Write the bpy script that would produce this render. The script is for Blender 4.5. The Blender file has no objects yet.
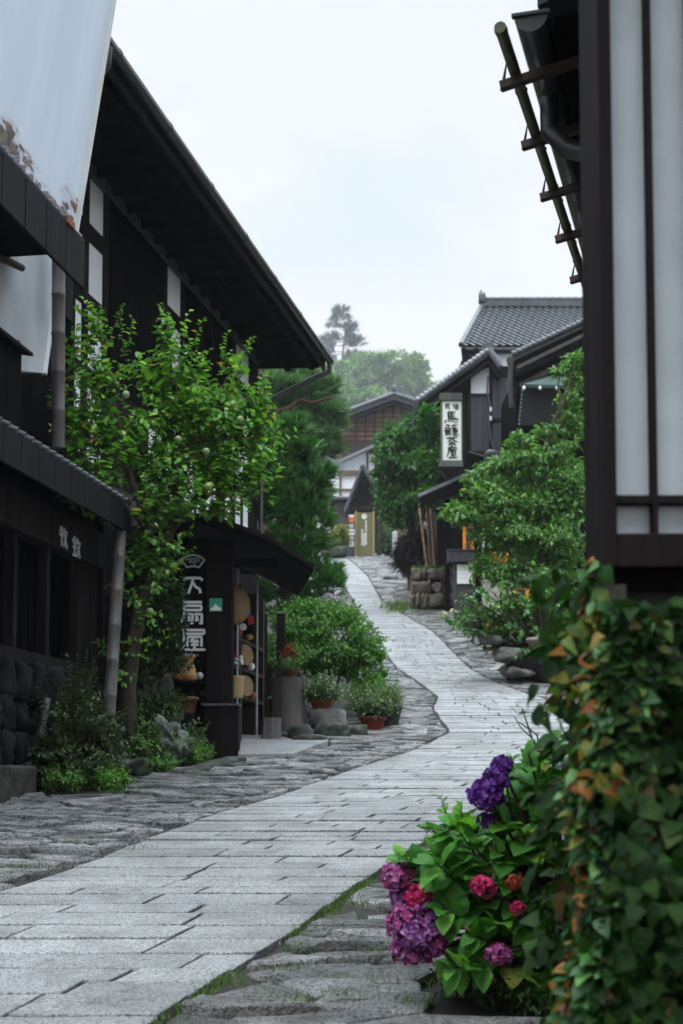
import bpy, math, random
import numpy as np
from mathutils import Vector, Matrix, noise as mnoise

random.seed(7)
rng = np.random.default_rng(7)
scene = bpy.context.scene
COL = scene.collection
PI = math.pi

# ------------------------------------------------------------------ camera model
FPX = 1400.0
PITCH = math.radians(4.0)
CP, SP = math.cos(PITCH), math.sin(PITCH)
HORIZON = 780.0
CY = 512 + (HORIZON - 512 - FPX * math.tan(PITCH))
EYE = 1.6


def kz(py):
    t = (CY - py) / FPX
    return (t * CP + SP) / (CP - t * SP)


def P(px, py, Y):
    """world point at depth Y seen at photo pixel px, py"""
    z = kz(py) * Y
    D = Y * CP + z * SP
    return Vector(((px - 341.5) * D / FPX, Y, EYE + z))


KNOT = [(-400, -30), (-60, -6.2), (0, 0), (16.6, 1.71), (20, 2.1), (24, 2.72), (26, 3.13), (33, 4.45), (41, 6.1), (52, 8.3), (67, 11.3),
        (80, 13.9), (97, 17.2), (105, 18.3), (120, 19.6), (140, 22), (180, 30), (300, 62), (420, 100), (600, 155), (800, 185), (1400, 200)]
_gy = np.arange(-400, 1200, 0.25)
_gz = np.interp(_gy, [a for a, b in KNOT], [b for a, b in KNOT])
_pad = np.pad(_gz, 6, mode='edge')
_gz = np.convolve(_pad, np.ones(13) / 13, mode='valid')


def zg(Y):
    return np.interp(Y, _gy, _gz)


def zf(Y):
    return float(zg(Y))


_ty = np.linspace(2.5, 99, 6000)
_tz = zg(_ty) - EYE
_tp = CY - FPX * (-_ty * SP + _tz * CP) / (_ty * CP + _tz * SP)


def GY(py):
    return float(np.interp(-py, -_tp, _ty))


def G(px, py):
    Y = GY(py)
    v = P(px, py, Y)
    v.z = zf(Y)
    return v


def GP(px, Y):
    """ground point at depth Y in the column px"""
    z = zf(Y)
    D = Y * CP + (z - EYE) * SP
    return Vector(((px - 341.5) * D / FPX, Y, z))


class Frame:
    """street aligned plan frame: s along, n to the right of the direction"""
    def __init__(self, o, d):
        l = math.hypot(*d)
        self.o = o
        self.u = (d[0] / l, d[1] / l)
        self.r = (self.u[1], -self.u[0])

    def pt(self, s, n, z):
        return Vector((self.o[0] + s * self.u[0] + n * self.r[0], self.o[1] + s * self.u[1] + n * self.r[1], z))

    def at(self, px, py, n=0.0):
        kk = kz(py)
        a = (px - 341.5) / FPX * (CP + kk * SP)
        ox = self.o[0] + n * self.r[0]
        oy = self.o[1] + n * self.r[1]
        S = (a * oy - ox) / (self.u[0] - a * self.u[1])
        return S, EYE + kk * (oy + S * self.u[1])


def FX(Y, x=0.0):
    return Frame((x, Y), (1, 0))     # frontal: s = x, n = towards the camera


# ------------------------------------------------------------------ mesh helpers
class MB:
    def __init__(self):
        self.v, self.f, self.s = [], [], []

    def add(self, vs, fs, smooth=False):
        b = len(self.v)
        self.v += [tuple(p) for p in vs]
        self.f += [tuple(i + b for i in f) for f in fs]
        self.s += [smooth] * len(fs)
        return self

    def hexa(self, c):
        """8 corners: bottom ring 0-3, top ring 4-7"""
        c = [Vector(q) for q in c]
        fs = [(3, 2, 1, 0), (4, 5, 6, 7), (0, 1, 5, 4), (1, 2, 6, 5), (2, 3, 7, 6), (3, 0, 4, 7)]
        if (c[1] - c[0]).cross(c[3] - c[0]).dot(c[4] - c[0]) < 0:
            fs = [tuple(reversed(f)) for f in fs]
        return self.add(c, fs)

    def box(self, F, s0, s1, n0, n1, z0, z1):
        c = [F.pt(s0, n0, z0), F.pt(s1, n0, z0), F.pt(s1, n1, z0), F.pt(s0, n1, z0),
             F.pt(s0, n0, z1), F.pt(s1, n0, z1), F.pt(s1, n1, z1), F.pt(s0, n1, z1)]
        return self.hexa(c)

    def beam(self, a, b, w, h, up=(0, 0, 1)):
        a, b = Vector(a), Vector(b)
        d = (b - a).normalized()
        r = d.cross(Vector(up))
        if r.length < 1e-4:
            r = d.cross(Vector((1, 0, 0)))
        r.normalize()
        q = r.cross(d)
        r *= w / 2
        q *= h / 2
        return self.hexa([a - r - q, a + r - q, b + r - q, b - r - q, a - r + q, a + r + q, b + r + q, b - r + q])

    def tube(self, pts, rad, n=8, caps=True, smooth=True):
        pts = [Vector(p) for p in pts]
        if not hasattr(rad, '__len__'):
            rad = [rad] * len(pts)
        vs, fs = [], []
        prev = None
        for i, p in enumerate(pts):
            d = (pts[min(i + 1, len(pts) - 1)] - pts[max(i - 1, 0)]).normalized()
            if prev is None:
                a = d.orthogonal().normalized()
            else:
                a = (prev - d * prev.dot(d)).normalized()
            prev = a
            b = d.cross(a)
            for k in range(n):
                t = 2 * PI * k / n
                vs.append(p + (a * math.cos(t) + b * math.sin(t)) * rad[i])
        for i in range(len(pts) - 1):
            for k in range(n):
                k2 = (k + 1) % n
                fs.append((i * n + k, i * n + k2, (i + 1) * n + k2, (i + 1) * n + k))
        self.add(vs, fs, smooth)
        if caps:
            m = len(pts) - 1
            self.add(vs[:n], [tuple(range(n - 1, -1, -1))])
            self.add(vs[m * n:], [tuple(range(n))])
        return self

    def prism(self, poly, ext):
        """poly: list of 3D points, ext: extrusion vector"""
        n = len(poly)
        e = Vector(ext)
        vs = [Vector(p) for p in poly] + [Vector(p) + e for p in poly]
        fs = [tuple(range(n)), tuple(range(2 * n - 1, n - 1, -1))]
        fs += [((i + 1) % n, i, i + n, (i + 1) % n + n) for i in range(n)]
        return self.add(vs, fs)

    def lathe(self, c, prof, n=20, axis=(0, 0, 1), smooth=True):
        """prof: (radius, height) along axis from c"""
        c = Vector(c)
        ax = Vector(axis).normalized()
        a = ax.orthogonal().normalized()
        b = ax.cross(a)
        vs, fs = [], []
        for r, h in prof:
            for k in range(n):
                t = 2 * PI * k / n
                vs.append(c + ax * h + (a * math.cos(t) + b * math.sin(t)) * r)
        for i in range(len(prof) - 1):
            for k in range(n):
                k2 = (k + 1) % n
                fs.append((i * n + k, i * n + k2, (i + 1) * n + k2, (i + 1) * n + k))
        self.add(vs, fs, smooth)
        self.add(vs[:n], [tuple(range(n - 1, -1, -1))])
        self.add(vs[-n:], [tuple(range(n))])
        return self

    def blob(self, c, r, seed=0, sub=2, rough=0.25, flat=True, boxy=4.5):
        """uneven rock"""
        import bmesh
        bm = bmesh.new()
        bmesh.ops.create_icosphere(bm, subdivisions=sub, radius=1)
        rr = np.random.default_rng(seed)
        ph = rr.uniform(0, 6.28, (5, 3))
        fr = rr.uniform(1.2, 4.0, (5, 3))
        vs = []
        for v in bm.verts:
            d = v.co
            fb = mnoise.fractal((d.x * 1.7 + seed, d.y * 1.7, d.z * 1.7), 0.7, 2.1, 6)
            q = sum(math.sin(fr[i][0] * d.x + ph[i][0]) * math.sin(fr[i][1] * d.y + ph[i][1]) * math.cos(fr[i][2] * d.z + ph[i][2]) for i in range(5))
            k = 1 + rough * (q * 0.3 + fb * 0.55)
            # squarish stones
            k *= 0.93 * (abs(d.x) ** boxy + abs(d.y) ** boxy + abs(d.z) ** boxy) ** (-1 / boxy)
            vs.append((c[0] + d.x * r[0] * k, c[1] + d.y * r[1] * k, c[2] + d.z * r[2] * k))
        fs = [tuple(v.index for v in f.verts) for f in bm.faces]
        bm.free()
        return self.add(vs, fs, not flat)

    def build(self, name, mat, parent=None, bevel=0, seg=1):
        return mesh_obj(name, np.array(self.v, dtype=np.float64).reshape(-1, 3), self.f, mat, parent, self.s, bevel, seg)


def mesh_obj(name, v, faces, mat, parent=None, smooth=None, bevel=0, seg=1):
    me = bpy.data.meshes.new(name)
    if parent is None:
        loc = Vector(((v[:, 0].min() + v[:, 0].max()) / 2, (v[:, 1].min() + v[:, 1].max()) / 2, v[:, 2].min()))
        base = loc
    else:
        loc = Vector((0, 0, 0))
        base = wloc(parent)
    vv = v - np.array(base)
    if isinstance(faces, np.ndarray):
        nf, k = faces.shape
        me.vertices.add(len(vv))
        me.vertices.foreach_set('co', vv.astype(np.float32).ravel())
        me.loops.add(nf * k)
        me.loops.foreach_set('vertex_index', faces.astype(np.int32).ravel())
        me.polygons.add(nf)
        me.polygons.foreach_set('loop_start', np.arange(0, nf * k, k, dtype=np.int32))
        me.update(calc_edges=True)
        me.validate()
    else:
        me.from_pydata([tuple(p) for p in vv], [], faces)
        if smooth is not None and any(smooth):
            me.polygons.foreach_set('use_smooth', smooth)
        me.update()
    me.materials.append(M[mat] if isinstance(mat, str) else mat)
    o = bpy.data.objects.new(name, me)
    COL.objects.link(o)
    if parent is None:
        o.location = loc
    else:
        o.parent = parent
    if bevel:
        b = o.modifiers.new('bevel', 'BEVEL')
        b.width = bevel
        b.segments = seg
        b.limit_method = 'ANGLE'
        b.angle_limit = math.radians(50)
    return o


def wloc(o):
    p = Vector((0, 0, 0))
    while o is not None:
        p += o.location
        o = o.parent
    return p


def thing(name, label, cat, loc, group=None):
    o = bpy.data.objects.new(name, None)
    o.empty_display_size = 0.1
    COL.objects.link(o)
    o.location = Vector(loc)
    return tag(o, label, cat, group)


def tag(o, label=None, cat=None, group=None, kind=None):
    if label:
        o['label'] = label
    if cat:
        o['category'] = cat
    if group:
        o['group'] = group
    if kind:
        o['kind'] = kind
    return o


def copy_thing(src, loc, label, group=None):
    r = src.copy()
    COL.objects.link(r)
    r.location = Vector(loc)
    r['label'] = label
    if group:
        r['group'] = group
    for ch in src.children:
        c = ch.copy()
        COL.objects.link(c)
        c.parent = r
    return r


# ------------------------------------------------------------------ materials
M = {}


def nt(name):
    m = bpy.data.materials.new(name)
    m.use_nodes = True
    t = m.node_tree
    bs = t.nodes['Principled BSDF']
    return m, t, bs


def N(t, typ, **kw):
    n = t.nodes.new(typ)
    for k, v in kw.items():
        if k.startswith('in_'):
            n.inputs[int(k[3:]) if k[3:].isdigit() else k[3:]].default_value = v
        else:
            setattr(n, k, v)
    return n


def ramp(t, fac, stops):
    r = t.nodes.new('ShaderNodeValToRGB')
    e = r.color_ramp.elements
    while len(e) > 1:
        e.remove(e[-1])
    e[0].position, e[0].color = stops[0][0], (*stops[0][1], 1)
    for p, c in stops[1:]:
        x = e.new(p)
        x.color = (*c, 1)
    t.links.new(fac, r.inputs['Fac'])
    return r.outputs['Color']


def coord(t, scale=(1, 1, 1), rot=(0, 0, 0)):
    g = t.nodes.new('ShaderNodeNewGeometry')
    mp = t.nodes.new('ShaderNodeMapping')
    mp.inputs['Scale'].default_value = scale
    mp.inputs['Rotation'].default_value = rot
    t.links.new(g.outputs['Position'], mp.inputs['Vector'])
    return mp.outputs['Vector']


def noise(t, vec, scale, detail=5, rough=0.6, out='Fac'):
    n = N(t, 'ShaderNodeTexNoise')
    n.inputs['Scale'].default_value = scale
    n.inputs['Detail'].default_value = detail
    n.inputs['Roughness'].default_value = rough
    t.links.new(vec, n.inputs['Vector'])
    return n.outputs[out]


def bump(t, bs, h, strength, dist=0.02):
    b = N(t, 'ShaderNodeBump')
    b.inputs['Strength'].default_value = strength
    b.inputs['Distance'].default_value = dist
    t.links.new(h, b.inputs['Height'])
    t.links.new(b.outputs['Normal'], bs.inputs['Normal'])


def mixc(t, fac, a, b, mode='MIX'):
    m = N(t, 'ShaderNodeMix', data_type='RGBA', blend_type=mode)
    for s, v in ((m.inputs['Factor'], fac), (m.inputs['A'], a), (m.inputs['B'], b)):
        pass
    ins = [i for i in m.inputs if i.enabled]
    for i, v in zip(ins, (fac, a, b)):
        if hasattr(v, 'is_output'):
            t.links.new(v, i)
        else:
            i.default_value = v if not isinstance(v, tuple) or len(v) == 4 else (*v, 1)
    return [o for o in m.outputs if o.enabled][0]


def simple(name, stops, scale=4, rough=0.6, stretch=(1, 1, 1), bmp=0.2, bscale=None, spec=0.4, detail=6, metal=0):
    m, t, bs = nt(name)
    v = coord(t, stretch)
    n = noise(t, v, scale, detail)
    t.links.new(ramp(t, n, stops), bs.inputs['Base Color'])
    bs.inputs['Roughness'].default_value = rough
    bs.inputs['Specular IOR Level'].default_value = spec
    bs.inputs['Metallic'].default_value = metal
    if bmp:
        bump(t, bs, noise(t, v, bscale or scale * 4, 6), bmp)
    M[name] = m
    return m


def wood(name, c1, c2, rough=0.65, scale=6, spec=0.3):
    """weathered vertical grain"""
    return simple(name, [(0.3, c1), (0.7, c2)], scale, rough, (1, 1, 0.12), 0.35, scale * 3, spec)


wood('dark_wood', (0.005, 0.0036, 0.0042), (0.018, 0.0125, 0.0125), 0.8, 6, 0.08)
wood('black_wood', (0.0022, 0.002, 0.0028), (0.0065, 0.0055, 0.006), 0.85, 6, 0.03)
wood('shelf_wood', (0.014, 0.009, 0.008), (0.035, 0.022, 0.018), 0.7)
wood('brown_wood', (0.022, 0.014, 0.012), (0.06, 0.035, 0.026), 0.6)
wood('grey_wood', (0.07, 0.065, 0.065), (0.2, 0.18, 0.17), 0.8)
wood('eave_wood', (0.005, 0.0045, 0.006), (0.014, 0.012, 0.0135), 0.75, 6, 0.12)
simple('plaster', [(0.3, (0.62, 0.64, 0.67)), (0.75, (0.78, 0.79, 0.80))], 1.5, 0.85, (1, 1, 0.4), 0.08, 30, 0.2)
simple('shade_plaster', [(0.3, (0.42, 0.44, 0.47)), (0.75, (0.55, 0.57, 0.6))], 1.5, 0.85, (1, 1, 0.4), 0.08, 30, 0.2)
simple('tile', [(0.25, (0.035, 0.038, 0.046)), (0.7, (0.11, 0.115, 0.13))], 5, 0.42, (1, 1, 1), 0.15, 20, 0.5)
simple('old_tile', [(0.25, (0.02, 0.021, 0.025)), (0.7, (0.06, 0.062, 0.07))], 5, 0.5, (1, 1, 1), 0.15, 20, 0.5)
simple('pale_tile', [(0.25, (0.09, 0.095, 0.11)), (0.7, (0.22, 0.23, 0.25))], 5, 0.42, (1, 1, 1), 0.15, 20, 0.5)
simple('metal', [(0.3, (0.015, 0.016, 0.019)), (0.7, (0.035, 0.037, 0.042))], 3, 0.35, (1, 1, 1), 0.05, 20, 0.6)
simple('grey_metal', [(0.3, (0.25, 0.27, 0.3)), (0.7, (0.4, 0.42, 0.45))], 5, 0.4, (1, 1, 1), 0.05, 20, 0.6)
simple('bamboo_grey', [(0.3, (0.05, 0.046, 0.048)), (0.52, (0.10, 0.09, 0.092)), (0.7, (0.14, 0.10, 0.075))], 3, 0.5, (6, 6, 0.5), 0.12, 12, 0.4)
simple('bamboo_brown', [(0.3, (0.10, 0.05, 0.025)), (0.55, (0.24, 0.13, 0.06)), (0.8, (0.36, 0.22, 0.10))], 3, 0.45, (6, 6, 0.5), 0.12, 12, 0.4)
simple('bamboo_green', [(0.3, (0.045, 0.055, 0.018)), (0.6, (0.11, 0.115, 0.04)), (0.8, (0.15, 0.14, 0.06))], 3, 0.45, (3, 3, 3), 0.12, 12, 0.4)
simple('bark', [(0.3, (0.02, 0.015, 0.011)), (0.7, (0.075, 0.06, 0.045))], 9, 0.9, (1, 1, 0.3), 0.6, 20, 0.15)
simple('red_bark', [(0.3, (0.03, 0.016, 0.012)), (0.7, (0.12, 0.06, 0.045))], 9, 0.9, (1, 1, 0.3), 0.6, 20, 0.15)
simple('rock', [(0.3, (0.045, 0.047, 0.045)), (0.5, (0.12, 0.12, 0.115)), (0.75, (0.24, 0.24, 0.23))], 5, 0.8, (1, 1, 1), 0.6, 16, 0.3)
simple('moss_rock', [(0.35, (0.010, 0.016, 0.008)), (0.5, (0.035, 0.04, 0.03)), (0.7, (0.11, 0.11, 0.105))], 7, 0.85, (1, 1, 1), 0.6, 16, 0.3)
simple('dark_rock', [(0.3, (0.003, 0.003, 0.0035)), (0.6, (0.014, 0.0135, 0.014)), (0.8, (0.035, 0.033, 0.03))], 5, 0.9, (1, 1, 1), 0.8, 14, 0.08)
simple('brown_rock', [(0.3, (0.035, 0.03, 0.025)), (0.5, (0.11, 0.09, 0.07)), (0.75, (0.2, 0.17, 0.13))], 4, 0.85, (1, 1, 1), 0.6, 16, 0.3)
simple('terracotta', [(0.3, (0.14, 0.045, 0.02)), (0.7, (0.26, 0.09, 0.045))], 6, 0.8)
simple('red_pot', [(0.3, (0.13, 0.02, 0.012)), (0.7, (0.22, 0.04, 0.025))], 6, 0.6)
simple('dark_pot', [(0.3, (0.012, 0.012, 0.014)), (0.7, (0.03, 0.03, 0.033))], 6, 0.5)
simple('beige_pot', [(0.3, (0.25, 0.2, 0.15)), (0.7, (0.4, 0.33, 0.25))], 6, 0.8)
simple('white_paint', [(0.2, (0.62, 0.62, 0.6)), (0.8, (0.8, 0.8, 0.78))], 8, 0.6, bmp=0.03)
simple('sign_white', [(0.2, (0.66, 0.68, 0.62)), (0.8, (0.82, 0.82, 0.76))], 3, 0.6, bmp=0.03)
simple('ink', [(0.2, (0.006, 0.006, 0.007)), (0.8, (0.012, 0.012, 0.013))], 8, 0.6, bmp=0)
simple('teal_paint', [(0.2, (0.02, 0.22, 0.15)), (0.8, (0.05, 0.3, 0.22))], 8, 0.4, bmp=0)
simple('straw', [(0.35, (0.14, 0.08, 0.035)), (0.65, (0.34, 0.22, 0.10))], 30, 0.75, (1, 1, 3), 0.5, 60)
simple('wicker', [(0.3, (0.22, 0.13, 0.06)), (0.7, (0.5, 0.35, 0.18))], 40, 0.75, (1, 1, 2), 0.6, 60)
simple('clay_vase', [(0.3, (0.28, 0.13, 0.045)), (0.7, (0.45, 0.24, 0.09))], 10, 0.5)
simple('red_paint', [(0.2, (0.45, 0.02, 0.015)), (0.8, (0.55, 0.04, 0.02))], 8, 0.5, bmp=0)
simple('orange_cloth', [(0.3, (0.55, 0.16, 0.02)), (0.7, (0.7, 0.26, 0.04))], 8, 0.8, bmp=0.1)
simple('blue_paint', [(0.2, (0.03, 0.13, 0.45)), (0.8, (0.05, 0.2, 0.55))], 8, 0.5, bmp=0)
simple('olive_paint', [(0.3, (0.11, 0.10, 0.035)), (0.7, (0.16, 0.14, 0.055))], 6, 0.6)
simple('olive_light', [(0.3, (0.20, 0.20, 0.07)), (0.7, (0.27, 0.26, 0.1))], 6, 0.6)
simple('green_canvas', [(0.3, (0.008, 0.028, 0.02)), (0.7, (0.013, 0.042, 0.031))], 6, 0.7)
simple('brown_planks', [(0.3, (0.06, 0.028, 0.018)), (0.5, (0.16, 0.075, 0.045)), (0.7, (0.34, 0.18, 0.11))], 1.3, 0.8, (0.25, 0.25, 6), 0.3, 20)
simple('timber_brown', [(0.3, (0.08, 0.045, 0.03)), (0.7, (0.16, 0.1, 0.065))], 4, 0.8, (1, 1, 0.3))
simple('fruit_green', [(0.3, (0.12, 0.2, 0.06)), (0.7, (0.22, 0.32, 0.11))], 10, 0.45, bmp=0.02)
simple('beige_wall', [(0.3, (0.3, 0.27, 0.24)), (0.7, (0.4, 0.37, 0.34))], 3, 0.85)
simple('soil', [(0.3, (0.012, 0.011, 0.009)), (0.55, (0.03, 0.027, 0.022)), (0.75, (0.03, 0.04, 0.014))], 3, 0.9, (1, 1, 1), 0.5, 30)
simple('hill_ground', [(0.3, (0.02, 0.035, 0.012)), (0.7, (0.05, 0.07, 0.025))], 0.3, 0.95, (1, 1, 1), 0.4, 3)
simple('glass_bulb', [(0.3, (0.7, 0.7, 0.66)), (0.7, (0.8, 0.8, 0.76))], 8, 0.2, bmp=0)


def make_slab(name, c_dark, c_mid, c_lite, big=0.9, speck=70, rough=(0.38, 0.6), isl=0.25, bmp=0.35, moss=False):
    m, t, bs = nt(name)
    v = coord(t)
    a = ramp(t, noise(t, v, big, 6), [(0.3, c_dark), (0.5, c_mid), (0.72, c_lite)])
    sp = ramp(t, noise(t, v, speck, 3, 0.8), [(0.38, (0.13, 0.13, 0.14)), (0.47, (0.74, 0.74, 0.74)), (0.6, (1.2, 1.2, 1.2))])
    c = mixc(t, 1.0, a, sp, 'MULTIPLY')
    g = t.nodes.new('ShaderNodeNewGeometry')
    ri = ramp(t, g.outputs['Random Per Island'], [(0, (1 - isl,) * 3), (1, (1 + isl * 0.6,) * 3)])
    c = mixc(t, 1.0, c, ri, 'MULTIPLY')
    # dirt patches
    d = ramp(t, noise(t, v, 2.7, 8, 0.7), [(0.46, (1, 1, 1)), (0.66, (0.55, 0.54, 0.52))])
    c = mixc(t, 0.8, c, d, 'MULTIPLY')
    if moss:
        mm = ramp(t, noise(t, v, 3.3, 8, 0.75), [(0.56, (0, 0, 0)), (0.68, (1, 1, 1))])
        c = mixc(t, mm, c, (0.045, 0.05, 0.028, 1))
    t.links.new(c, bs.inputs['Base Color'])
    r = N(t, 'ShaderNodeMapRange')
    r.inputs['To Min'].default_value, r.inputs['To Max'].default_value = rough
    t.links.new(noise(t, v, 1.7, 5), r.inputs['Value'])
    t.links.new(r.outputs['Result'], bs.inputs['Roughness'])
    bs.inputs['Specular IOR Level'].default_value = 0.5
    h = N(t, 'ShaderNodeMath', operation='ADD')
    t.links.new(noise(t, v, 55, 5, 0.7), h.inputs[0])
    h2 = N(t, 'ShaderNodeMath', operation='MULTIPLY')
    h2.inputs[1].default_value = 2.5
    t.links.new(noise(t, v, 7, 5, 0.6), h2.inputs[0])
    t.links.new(h2.outputs[0], h.inputs[1])
    bump(t, bs, h.outputs[0], bmp, 0.02)
    M[name] = m


make_slab('granite', (0.24, 0.241, 0.243), (0.325, 0.325, 0.327), (0.41, 0.41, 0.41), isl=0.16, bmp=0.6)
make_slab('rubble', (0.10, 0.10, 0.10), (0.24, 0.235, 0.232), (0.42, 0.415, 0.41), 2.6, 60, (0.22, 0.55), 0.5, 1.0, True)


def leafmat(name, stops, rough=0.42, spec=0.35, trans=0.3, tcol=None, var=0):
    m, t, bs = nt(name)
    g = t.nodes.new('ShaderNodeNewGeometry')
    c = ramp(t, g.outputs['Random Per Island'], stops)
    if var:
        vc = coord(t)
        c = mixc(t, 1.0, c, ramp(t, noise(t, vc, var, 6, .7), [(.3, (.55, .55, .5)), (.5, (1, 1, 1)), (.7, (1.3, 1.2, 1.1))]), 'MULTIPLY')
        bump(t, bs, noise(t, vc, var * 2.5, 4), .5, .01)
    t.links.new(c, bs.inputs['Base Color'])
    bs.inputs['Roughness'].default_value = rough
    bs.inputs['Specular IOR Level'].default_value = spec
    tr = N(t, 'ShaderNodeBsdfTranslucent')
    tc = mixc(t, 1.0, c, (*(tcol or (1.5, 1.6, 0.7)), 1), 'MULTIPLY')
    t.links.new(tc, tr.inputs['Color'])
    mx = N(t, 'ShaderNodeMixShader')
    mx.inputs[0].default_value = trans
    t.links.new(bs.outputs[0], mx.inputs[1])
    t.links.new(tr.outputs[0], mx.inputs[2])
    t.links.new(mx.outputs[0], t.nodes['Material Output'].inputs['Surface'])
    M[name] = m


leafmat('leaf_plum', [(0, (0.045, 0.14, 0.022)), (0.5, (0.10, 0.26, 0.045)), (0.9, (0.18, 0.37, 0.07)), (0.985, (0.3, 0.42, 0.09)), (1, (0.3, 0.06, 0.03))], trans=0.35)
leafmat('leaf_bush', [(0, (0.033, 0.112, 0.016)), (0.6, (0.072, 0.197, 0.029)), (1, (0.144, 0.289, 0.046))])
leafmat('leaf_dark', [(0, (0.017, 0.067, 0.017)), (0.6, (0.041, 0.133, 0.030)), (1, (0.094, 0.228, 0.046))])
leafmat('leaf_mid', [(0, (0.040, 0.116, 0.026)), (0.6, (0.090, 0.214, 0.048)), (1, (0.202, 0.357, 0.089))])
leafmat('leaf_broad', [(0, (0.028, 0.098, 0.021)), (0.6, (0.063, 0.182, 0.035)), (0.95, (0.112, 0.252, 0.042)), (1, (0.350, 0.196, 0.042))], rough=0.32, spec=0.5)
leafmat('leaf_pale', [(0, (0.035, 0.08, 0.03)), (0.6, (0.08, 0.14, 0.055)), (1, (0.2, 0.25, 0.14))])
leafmat('leaf_yellow', [(0, (0.09, 0.12, 0.015)), (0.6, (0.16, 0.19, 0.03)), (1, (0.22, 0.25, 0.05))])
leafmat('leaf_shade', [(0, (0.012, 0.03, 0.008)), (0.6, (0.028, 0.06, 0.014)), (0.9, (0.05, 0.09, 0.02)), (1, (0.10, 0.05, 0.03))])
leafmat('leaf_hydrangea', [(0, (0.035, 0.142, 0.018)), (0.6, (0.078, 0.255, 0.036)), (0.93, (0.157, 0.377, 0.054)), (1, (0.278, 0.226, 0.054))], rough=0.5, spec=0.28, var=38)
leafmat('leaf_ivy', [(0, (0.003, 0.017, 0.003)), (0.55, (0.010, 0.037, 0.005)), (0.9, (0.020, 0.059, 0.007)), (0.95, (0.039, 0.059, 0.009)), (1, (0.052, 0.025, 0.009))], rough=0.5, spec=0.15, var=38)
leafmat('leaf_ivy_dry', [(0, (0.032, 0.080, 0.016)), (0.35, (0.096, 0.144, 0.029)), (0.5, (0.176, 0.160, 0.035)), (0.65, (0.272, 0.120, 0.035)), (0.85, (0.192, 0.058, 0.029)), (1, (0.160, 0.099, 0.067))], var=38, spec=0.15)
leafmat('leaf_purple', [(0, (0.012, 0.008, 0.009)), (0.7, (0.03, 0.018, 0.018)), (1, (0.055, 0.035, 0.028))], tcol=(1, 0.8, 0.7))
leafmat('needle', [(0, (0.018, 0.081, 0.021)), (0.6, (0.054, 0.174, 0.040)), (1, (0.130, 0.278, 0.073))], trans=0.2)
leafmat('needle_old', [(0, (0.048, 0.121, 0.060)), (0.7, (0.118, 0.228, 0.101)), (1, (0.237, 0.332, 0.170))], trans=0.2)
leafmat('needle_far', [(0, (0.012, 0.025, 0.015)), (1, (0.035, 0.055, 0.03))], trans=0.15)
leafmat('leaf_far', [(0, (0.057, 0.130, 0.035)), (0.6, (0.115, 0.221, 0.060)), (1, (0.218, 0.338, 0.110))])
leafmat('grass_blade', [(0, (0.03, 0.09, 0.012)), (0.7, (0.07, 0.15, 0.02)), (1, (0.16, 0.19, 0.05))])
leafmat('petal_purple', [(0, (0.04, 0.006, 0.11)), (0.5, (0.10, 0.018, 0.20)), (0.85, (0.19, 0.06, 0.34)), (1, (0.3, 0.15, 0.46))], rough=0.6, spec=0.2, tcol=(1.2, 1, 1.2))
leafmat('petal_pink', [(0, (0.15, 0.015, 0.085)), (0.4, (0.33, 0.045, 0.18)), (0.7, (0.42, 0.12, 0.30)), (0.85, (0.3, 0.1, 0.36)), (1, (0.55, 0.25, 0.46))], rough=0.6, spec=0.2, tcol=(1.2, 1, 1.2))
leafmat('petal_lilac', [(0, (0.14, 0.03, 0.16)), (0.4, (0.26, 0.08, 0.30)), (0.75, (0.38, 0.17, 0.42)), (1, (0.5, 0.28, 0.5))], rough=0.6, spec=0.2, tcol=(1.2, 1, 1.2))
leafmat('petal_red', [(0, (0.32, 0.01, 0.05)), (0.5, (0.5, 0.02, 0.12)), (1, (0.6, 0.08, 0.2))], rough=0.6, spec=0.2, tcol=(1.2, 1, 1.2))
simple('petal_core', [(.3, (.03, .006, .03)), (.7, (.06, .01, .05))], 8, .9, bmp=0)
leafmat('petal_pale', [(0, (0.3, 0.26, 0.36)), (0.5, (0.45, 0.42, 0.45)), (1, (0.5, 0.5, 0.42))], rough=0.6, spec=0.2, tcol=(1.2, 1, 1.2))
leafmat('petal_rust', [(0, (0.3, 0.03, 0.02)), (0.5, (0.35, 0.06, 0.03)), (1, (0.08, 0.1, 0.03))], rough=0.6, spec=0.2, tcol=(1.2, 1, 1.2))


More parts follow.
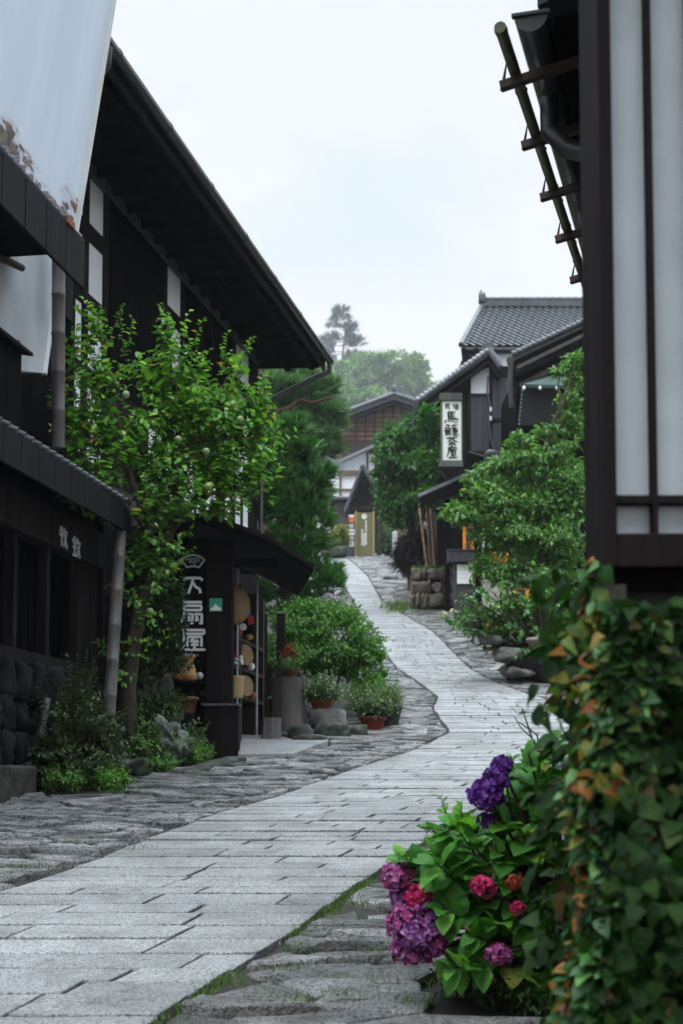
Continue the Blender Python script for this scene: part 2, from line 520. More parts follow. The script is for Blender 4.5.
def rusty():
    m, t, bs = nt('rusty_white')
    tc = N(t, 'ShaderNodeTexCoord')
    g = tc.outputs['UV'] if False else tc.outputs['Generated']
    sx = N(t, 'ShaderNodeSeparateXYZ')
    ob = tc.outputs['Object']
    t.links.new(ob, sx.inputs[0])
    v = coord(t)
    # bare corners near the lower edge: rust field = noise - height over the sloping lower edge
    hmap = N(t, 'ShaderNodeMapRange')
    hmap.inputs['From Min'].default_value = 0.0
    hmap.inputs['From Max'].default_value = 0.62
    hmap.inputs['To Min'].default_value = 0.40
    hmap.inputs['To Max'].default_value = -0.06
    t.links.new(sx.outputs['Z'], hmap.inputs['Value'])
    ad = N(t, 'ShaderNodeMath', operation='ADD')
    t.links.new(noise(t, coord(t, (1.0, 0.3, 0.9)), 4.0, 9, 0.66), ad.inputs[0])
    t.links.new(hmap.outputs[0], ad.inputs[1])
    mask = ramp(t, ad.outputs[0], [(0.70, (0, 0, 0)), (0.73, (1, 1, 1))])
    rust = ramp(t, noise(t, v, 6, 6), [(0.4, (0.05, 0.03, 0.022)), (0.52, (0.16, 0.12, 0.08)), (0.65, (0.22, 0.17, 0.12))])
    paint = ramp(t, noise(t, coord(t, (1, 1, 0.12)), 3, 6), [(0.3, (0.60, 0.68, 0.79)), (0.7, (0.70, 0.77, 0.86))])
    c = mixc(t, mask, paint, rust)
    pk = ramp(t, ad.outputs[0], [(0.62, (1, 1, 1)), (0.71, (0.86, 0.74, 0.74))])
    c = mixc(t, 1.0, c, pk, 'MULTIPLY')
    t.links.new(c, bs.inputs['Base Color'])
    bs.inputs['Roughness'].default_value = 0.5
    M['rusty_white'] = m


rusty()


def bay_paper():
    m, t, bs = nt('bay_pane')
    v = coord(t)
    t.links.new(ramp(t, noise(t, v, 3, 5), [(0.3, (0.30, 0.335, 0.365)), (0.7, (0.42, 0.46, 0.49))]), bs.inputs['Base Color'])
    bs.inputs['Roughness'].default_value = 0.3
    M['bay_pane'] = m


bay_paper()

# ------------------------------------------------------------------ foliage helpers
class Leaves:
    """many leaves: base point, axis, up-normal, length -> folded blades of two quads"""
    def __init__(self):
        self.V, self.n = [], 0

    def add(self, base, axis, nrm, length, width=0.5, fold=0.18, curl=0.12):
        base = np.asarray(base, float)
        n = len(base)
        if n == 0:
            return self
        axis = axis / (np.linalg.norm(axis, axis=1, keepdims=True) + 1e-9)
        side = np.cross(axis, nrm)
        side /= (np.linalg.norm(side, axis=1, keepdims=True) + 1e-9)
        up = np.cross(side, axis)
        L = np.broadcast_to(np.asarray(length, float), (n,))[:, None]
        W = L * width * 0.5
        tip = base + axis * L - up * L * curl
        a1 = base + axis * L * 0.33 + up * L * 0.05
        a2 = base + axis * L * 0.70
        l1 = a1 - side * W + up * W * fold * 2
        r1 = a1 + side * W + up * W * fold * 2
        l2 = a2 - side * W * 0.72 + up * W * fold
        r2 = a2 + side * W * 0.72 + up * W * fold
        self.V.append(np.stack([base, r1, r2, tip, l2, l1], axis=1).reshape(-1, 3))
        self.n += n
        return self

    def build(self, name, mat, parent):
        v = np.concatenate(self.V)
        b = (np.arange(self.n) * 6)[:, None]
        f = np.concatenate([b + np.array([[0, 1, 2, 3]]), b + np.array([[0, 3, 4, 5]])], axis=1).reshape(-1, 4)
        return mesh_obj(name, v, f, mat, parent)


class FineLeaves(Leaves):
    """larger near leaves with a rounded outline and a bent midrib"""
    T = np.array([0, .14, .38, .64, .86, 1.0])

    def __init__(self, wid=(0, .72, 1.0, .80, .40, 0)):
        super().__init__()
        self.wid = np.array(wid)

    def add(self, base, axis, nrm, length, width=0.5, fold=0.18, curl=0.12):
        base = np.asarray(base, float)
        n = len(base)
        if n == 0:
            return self
        axis = axis / (np.linalg.norm(axis, axis=1, keepdims=True) + 1e-9)
        side = np.cross(axis, nrm)
        side /= (np.linalg.norm(side, axis=1, keepdims=True) + 1e-9)
        up = np.cross(side, axis)
        L = np.broadcast_to(np.asarray(length, float), (n,))[:, None]
        W = L * width * 0.5
        mid, lf, rt = [], [], []
        for t, w in zip(self.T, self.wid):
            m = base + axis * L * t + up * L * (.22 * t - (.22 + curl) * t * t)
            mid.append(m)
            if 0 < t < 1:
                wav = rng.normal(size=(n, 1)) * .03 * L
                lf.append(m - side * W * w + up * (W * w * fold * 1.6 + wav))
                rt.append(m + side * W * w + up * (W * w * fold * 1.6 - wav))
        self.V.append(np.stack(mid + lf + rt, axis=1).reshape(-1, 3))
        self.n += n
        return self

    def build(self, name, mat, parent):
        v = np.concatenate(self.V)
        b = (np.arange(self.n) * 14)[:, None]
        tri = []
        for o, sg in ((6, 1), (10, -1)):
            tr = [(0, 1, o)]
            for i in range(3):
                tr += [(1 + i, 2 + i, o + i + 1), (1 + i, o + i + 1, o + i)]
            tr += [(4, 5, o + 3)]
            tri += [t if sg > 0 else t[::-1] for t in tr]
        f = np.concatenate([b + np.array([t]) for t in tri], axis=1).reshape(-1, 3)
        o = mesh_obj(name, v, f, mat, parent)
        o.data.polygons.foreach_set('use_smooth', np.ones(len(o.data.polygons), dtype=bool))
        return o


class Blades:
    """thin needles / grass blades: triangles"""
    def __init__(self):
        self.V, self.n = [], 0

    def add(self, base, axis, length, width):
        n = len(base)
        axis = axis / (np.linalg.norm(axis, axis=1, keepdims=True) + 1e-9)
        side = np.cross(axis, unit(n))
        side /= (np.linalg.norm(side, axis=1, keepdims=True) + 1e-9)
        L = np.broadcast_to(np.asarray(length, float), (n,))[:, None]
        W = np.broadcast_to(np.asarray(width, float), (n,))[:, None]
        self.V.append(np.stack([base - side * W / 2, base + side * W / 2, base + axis * L], axis=1).reshape(-1, 3))
        self.n += n
        return self

    def build(self, name, mat, parent=None):
        v = np.concatenate(self.V)
        f = np.arange(self.n * 3).reshape(-1, 3)
        return mesh_obj(name, v, f, mat, parent)


def unit(n):
    v = rng.normal(size=(n, 3))
    return v / np.linalg.norm(v, axis=1, keepdims=True)


def px_blobs(lst, Y, dz=0.8):
    """[(px,py,rx,ry[,dY])] -> centres, radii"""
    C, R = [], []
    for q in lst:
        y = Y + (q[4] if len(q) > 4 else 0)
        C.append(P(q[0], q[1], y))
        k = y * CP / FPX
        R.append((q[2] * k, q[2] * k * dz, q[3] * k))
    return np.array(C, float), np.array(R, float)


def blob_points(C, R, n, clumps=14, sd=0.22, shell=0.6, up=0.25):
    """clumped points in the outer shell of blobs; returns points and outward directions"""
    w = (R[:, 0] * R[:, 2])
    w = w / w.sum()
    bi = rng.choice(len(C), n, p=w)
    pts = np.zeros((n, 3))
    out = np.zeros((n, 3))
    for i in range(len(C)):
        idx = np.where(bi == i)[0]
        if len(idx) == 0:
            continue
        cd = unit(clumps)
        cd[:, 2] = cd[:, 2] * (1 - up) + up * np.abs(cd[:, 2])
        rad = shell + (1.05 - shell) * rng.random(clumps) ** 0.6
        cc = cd * rad[:, None]
        which = rng.integers(0, clumps, len(idx))
        loc = cc[which] + rng.normal(size=(len(idx), 3)) * sd * np.array([1, 1, 0.7])
        pts[idx] = C[i] + loc * R[i]
        o = loc / (np.linalg.norm(loc, axis=1, keepdims=True) + 1e-6)
        out[idx] = o
    return pts, out


def crown(C, R, n, size, clumps=14, sd=0.22, shell=0.6, width=0.5, droop=0.25, jitter=0.35):
    L = Leaves()
    p, o = blob_points(C, R, n, clumps, sd, shell)
    ax = o * 0.6 + unit(n) * 0.9
    ax[:, 2] -= droop
    nr = o * 0.5 + unit(n) * 0.5
    nr[:, 2] += 0.8
    s = size * (1 + jitter * rng.normal(size=n)).clip(0.4, 1.8)
    L.add(p, ax, nr, s, width)
    return L


def shoots(L, wood_mb, starts, dirs, lens, step, size, width=0.5, rad=0.006, bend=0.15, droop=0.2, spread=1.0):
    """leafy shoots: a thin bent stem with alternate leaves"""
    for s, d, ln in zip(starts, dirs, lens):
        s = np.array(s, float)
        d = np.array(d, float)
        d /= np.linalg.norm(d) + 1e-9
        b = unit(1)[0] * bend
        k = max(3, int(ln / step))
        tt = np.linspace(0, 1, k)
        pts = s + d * (tt[:, None] * ln) + b * (tt[:, None] ** 2) * ln
        if wood_mb is not None:
            q = [pts[0], pts[k // 2], pts[-1]]
            wood_mb.tube(q, [rad, rad * 0.8, rad * 0.4], 4, False)
        side = unit(k)
        side -= d * (side @ d)[:, None]
        side /= np.linalg.norm(side, axis=1, keepdims=True) + 1e-9
        ax = side * spread + d * (0.35 + 0.6 * tt[:, None] ** 3)
        ax[:, 2] -= droop
        nr = unit(k) * 0.35 + d * 0.6
        nr[:, 2] += 0.9
        sz = size * (0.75 + 0.45 * rng.random(k)) * (1 - 0.35 * tt ** 4)
        L.add(pts, ax, nr, sz, width)


def tufts(B, pts, dirs, n_need, length, width, cone=0.6):
    k = len(pts)
    d = np.repeat(dirs, n_need, axis=0)
    b = np.repeat(pts, n_need, axis=0)
    dd = d / (np.linalg.norm(d, axis=1, keepdims=True) + 1e-9)
    ax = dd + unit(k * n_need) * cone
    # needles start along the twig
    b = b + dd * (rng.random((k * n_need, 1)) * length * 0.9)
    B.add(b, ax, length * (0.7 + 0.5 * rng.random(k * n_need)), width)


# ------------------------------------------------------------------ ground
def build_ground():
    xs = np.unique(np.concatenate([np.linspace(-600, -30, 20), np.linspace(-30, -8, 12), np.linspace(-8, 12, 41), np.linspace(12, 40, 15), np.linspace(40, 600, 20)]))
    ys = np.unique(np.concatenate([np.linspace(-120, 0, 25), np.arange(0, 110, 0.5), np.linspace(110, 340, 60), np.linspace(340, 1150, 40)]))
    X, Y = np.meshgrid(xs, ys)
    Z = zg(Y) - 0.035
    far = np.clip((Y - 130) / 100, 0, 1)
    Z = Z + far * (6 * np.sin(X / 55 + 1.0) + 4 * np.sin(X / 31 + Y / 60))
    v = np.stack([X, Y, Z], axis=-1).reshape(-1, 3)
    nx = len(xs)
    i, j = np.meshgrid(np.arange(nx - 1), np.arange(len(ys) - 1))
    a = (j * nx + i).ravel()
    f = np.stack([a, a + 1, a + 1 + nx, a + nx], axis=1)
    o = mesh_obj('ground', v, f, 'soil')
    tag(o, 'dark mossy earth under the street and the banks', 'ground', kind='structure')


build_ground()

LPX = [(0, 894), (92, 863), (138, 843), (215, 815), (277, 797), (348, 771), (420, 748), (450, 732), (433, 709), (438, 697), (418, 682), (397, 668),
       (386, 653), (382, 642), (372, 627), (361, 613), (350, 595), (341, 577), (331, 565), (322, 556.5)]
RPX = [(154, 1024), (205, 989), (256, 956), (307, 925), (340, 898), (370, 878), (435, 835), (500, 795), (560, 758), (590, 735), (575, 712), (543, 699),
       (524, 693), (498, 684), (471, 670), (452, 651), (433, 632), (414, 621), (398, 611), (382, 602), (368, 577), (349, 560), (341, 556.5)]
LB = [(0, 800), (70, 805), (130, 798), (200, 776), (240, 757), (330, 745), (386, 731), (388, 700), (368, 655), (350, 620), (336, 590), (318, 556.5)]
RB = [(480, 985), (490, 960), (560, 850), (640, 760), (640, 735), (590, 705), (545, 672), (505, 650), (470, 625), (452, 611), (411, 608), (402, 590), (392, 570), (378, 556.5)]


def edge(pxs, lead):
    g = [G(*q) for q in pxs]
    ys = [p.y for p in g]
    xs = [p.x for p in g]
    for i in range(1, len(ys)):
        ys[i] = max(ys[i], ys[i - 1] + 0.01)
    d = (xs[1] - xs[0]) / (ys[1] - ys[0]) if lead is None else lead
    return [-6] + ys + [110], [xs[0] + (-6 - ys[0]) * d] + xs + [xs[-1] - 1.0]


_ly, _lx = edge(LPX, 0.278)
_ry, _rx = edge(RPX, 0.278)
_lby, _lbx = edge(LB, 0.17)
_rby, _rbx = edge(RB, 0.26)
pathL = lambda y: float(np.interp(y, _ly, _lx))
pathR = lambda y: float(np.interp(y, _ry, _rx))
bankL = lambda y: float(np.interp(y, _lby, _lbx))
bankR = lambda y: float(np.interp(y, _rby, _rbx))


def build_path():
    r = random.Random(3)
    mb = MB()
    y = 2.0
    while y < 104:
        if y < 24.5:
            dy, ln, gap = r.uniform(0.18, 0.34), (0.4, 1.1), 0.028
        elif y < 38:
            dy, ln, gap = r.uniform(0.22, 0.34), (0.28, 0.6), 0.02
        elif y < 54:
            dy, ln, gap = r.uniform(0.4, 0.75), (0.9, 1.8), 0.03
        else:
            dy, ln, gap = r.uniform(0.3, 0.5), (0.5, 1.0), 0.02
        y1 = y + dy
        xl0, xr0, xl1, xr1 = pathL(y), pathR(y), pathL(y1), pathR(y1)
        # cuts across the row in 0..1
        w = max(0.3, (xr0 + xr1 - xl0 - xl1) / 2)
        cuts = [0.0]
        while cuts[-1] < 1:
            cuts.append(cuts[-1] + r.uniform(*ln) / w)
        cuts[-1] = 1.0
        if len(cuts) > 2 and cuts[-1] - cuts[-2] < 0.12:
            cuts.pop(-2)
        # course lines are a little crooked
        wob = [r.uniform(-0.015, 0.015) for _ in range(2)]
        grow = 0.026 if y < 10 else .036 if y < 20 else 0.05 if y < 38 else .09
        hrow = r.uniform(-.006, .006)
        for a, b in zip(cuts[:-1], cuts[1:]):
            g = gap * r.uniform(0.5, 1.5)
            h = r.uniform(-0.004, 0.005) + hrow
            tl = r.uniform(-0.002, 0.002)
            sk = r.uniform(-0.03, 0.03) if 0 < b < 1 else 0
            def X(t, top):
                return (xl1 + (xr1 - xl1) * t) if top else (xl0 + (xr0 - xl0) * t)
            gr = grow * r.uniform(.5, 1.3)
            c = [(X(a, 0) + g / 2, y + gr / 2 + wob[0]), (X(b, 0) - g / 2, y + gr / 2 + wob[1]), (X(b, 1) - g / 2, y1 - gr / 2), (X(a, 1) + g / 2, y1 - gr / 2)]
            c = [(px + r.uniform(-.006, .006), py + r.uniform(-.006, .006)) for px, py in c]
            mx = sum(q[0] for q in c) / 4
            my = sum(q[1] for q in c) / 4
            # outline with extra points so edges are not perfectly straight
            ring = []
            for i in range(4):
                p, q = c[i], c[(i + 1) % 4]
                L = math.hypot(q[0] - p[0], q[1] - p[1])
                k = max(1, int(L / 0.16)) if y < 26 else 1
                for j in range(k):
                    t = j / k
                    e = r.uniform(-.009, .009) if j else 0
                    ring.append((p[0] + (q[0] - p[0]) * t + e, p[1] + (q[1] - p[1]) * t + e))
            n = len(ring)
            vs = []
            for q in ring:
                vs.append((q[0], q[1], zf(q[1]) - 0.05))
            for q in ring:
                vs.append((q[0], q[1], zf(q[1]) + h + 0.012 + tl * (q[0] - mx) * 2 - 0.005))
            for q in ring:
                L = math.hypot(q[0] - mx, q[1] - my)
                k = max(0.6, 1 - 0.005 / max(L, 0.05))
                qq = (mx + (q[0] - mx) * k, my + (q[1] - my) * k)
                vs.append((qq[0], qq[1], zf(qq[1]) + h + 0.012 + tl * (q[0] - mx) * 2))
            fs = []
            for lv in (0, 1):
                for i in range(n):
                    fs.append((lv * n + i, lv * n + (i + 1) % n, (lv + 1) * n + (i + 1) % n, (lv + 1) * n + i))
            fs.append(tuple(2 * n + i for i in range(n)))
            mb.add(vs, fs)
        y = y1
    o = mb.build('path', 'granite')
    tag(o, 'grey granite slab path winding uphill', 'path', kind='structure')


build_path()


def clip(poly, nx, ny, d):
    out = []
    k = len(poly)
    for i in range(k):
        p, q = poly[i], poly[(i + 1) % k]
        a = p[0] * nx + p[1] * ny - d
        b = q[0] * nx + q[1] * ny - d
        if a <= 0:
            out.append(p)
        if (a < 0 < b) or (b < 0 < a):
            t = a / (a - b)
            out.append((p[0] + (q[0] - p[0]) * t, p[1] + (q[1] - p[1]) * t))
    return out


def build_verge():
    """irregular flat stones either side of the path: one bed of rubble paving per side"""
    r = random.Random(11)
    for side in (-1, 1):
        mb = MB()
        y0, y1 = (6.0, 100) if side < 0 else (2.5, 100)
        seeds = []
        y = y0
        while y < y1:
            far = min(1, max(0, (y - 20) / 40))
            sy = (0.165 + 0.10 * far) * (1.0 if side < 0 or y > 14 else 1.45)
            sx = sy * 2.7
            lo, hi = (bankL(y) - 0.3, pathL(y) + 0.2) if side < 0 else (pathR(y) - 0.2, bankR(y) + 0.3)
            x = lo + r.uniform(0, sx)
            while x < hi:
                seeds.append((x + r.uniform(-.42, .42) * sx, y + r.uniform(-.45, .45) * sy, sx, sy))
                x += sx
            y += sy
        arr = np.array([(s[0] / 2.7, s[1]) for s in seeds])
        for i, (x, y, sx, sy) in enumerate(seeds):
            lo, hi = (bankL(y), pathL(y)) if side < 0 else (pathR(y), bankR(y))
            if not (lo - 0.05 < x < hi + 0.02) or hi - lo < 0.05:
                continue
            px, py = x / 2.7, y
            d2 = (arr[:, 0] - px) ** 2 + (arr[:, 1] - py) ** 2
            nb = np.argsort(d2)[1:18]
            R = sy * 1.5
            poly = [(px - R, py - R), (px + R, py - R), (px + R, py + R), (px - R, py + R)]
            for j in nb:
                qx, qy = arr[j]
                nx, ny = qx - px, qy - py
                l = math.hypot(nx, ny)
                if l < 1e-6:
                    continue
                nx, ny = nx / l, ny / l
                poly = clip(poly, nx, ny, (px + qx) / 2 * nx + (py + qy) / 2 * ny - sy * (0.065 if y > 12 or side < 0 else .045))
                if len(poly) < 3:
                    break
            if len(poly) < 3:
                continue
            pts = []
            for q in poly:
                X, Y = q[0] * 2.7, q[1]
                if side < 0:
                    X = min(X, pathL(Y) - 0.03)
                else:
                    X = max(X, pathR(Y) + 0.05)
                pts.append((X, Y))
            # round and roughen the outline
            k = len(pts)
            ring = []
            for a in range(k):
                p, q = pts[a], pts[(a + 1) % k]
                L = math.hypot(p[0] - q[0], p[1] - q[1])
                ring.append((p[0] * .93 + q[0] * .07, p[1] * .93 + q[1] * .07))
                if L > sy * .5:
                    ring.append(((p[0] + q[0]) / 2 + r.uniform(-.03, .03) * sy, (p[1] + q[1]) / 2 + r.uniform(-.05, .05) * sy))
                ring.append((p[0] * .07 + q[0] * .93, p[1] * .07 + q[1] * .93))
            n = len(ring)
            mx = sum(q[0] for q in ring) / n
            my = sum(q[1] for q in ring) / n
            h = r.uniform(-0.02, 0.03) + (0.01 if y < 14 else 0)
            tx, ty = r.uniform(-.06, .06), r.uniform(-.14, .14)
            if y > 30:
                h *= 1.5
            vs = []
            for sc, dz, jz in ((1.0, -0.09, 0), (1.0, -0.010, 0.006), (0.95, 0.002, 0.006), (0.5, 0.004, 0.012)):
                for q in ring:
                    X, Y = mx + (q[0] - mx) * sc, my + (q[1] - my) * sc
                    vs.append((X, Y, zf(Y) + dz + h + tx * (X - mx) + ty * (Y - my) + r.uniform(-jz, jz)))
            vs.append((mx, my, zf(my) + h + 0.01))
            fs = []
            for lv in range(3):
                for a in range(n):
                    b = (a + 1) % n
                    fs.append((lv * n + a, lv * n + b, (lv + 1) * n + b, (lv + 1) * n + a))
            for a in range(n):
                fs.append((3 * n + a, 3 * n + (a + 1) % n, 4 * n))
            mb.add(vs, fs)
        o = mb.build('pavement', 'rubble')
        tag(o, 'rough flat rubble paving on the %s of the granite path' % ('shop side' if side < 0 else 'hydrangea side'), 'pavement', kind='structure')


build_verge()

# kerb stone by the near house and the slab ledge in front of the shop
FA = Frame((-3.45, 14), (0.16, 1))
mb = MB()
a, b, c = G(-40, 800), G(66, 806), G(120, 800)
for p, q in ((a, b), (b, c)):
    mb.beam(p + Vector((0, 0.05, 0.0)), q + Vector((0, 0.05, 0.0)), 0.12, 0.10)
tag(mb.build('kerb', 'rubble', bevel=0.02, seg=2), kind='structure')
mb = MB()
q = [G(238, 757), G(292, 757), G(331, 742), G(240, 738)]
q = [Vector((v.x, v.y, zf(v.y) + 0.05)) for v in q]
mb.prism([q[0], q[1], q[2], q[3]], (0, 0, -0.2))
tag(mb.build('shop_step_pavement', 'granite', bevel=0.012), kind='structure')

# grass in the joints (moss line along the right edge of the path) and verge weeds
def grass():
    B = Blades()
    for (y0, y1, n, fn, sd, h) in ((5, 21, 7000, lambda y: pathR(y) + 0.03, 0.035, 0.034), (42, 90, 1500, lambda y: pathR(y) + 1.2, 0.5, 0.05)):
        y = rng.uniform(y0, y1, n)
        # patchy
        y = y[np.sin(y * 5.1) + np.sin(y * 2.3 + 1) + rng.normal(size=len(y)) * .5 > -0.2]
        x = np.array([fn(v) for v in y]) + rng.normal(size=len(y)) * sd
        b = np.stack([x, y, zg(y) + 0.0], axis=1)
        ax = unit(len(y)) * 0.8
        ax[:, 2] = np.abs(ax[:, 2]) + 0.6
        B.add(b, ax, h * (0.6 + 0.8 * rng.random(len(y))), 0.006 if y0 < 20 else 0.02)
    # scattered tufts between the near rubble stones
    for px, py in [(400, 972), (420, 960), (395, 925), (372, 955), (385, 985), (215, 1010), (300, 950), (235, 985), (330, 930), (350, 1000), (300, 1005), (270, 1000), (440, 985), (360, 905), (290, 975), (410, 1005), (25, 848), (20, 868), (110, 800), (140, 850), (70, 845)]:
        g = G(px, py)
        n = 34
        b = np.array(g)[None, :] + rng.normal(size=(n, 3)) * np.array([.06, .04, 0])
        ax = unit(n) * 0.7
        ax[:, 2] = np.abs(ax[:, 2]) + 0.7
        B.add(b, ax, 0.06 * (0.5 + rng.random(n)), 0.006)
    o = B.build('grass', 'grass_blade')
    tag(o, 'short green grass and moss in the paving joints', 'grass', kind='stuff')


grass()

# ------------------------------------------------------------------ left: near house (A)
def tile_ends(mb, F, s0, s1, n, z, step, r=0.045, ln=0.3, up=0.12):
    s = s0
    while s < s1:
        mb.tube([F.pt(s, n, z), F.pt(s, n - ln, z + up)], r, 8)
        s += step


def house_a():
    A = thing('wooden_house', 'dark boarded house with white rusty panel above its eave and stone base', 'house', FA.pt(-1, -1, zf(13)))
    S0, S1 = -7.0, 2.95
    z_sill = FA.at(40, 669)[1]
    z_lin = 4.155
    # stone base
    mb = MB()
    r = random.Random(5)
    s = S0
    rows = 4
    while s < S1 - 0.02:
        w = min(r.uniform(0.3, 0.6), S1 - s)
        zb = zf(FA.pt(s, 0, 0).y) - 0.1
        H = z_sill - zb
        cuts = [0, r.uniform(.2, .3), r.uniform(.45, .55), r.uniform(.7, .8), 1]
        for k in range(rows):
            c = FA.pt(s + w / 2, 0.0 + r.uniform(-.05, .06), zb + H * (cuts[k] + cuts[k + 1]) / 2)
            mb.blob(c, (0.16, w * 0.56, H * (cuts[k + 1] - cuts[k]) * 0.58), r.randint(0, 999), 3, 0.35, False, 6)
        s += w
    mb.build('stone_base', 'dark_rock', A)
    mb = MB()
    mb.box(FA, S0, S1, -0.6, -0.06, zf(8) - 1, z_sill)
    mb.build('foundation', 'soil', A)
    # wall: sill, recess, lintel, posts, boards
    mb = MB()
    mb.box(FA, S0, S1 + 0.05, -0.12, 0.1, z_sill, z_sill + 0.14)
    mb.build('sill', 'dark_wood', A, 0.01)
    mb = MB()
    mb.box(FA, S0, S1, -0.55, -0.42, z_sill, 6.0)
    k = S0
    while k < S1:
        mb.box(FA, k, k + 0.16, -0.418, -0.40, z_sill + .14, z_lin)
        k += 0.2
    mb.build('wall', 'black_wood', A)
    for px in (10, 43, 75):
        s, _ = FA.at(px, 600)
        mb = MB()
        mb.box(FA, s - 0.05, s + 0.05, -0.05, 0.06, z_sill + .14, z_lin)
        mb.build('post', 'dark_wood', A, 0.008)
    for s in (-6.2, -5.2, -4.2, -3.2, -2.2, -1.1):
        mb = MB()
        mb.box(FA, s - 0.05, s + 0.05, -0.05, 0.06, z_sill + .14, z_lin)
        mb.build('post', 'dark_wood', A, 0.008)
    s0, _ = FA.at(78, 600)
    mb = MB()
    k = s0
    while k < S1 - 0.05:
        mb.box(FA, k, min(k + 0.17, S1 - .02), -0.03, 0.02 + 0.008 * (int(k * 50) % 2), z_sill + .14, z_lin + 0.1)
        k += 0.18
    mb.build('board_panel', 'dark_wood', A)
    mb = MB()
    mb.box(FA, S1, S1 + 0.12, -0.5, 0.08, zf(16.5), 5.0)
    mb.build('corner_post', 'dark_wood', A, 0.01)
    mb = MB()
    mb.box(FA, S0, S1, -0.1, 0.12, z_lin, z_lin + 0.42)
    k = S0
    while k < S1 - .2:
        mb.box(FA, k, k + 0.012, 0.12, 0.128, z_lin + 0.02, z_lin + 0.4)
        k += 0.3
    lin = mb.build('lintel', 'dark_wood', A)
    # the two white painted characters on the lintel
    for px, py0, py1 in ((63.5, 527, 549), (76.5, 537, 559)):
        s, z1 = FA.at(px, py0, 0.13)
        _, z0 = FA.at(px, py1, 0.13)
        g = MB()
        glyph(g, GLYPH['maki' if px < 70 else 'kin'], FA, s - 0.13, s + 0.13, z0, z1, 0.128, 0.03, n1=0.134)
        o = g.build('lettering', 'sign_dim', lin)
    # space under lower eave
    mb = MB()
    mb.box(FA, S0, S1, -0.3, 0.0, z_lin + 0.42, 4.72)
    mb.build('upper_band', 'black_wood', A)
    # lower roof
    ze = 4.89
    Se = FA.at(132, 500, 0.5)[0]
    mb = MB()
    mb.hexa([FA.pt(S0, 0.46, ze - .05), FA.pt(Se, 0.46, ze - .05), FA.pt(Se, -0.9, ze + .5), FA.pt(S0, -0.9, ze + .5),
             FA.pt(S0, 0.46, ze + .02), FA.pt(Se, 0.46, ze + .02), FA.pt(Se, -0.9, ze + .58), FA.pt(S0, -0.9, ze + .58)])
    rf = mb.build('lower_roof', 'old_tile', A)
    mb = MB()
    tile_ends(mb, FA, S0, Se, 0.50, ze + 0.03, 0.2, 0.032, 1.2, 0.5)
    mb.build('tile_rolls', 'tile', rf)
    mb = MB()
    mb.box(FA, S0, Se, 0.46, 0.50, ze - 0.34, ze + 0.0)
    k = S0
    while k < Se:
        mb.box(FA, k, k + 0.02, 0.50, 0.504, ze - 0.33, ze - 0.02)
        k += 0.45
    mb.build('fascia', 'eave_wood', A)
    mb = MB()   # end ridge roll, grey
    mb.tube([FA.pt(Se - .02, 0.52, ze + .05), FA.pt(Se - .02, -0.4, ze + .46)], 0.075, 10)
    mb.tube([FA.pt(Se - .02, 0.52, ze + .05), FA.pt(Se + .0, 0.53, ze - .25)], 0.06, 10)
    mb.build('roof_end_roll', 'grey_wood', A)
    # upper storey
    mb = MB()
    mb.box(FA, S0, 2.4, -1.1, -0.95, 5.3, 7.8)
    mb.build('upper_wall', 'black_wood', A)
    # white plaster piece with slanting end
    f = lambda x, y, n=-0.25: FA.pt(FA.at(x, y, n)[0], n, FA.at(x, y, n)[1])
    mb = MB()
    pl = [f(-60, 250), f(53, 250), f(52, 308), f(43, 373), f(20, 371), f(20, 340), f(-60, 340)]
    mb.prism(pl, Vector((*FA.r, 0)) * -0.5)
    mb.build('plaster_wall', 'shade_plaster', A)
    mb = MB()
    mb.beam(f(53, 308, -.245), f(44, 374, -.245), 0.05, 0.06, (1, 0, 0))
    mb.build('plaster_edge', 'plaster', A)
    mb = MB()
    mb.tube([f(-20, 248, -.15), f(22, 268, -.15)], [0.06, 0.04], 8)
    mb.build('bracket', 'brown_wood', A)
    mb = MB()
    mb.box(FA, S0, 0.45, -0.9, 0.54, 7.12, 7.16)
    mb.build('soffit', 'black_wood', A)
    # upper eave
    s_e, z_e = FA.at(85, 241, 0.6)
    s_e -= 0.0
    ze2 = 7.33
    mb = MB()
    mb.box(FA, S0, s_e, 0.56, 0.60, ze2 - 0.5, ze2)
    k = S0
    while k < s_e - .1:
        mb.box(FA, k, k + 0.03, 0.60, 0.606, ze2 - 0.49, ze2 - 0.01)
        k += 0.55
    mb.build('upper_fascia', 'eave_wood', A)
    mb = MB()
    mb.hexa([FA.pt(S0, 0.56, ze2 - .06), FA.pt(s_e, 0.56, ze2 - .06), FA.pt(s_e, -1.2, ze2 + .35), FA.pt(S0, -1.2, ze2 + .35),
             FA.pt(S0, 0.6, ze2 + .03), FA.pt(s_e, 0.6, ze2 + .03), FA.pt(s_e, -1.2, ze2 + .55), FA.pt(S0, -1.2, ze2 + .55)])
    r2 = mb.build('upper_roof', 'old_tile', A)
    mb = MB()
    tile_ends(mb, FA, S0, FA.at(70, 230, .6)[0], 0.60, ze2 + 0.05, 0.2, 0.045, 0.5, 0.12)
    mb.build('tile_rolls', 'pale_tile', r2)
    mb = MB()
    s, z = FA.at(70, 222, 0.6)
    mb.box(FA, s - .12, s + .1, 0.5, 0.62, ze2 + 0.0, ze2 + 0.07)
    mb.build('red_tile', 'terracotta', r2)
    mb = MB()
    s1, zt = FA.at(71.5, 245, 0.1)
    _, zb = FA.at(71.5, 320, 0.1)
    mb.box(FA, s1 - .14, s1 + .14, 0.02, 0.08, zb, zt + .3)
    mb.build('hanging_board', 'dark_wood', A)
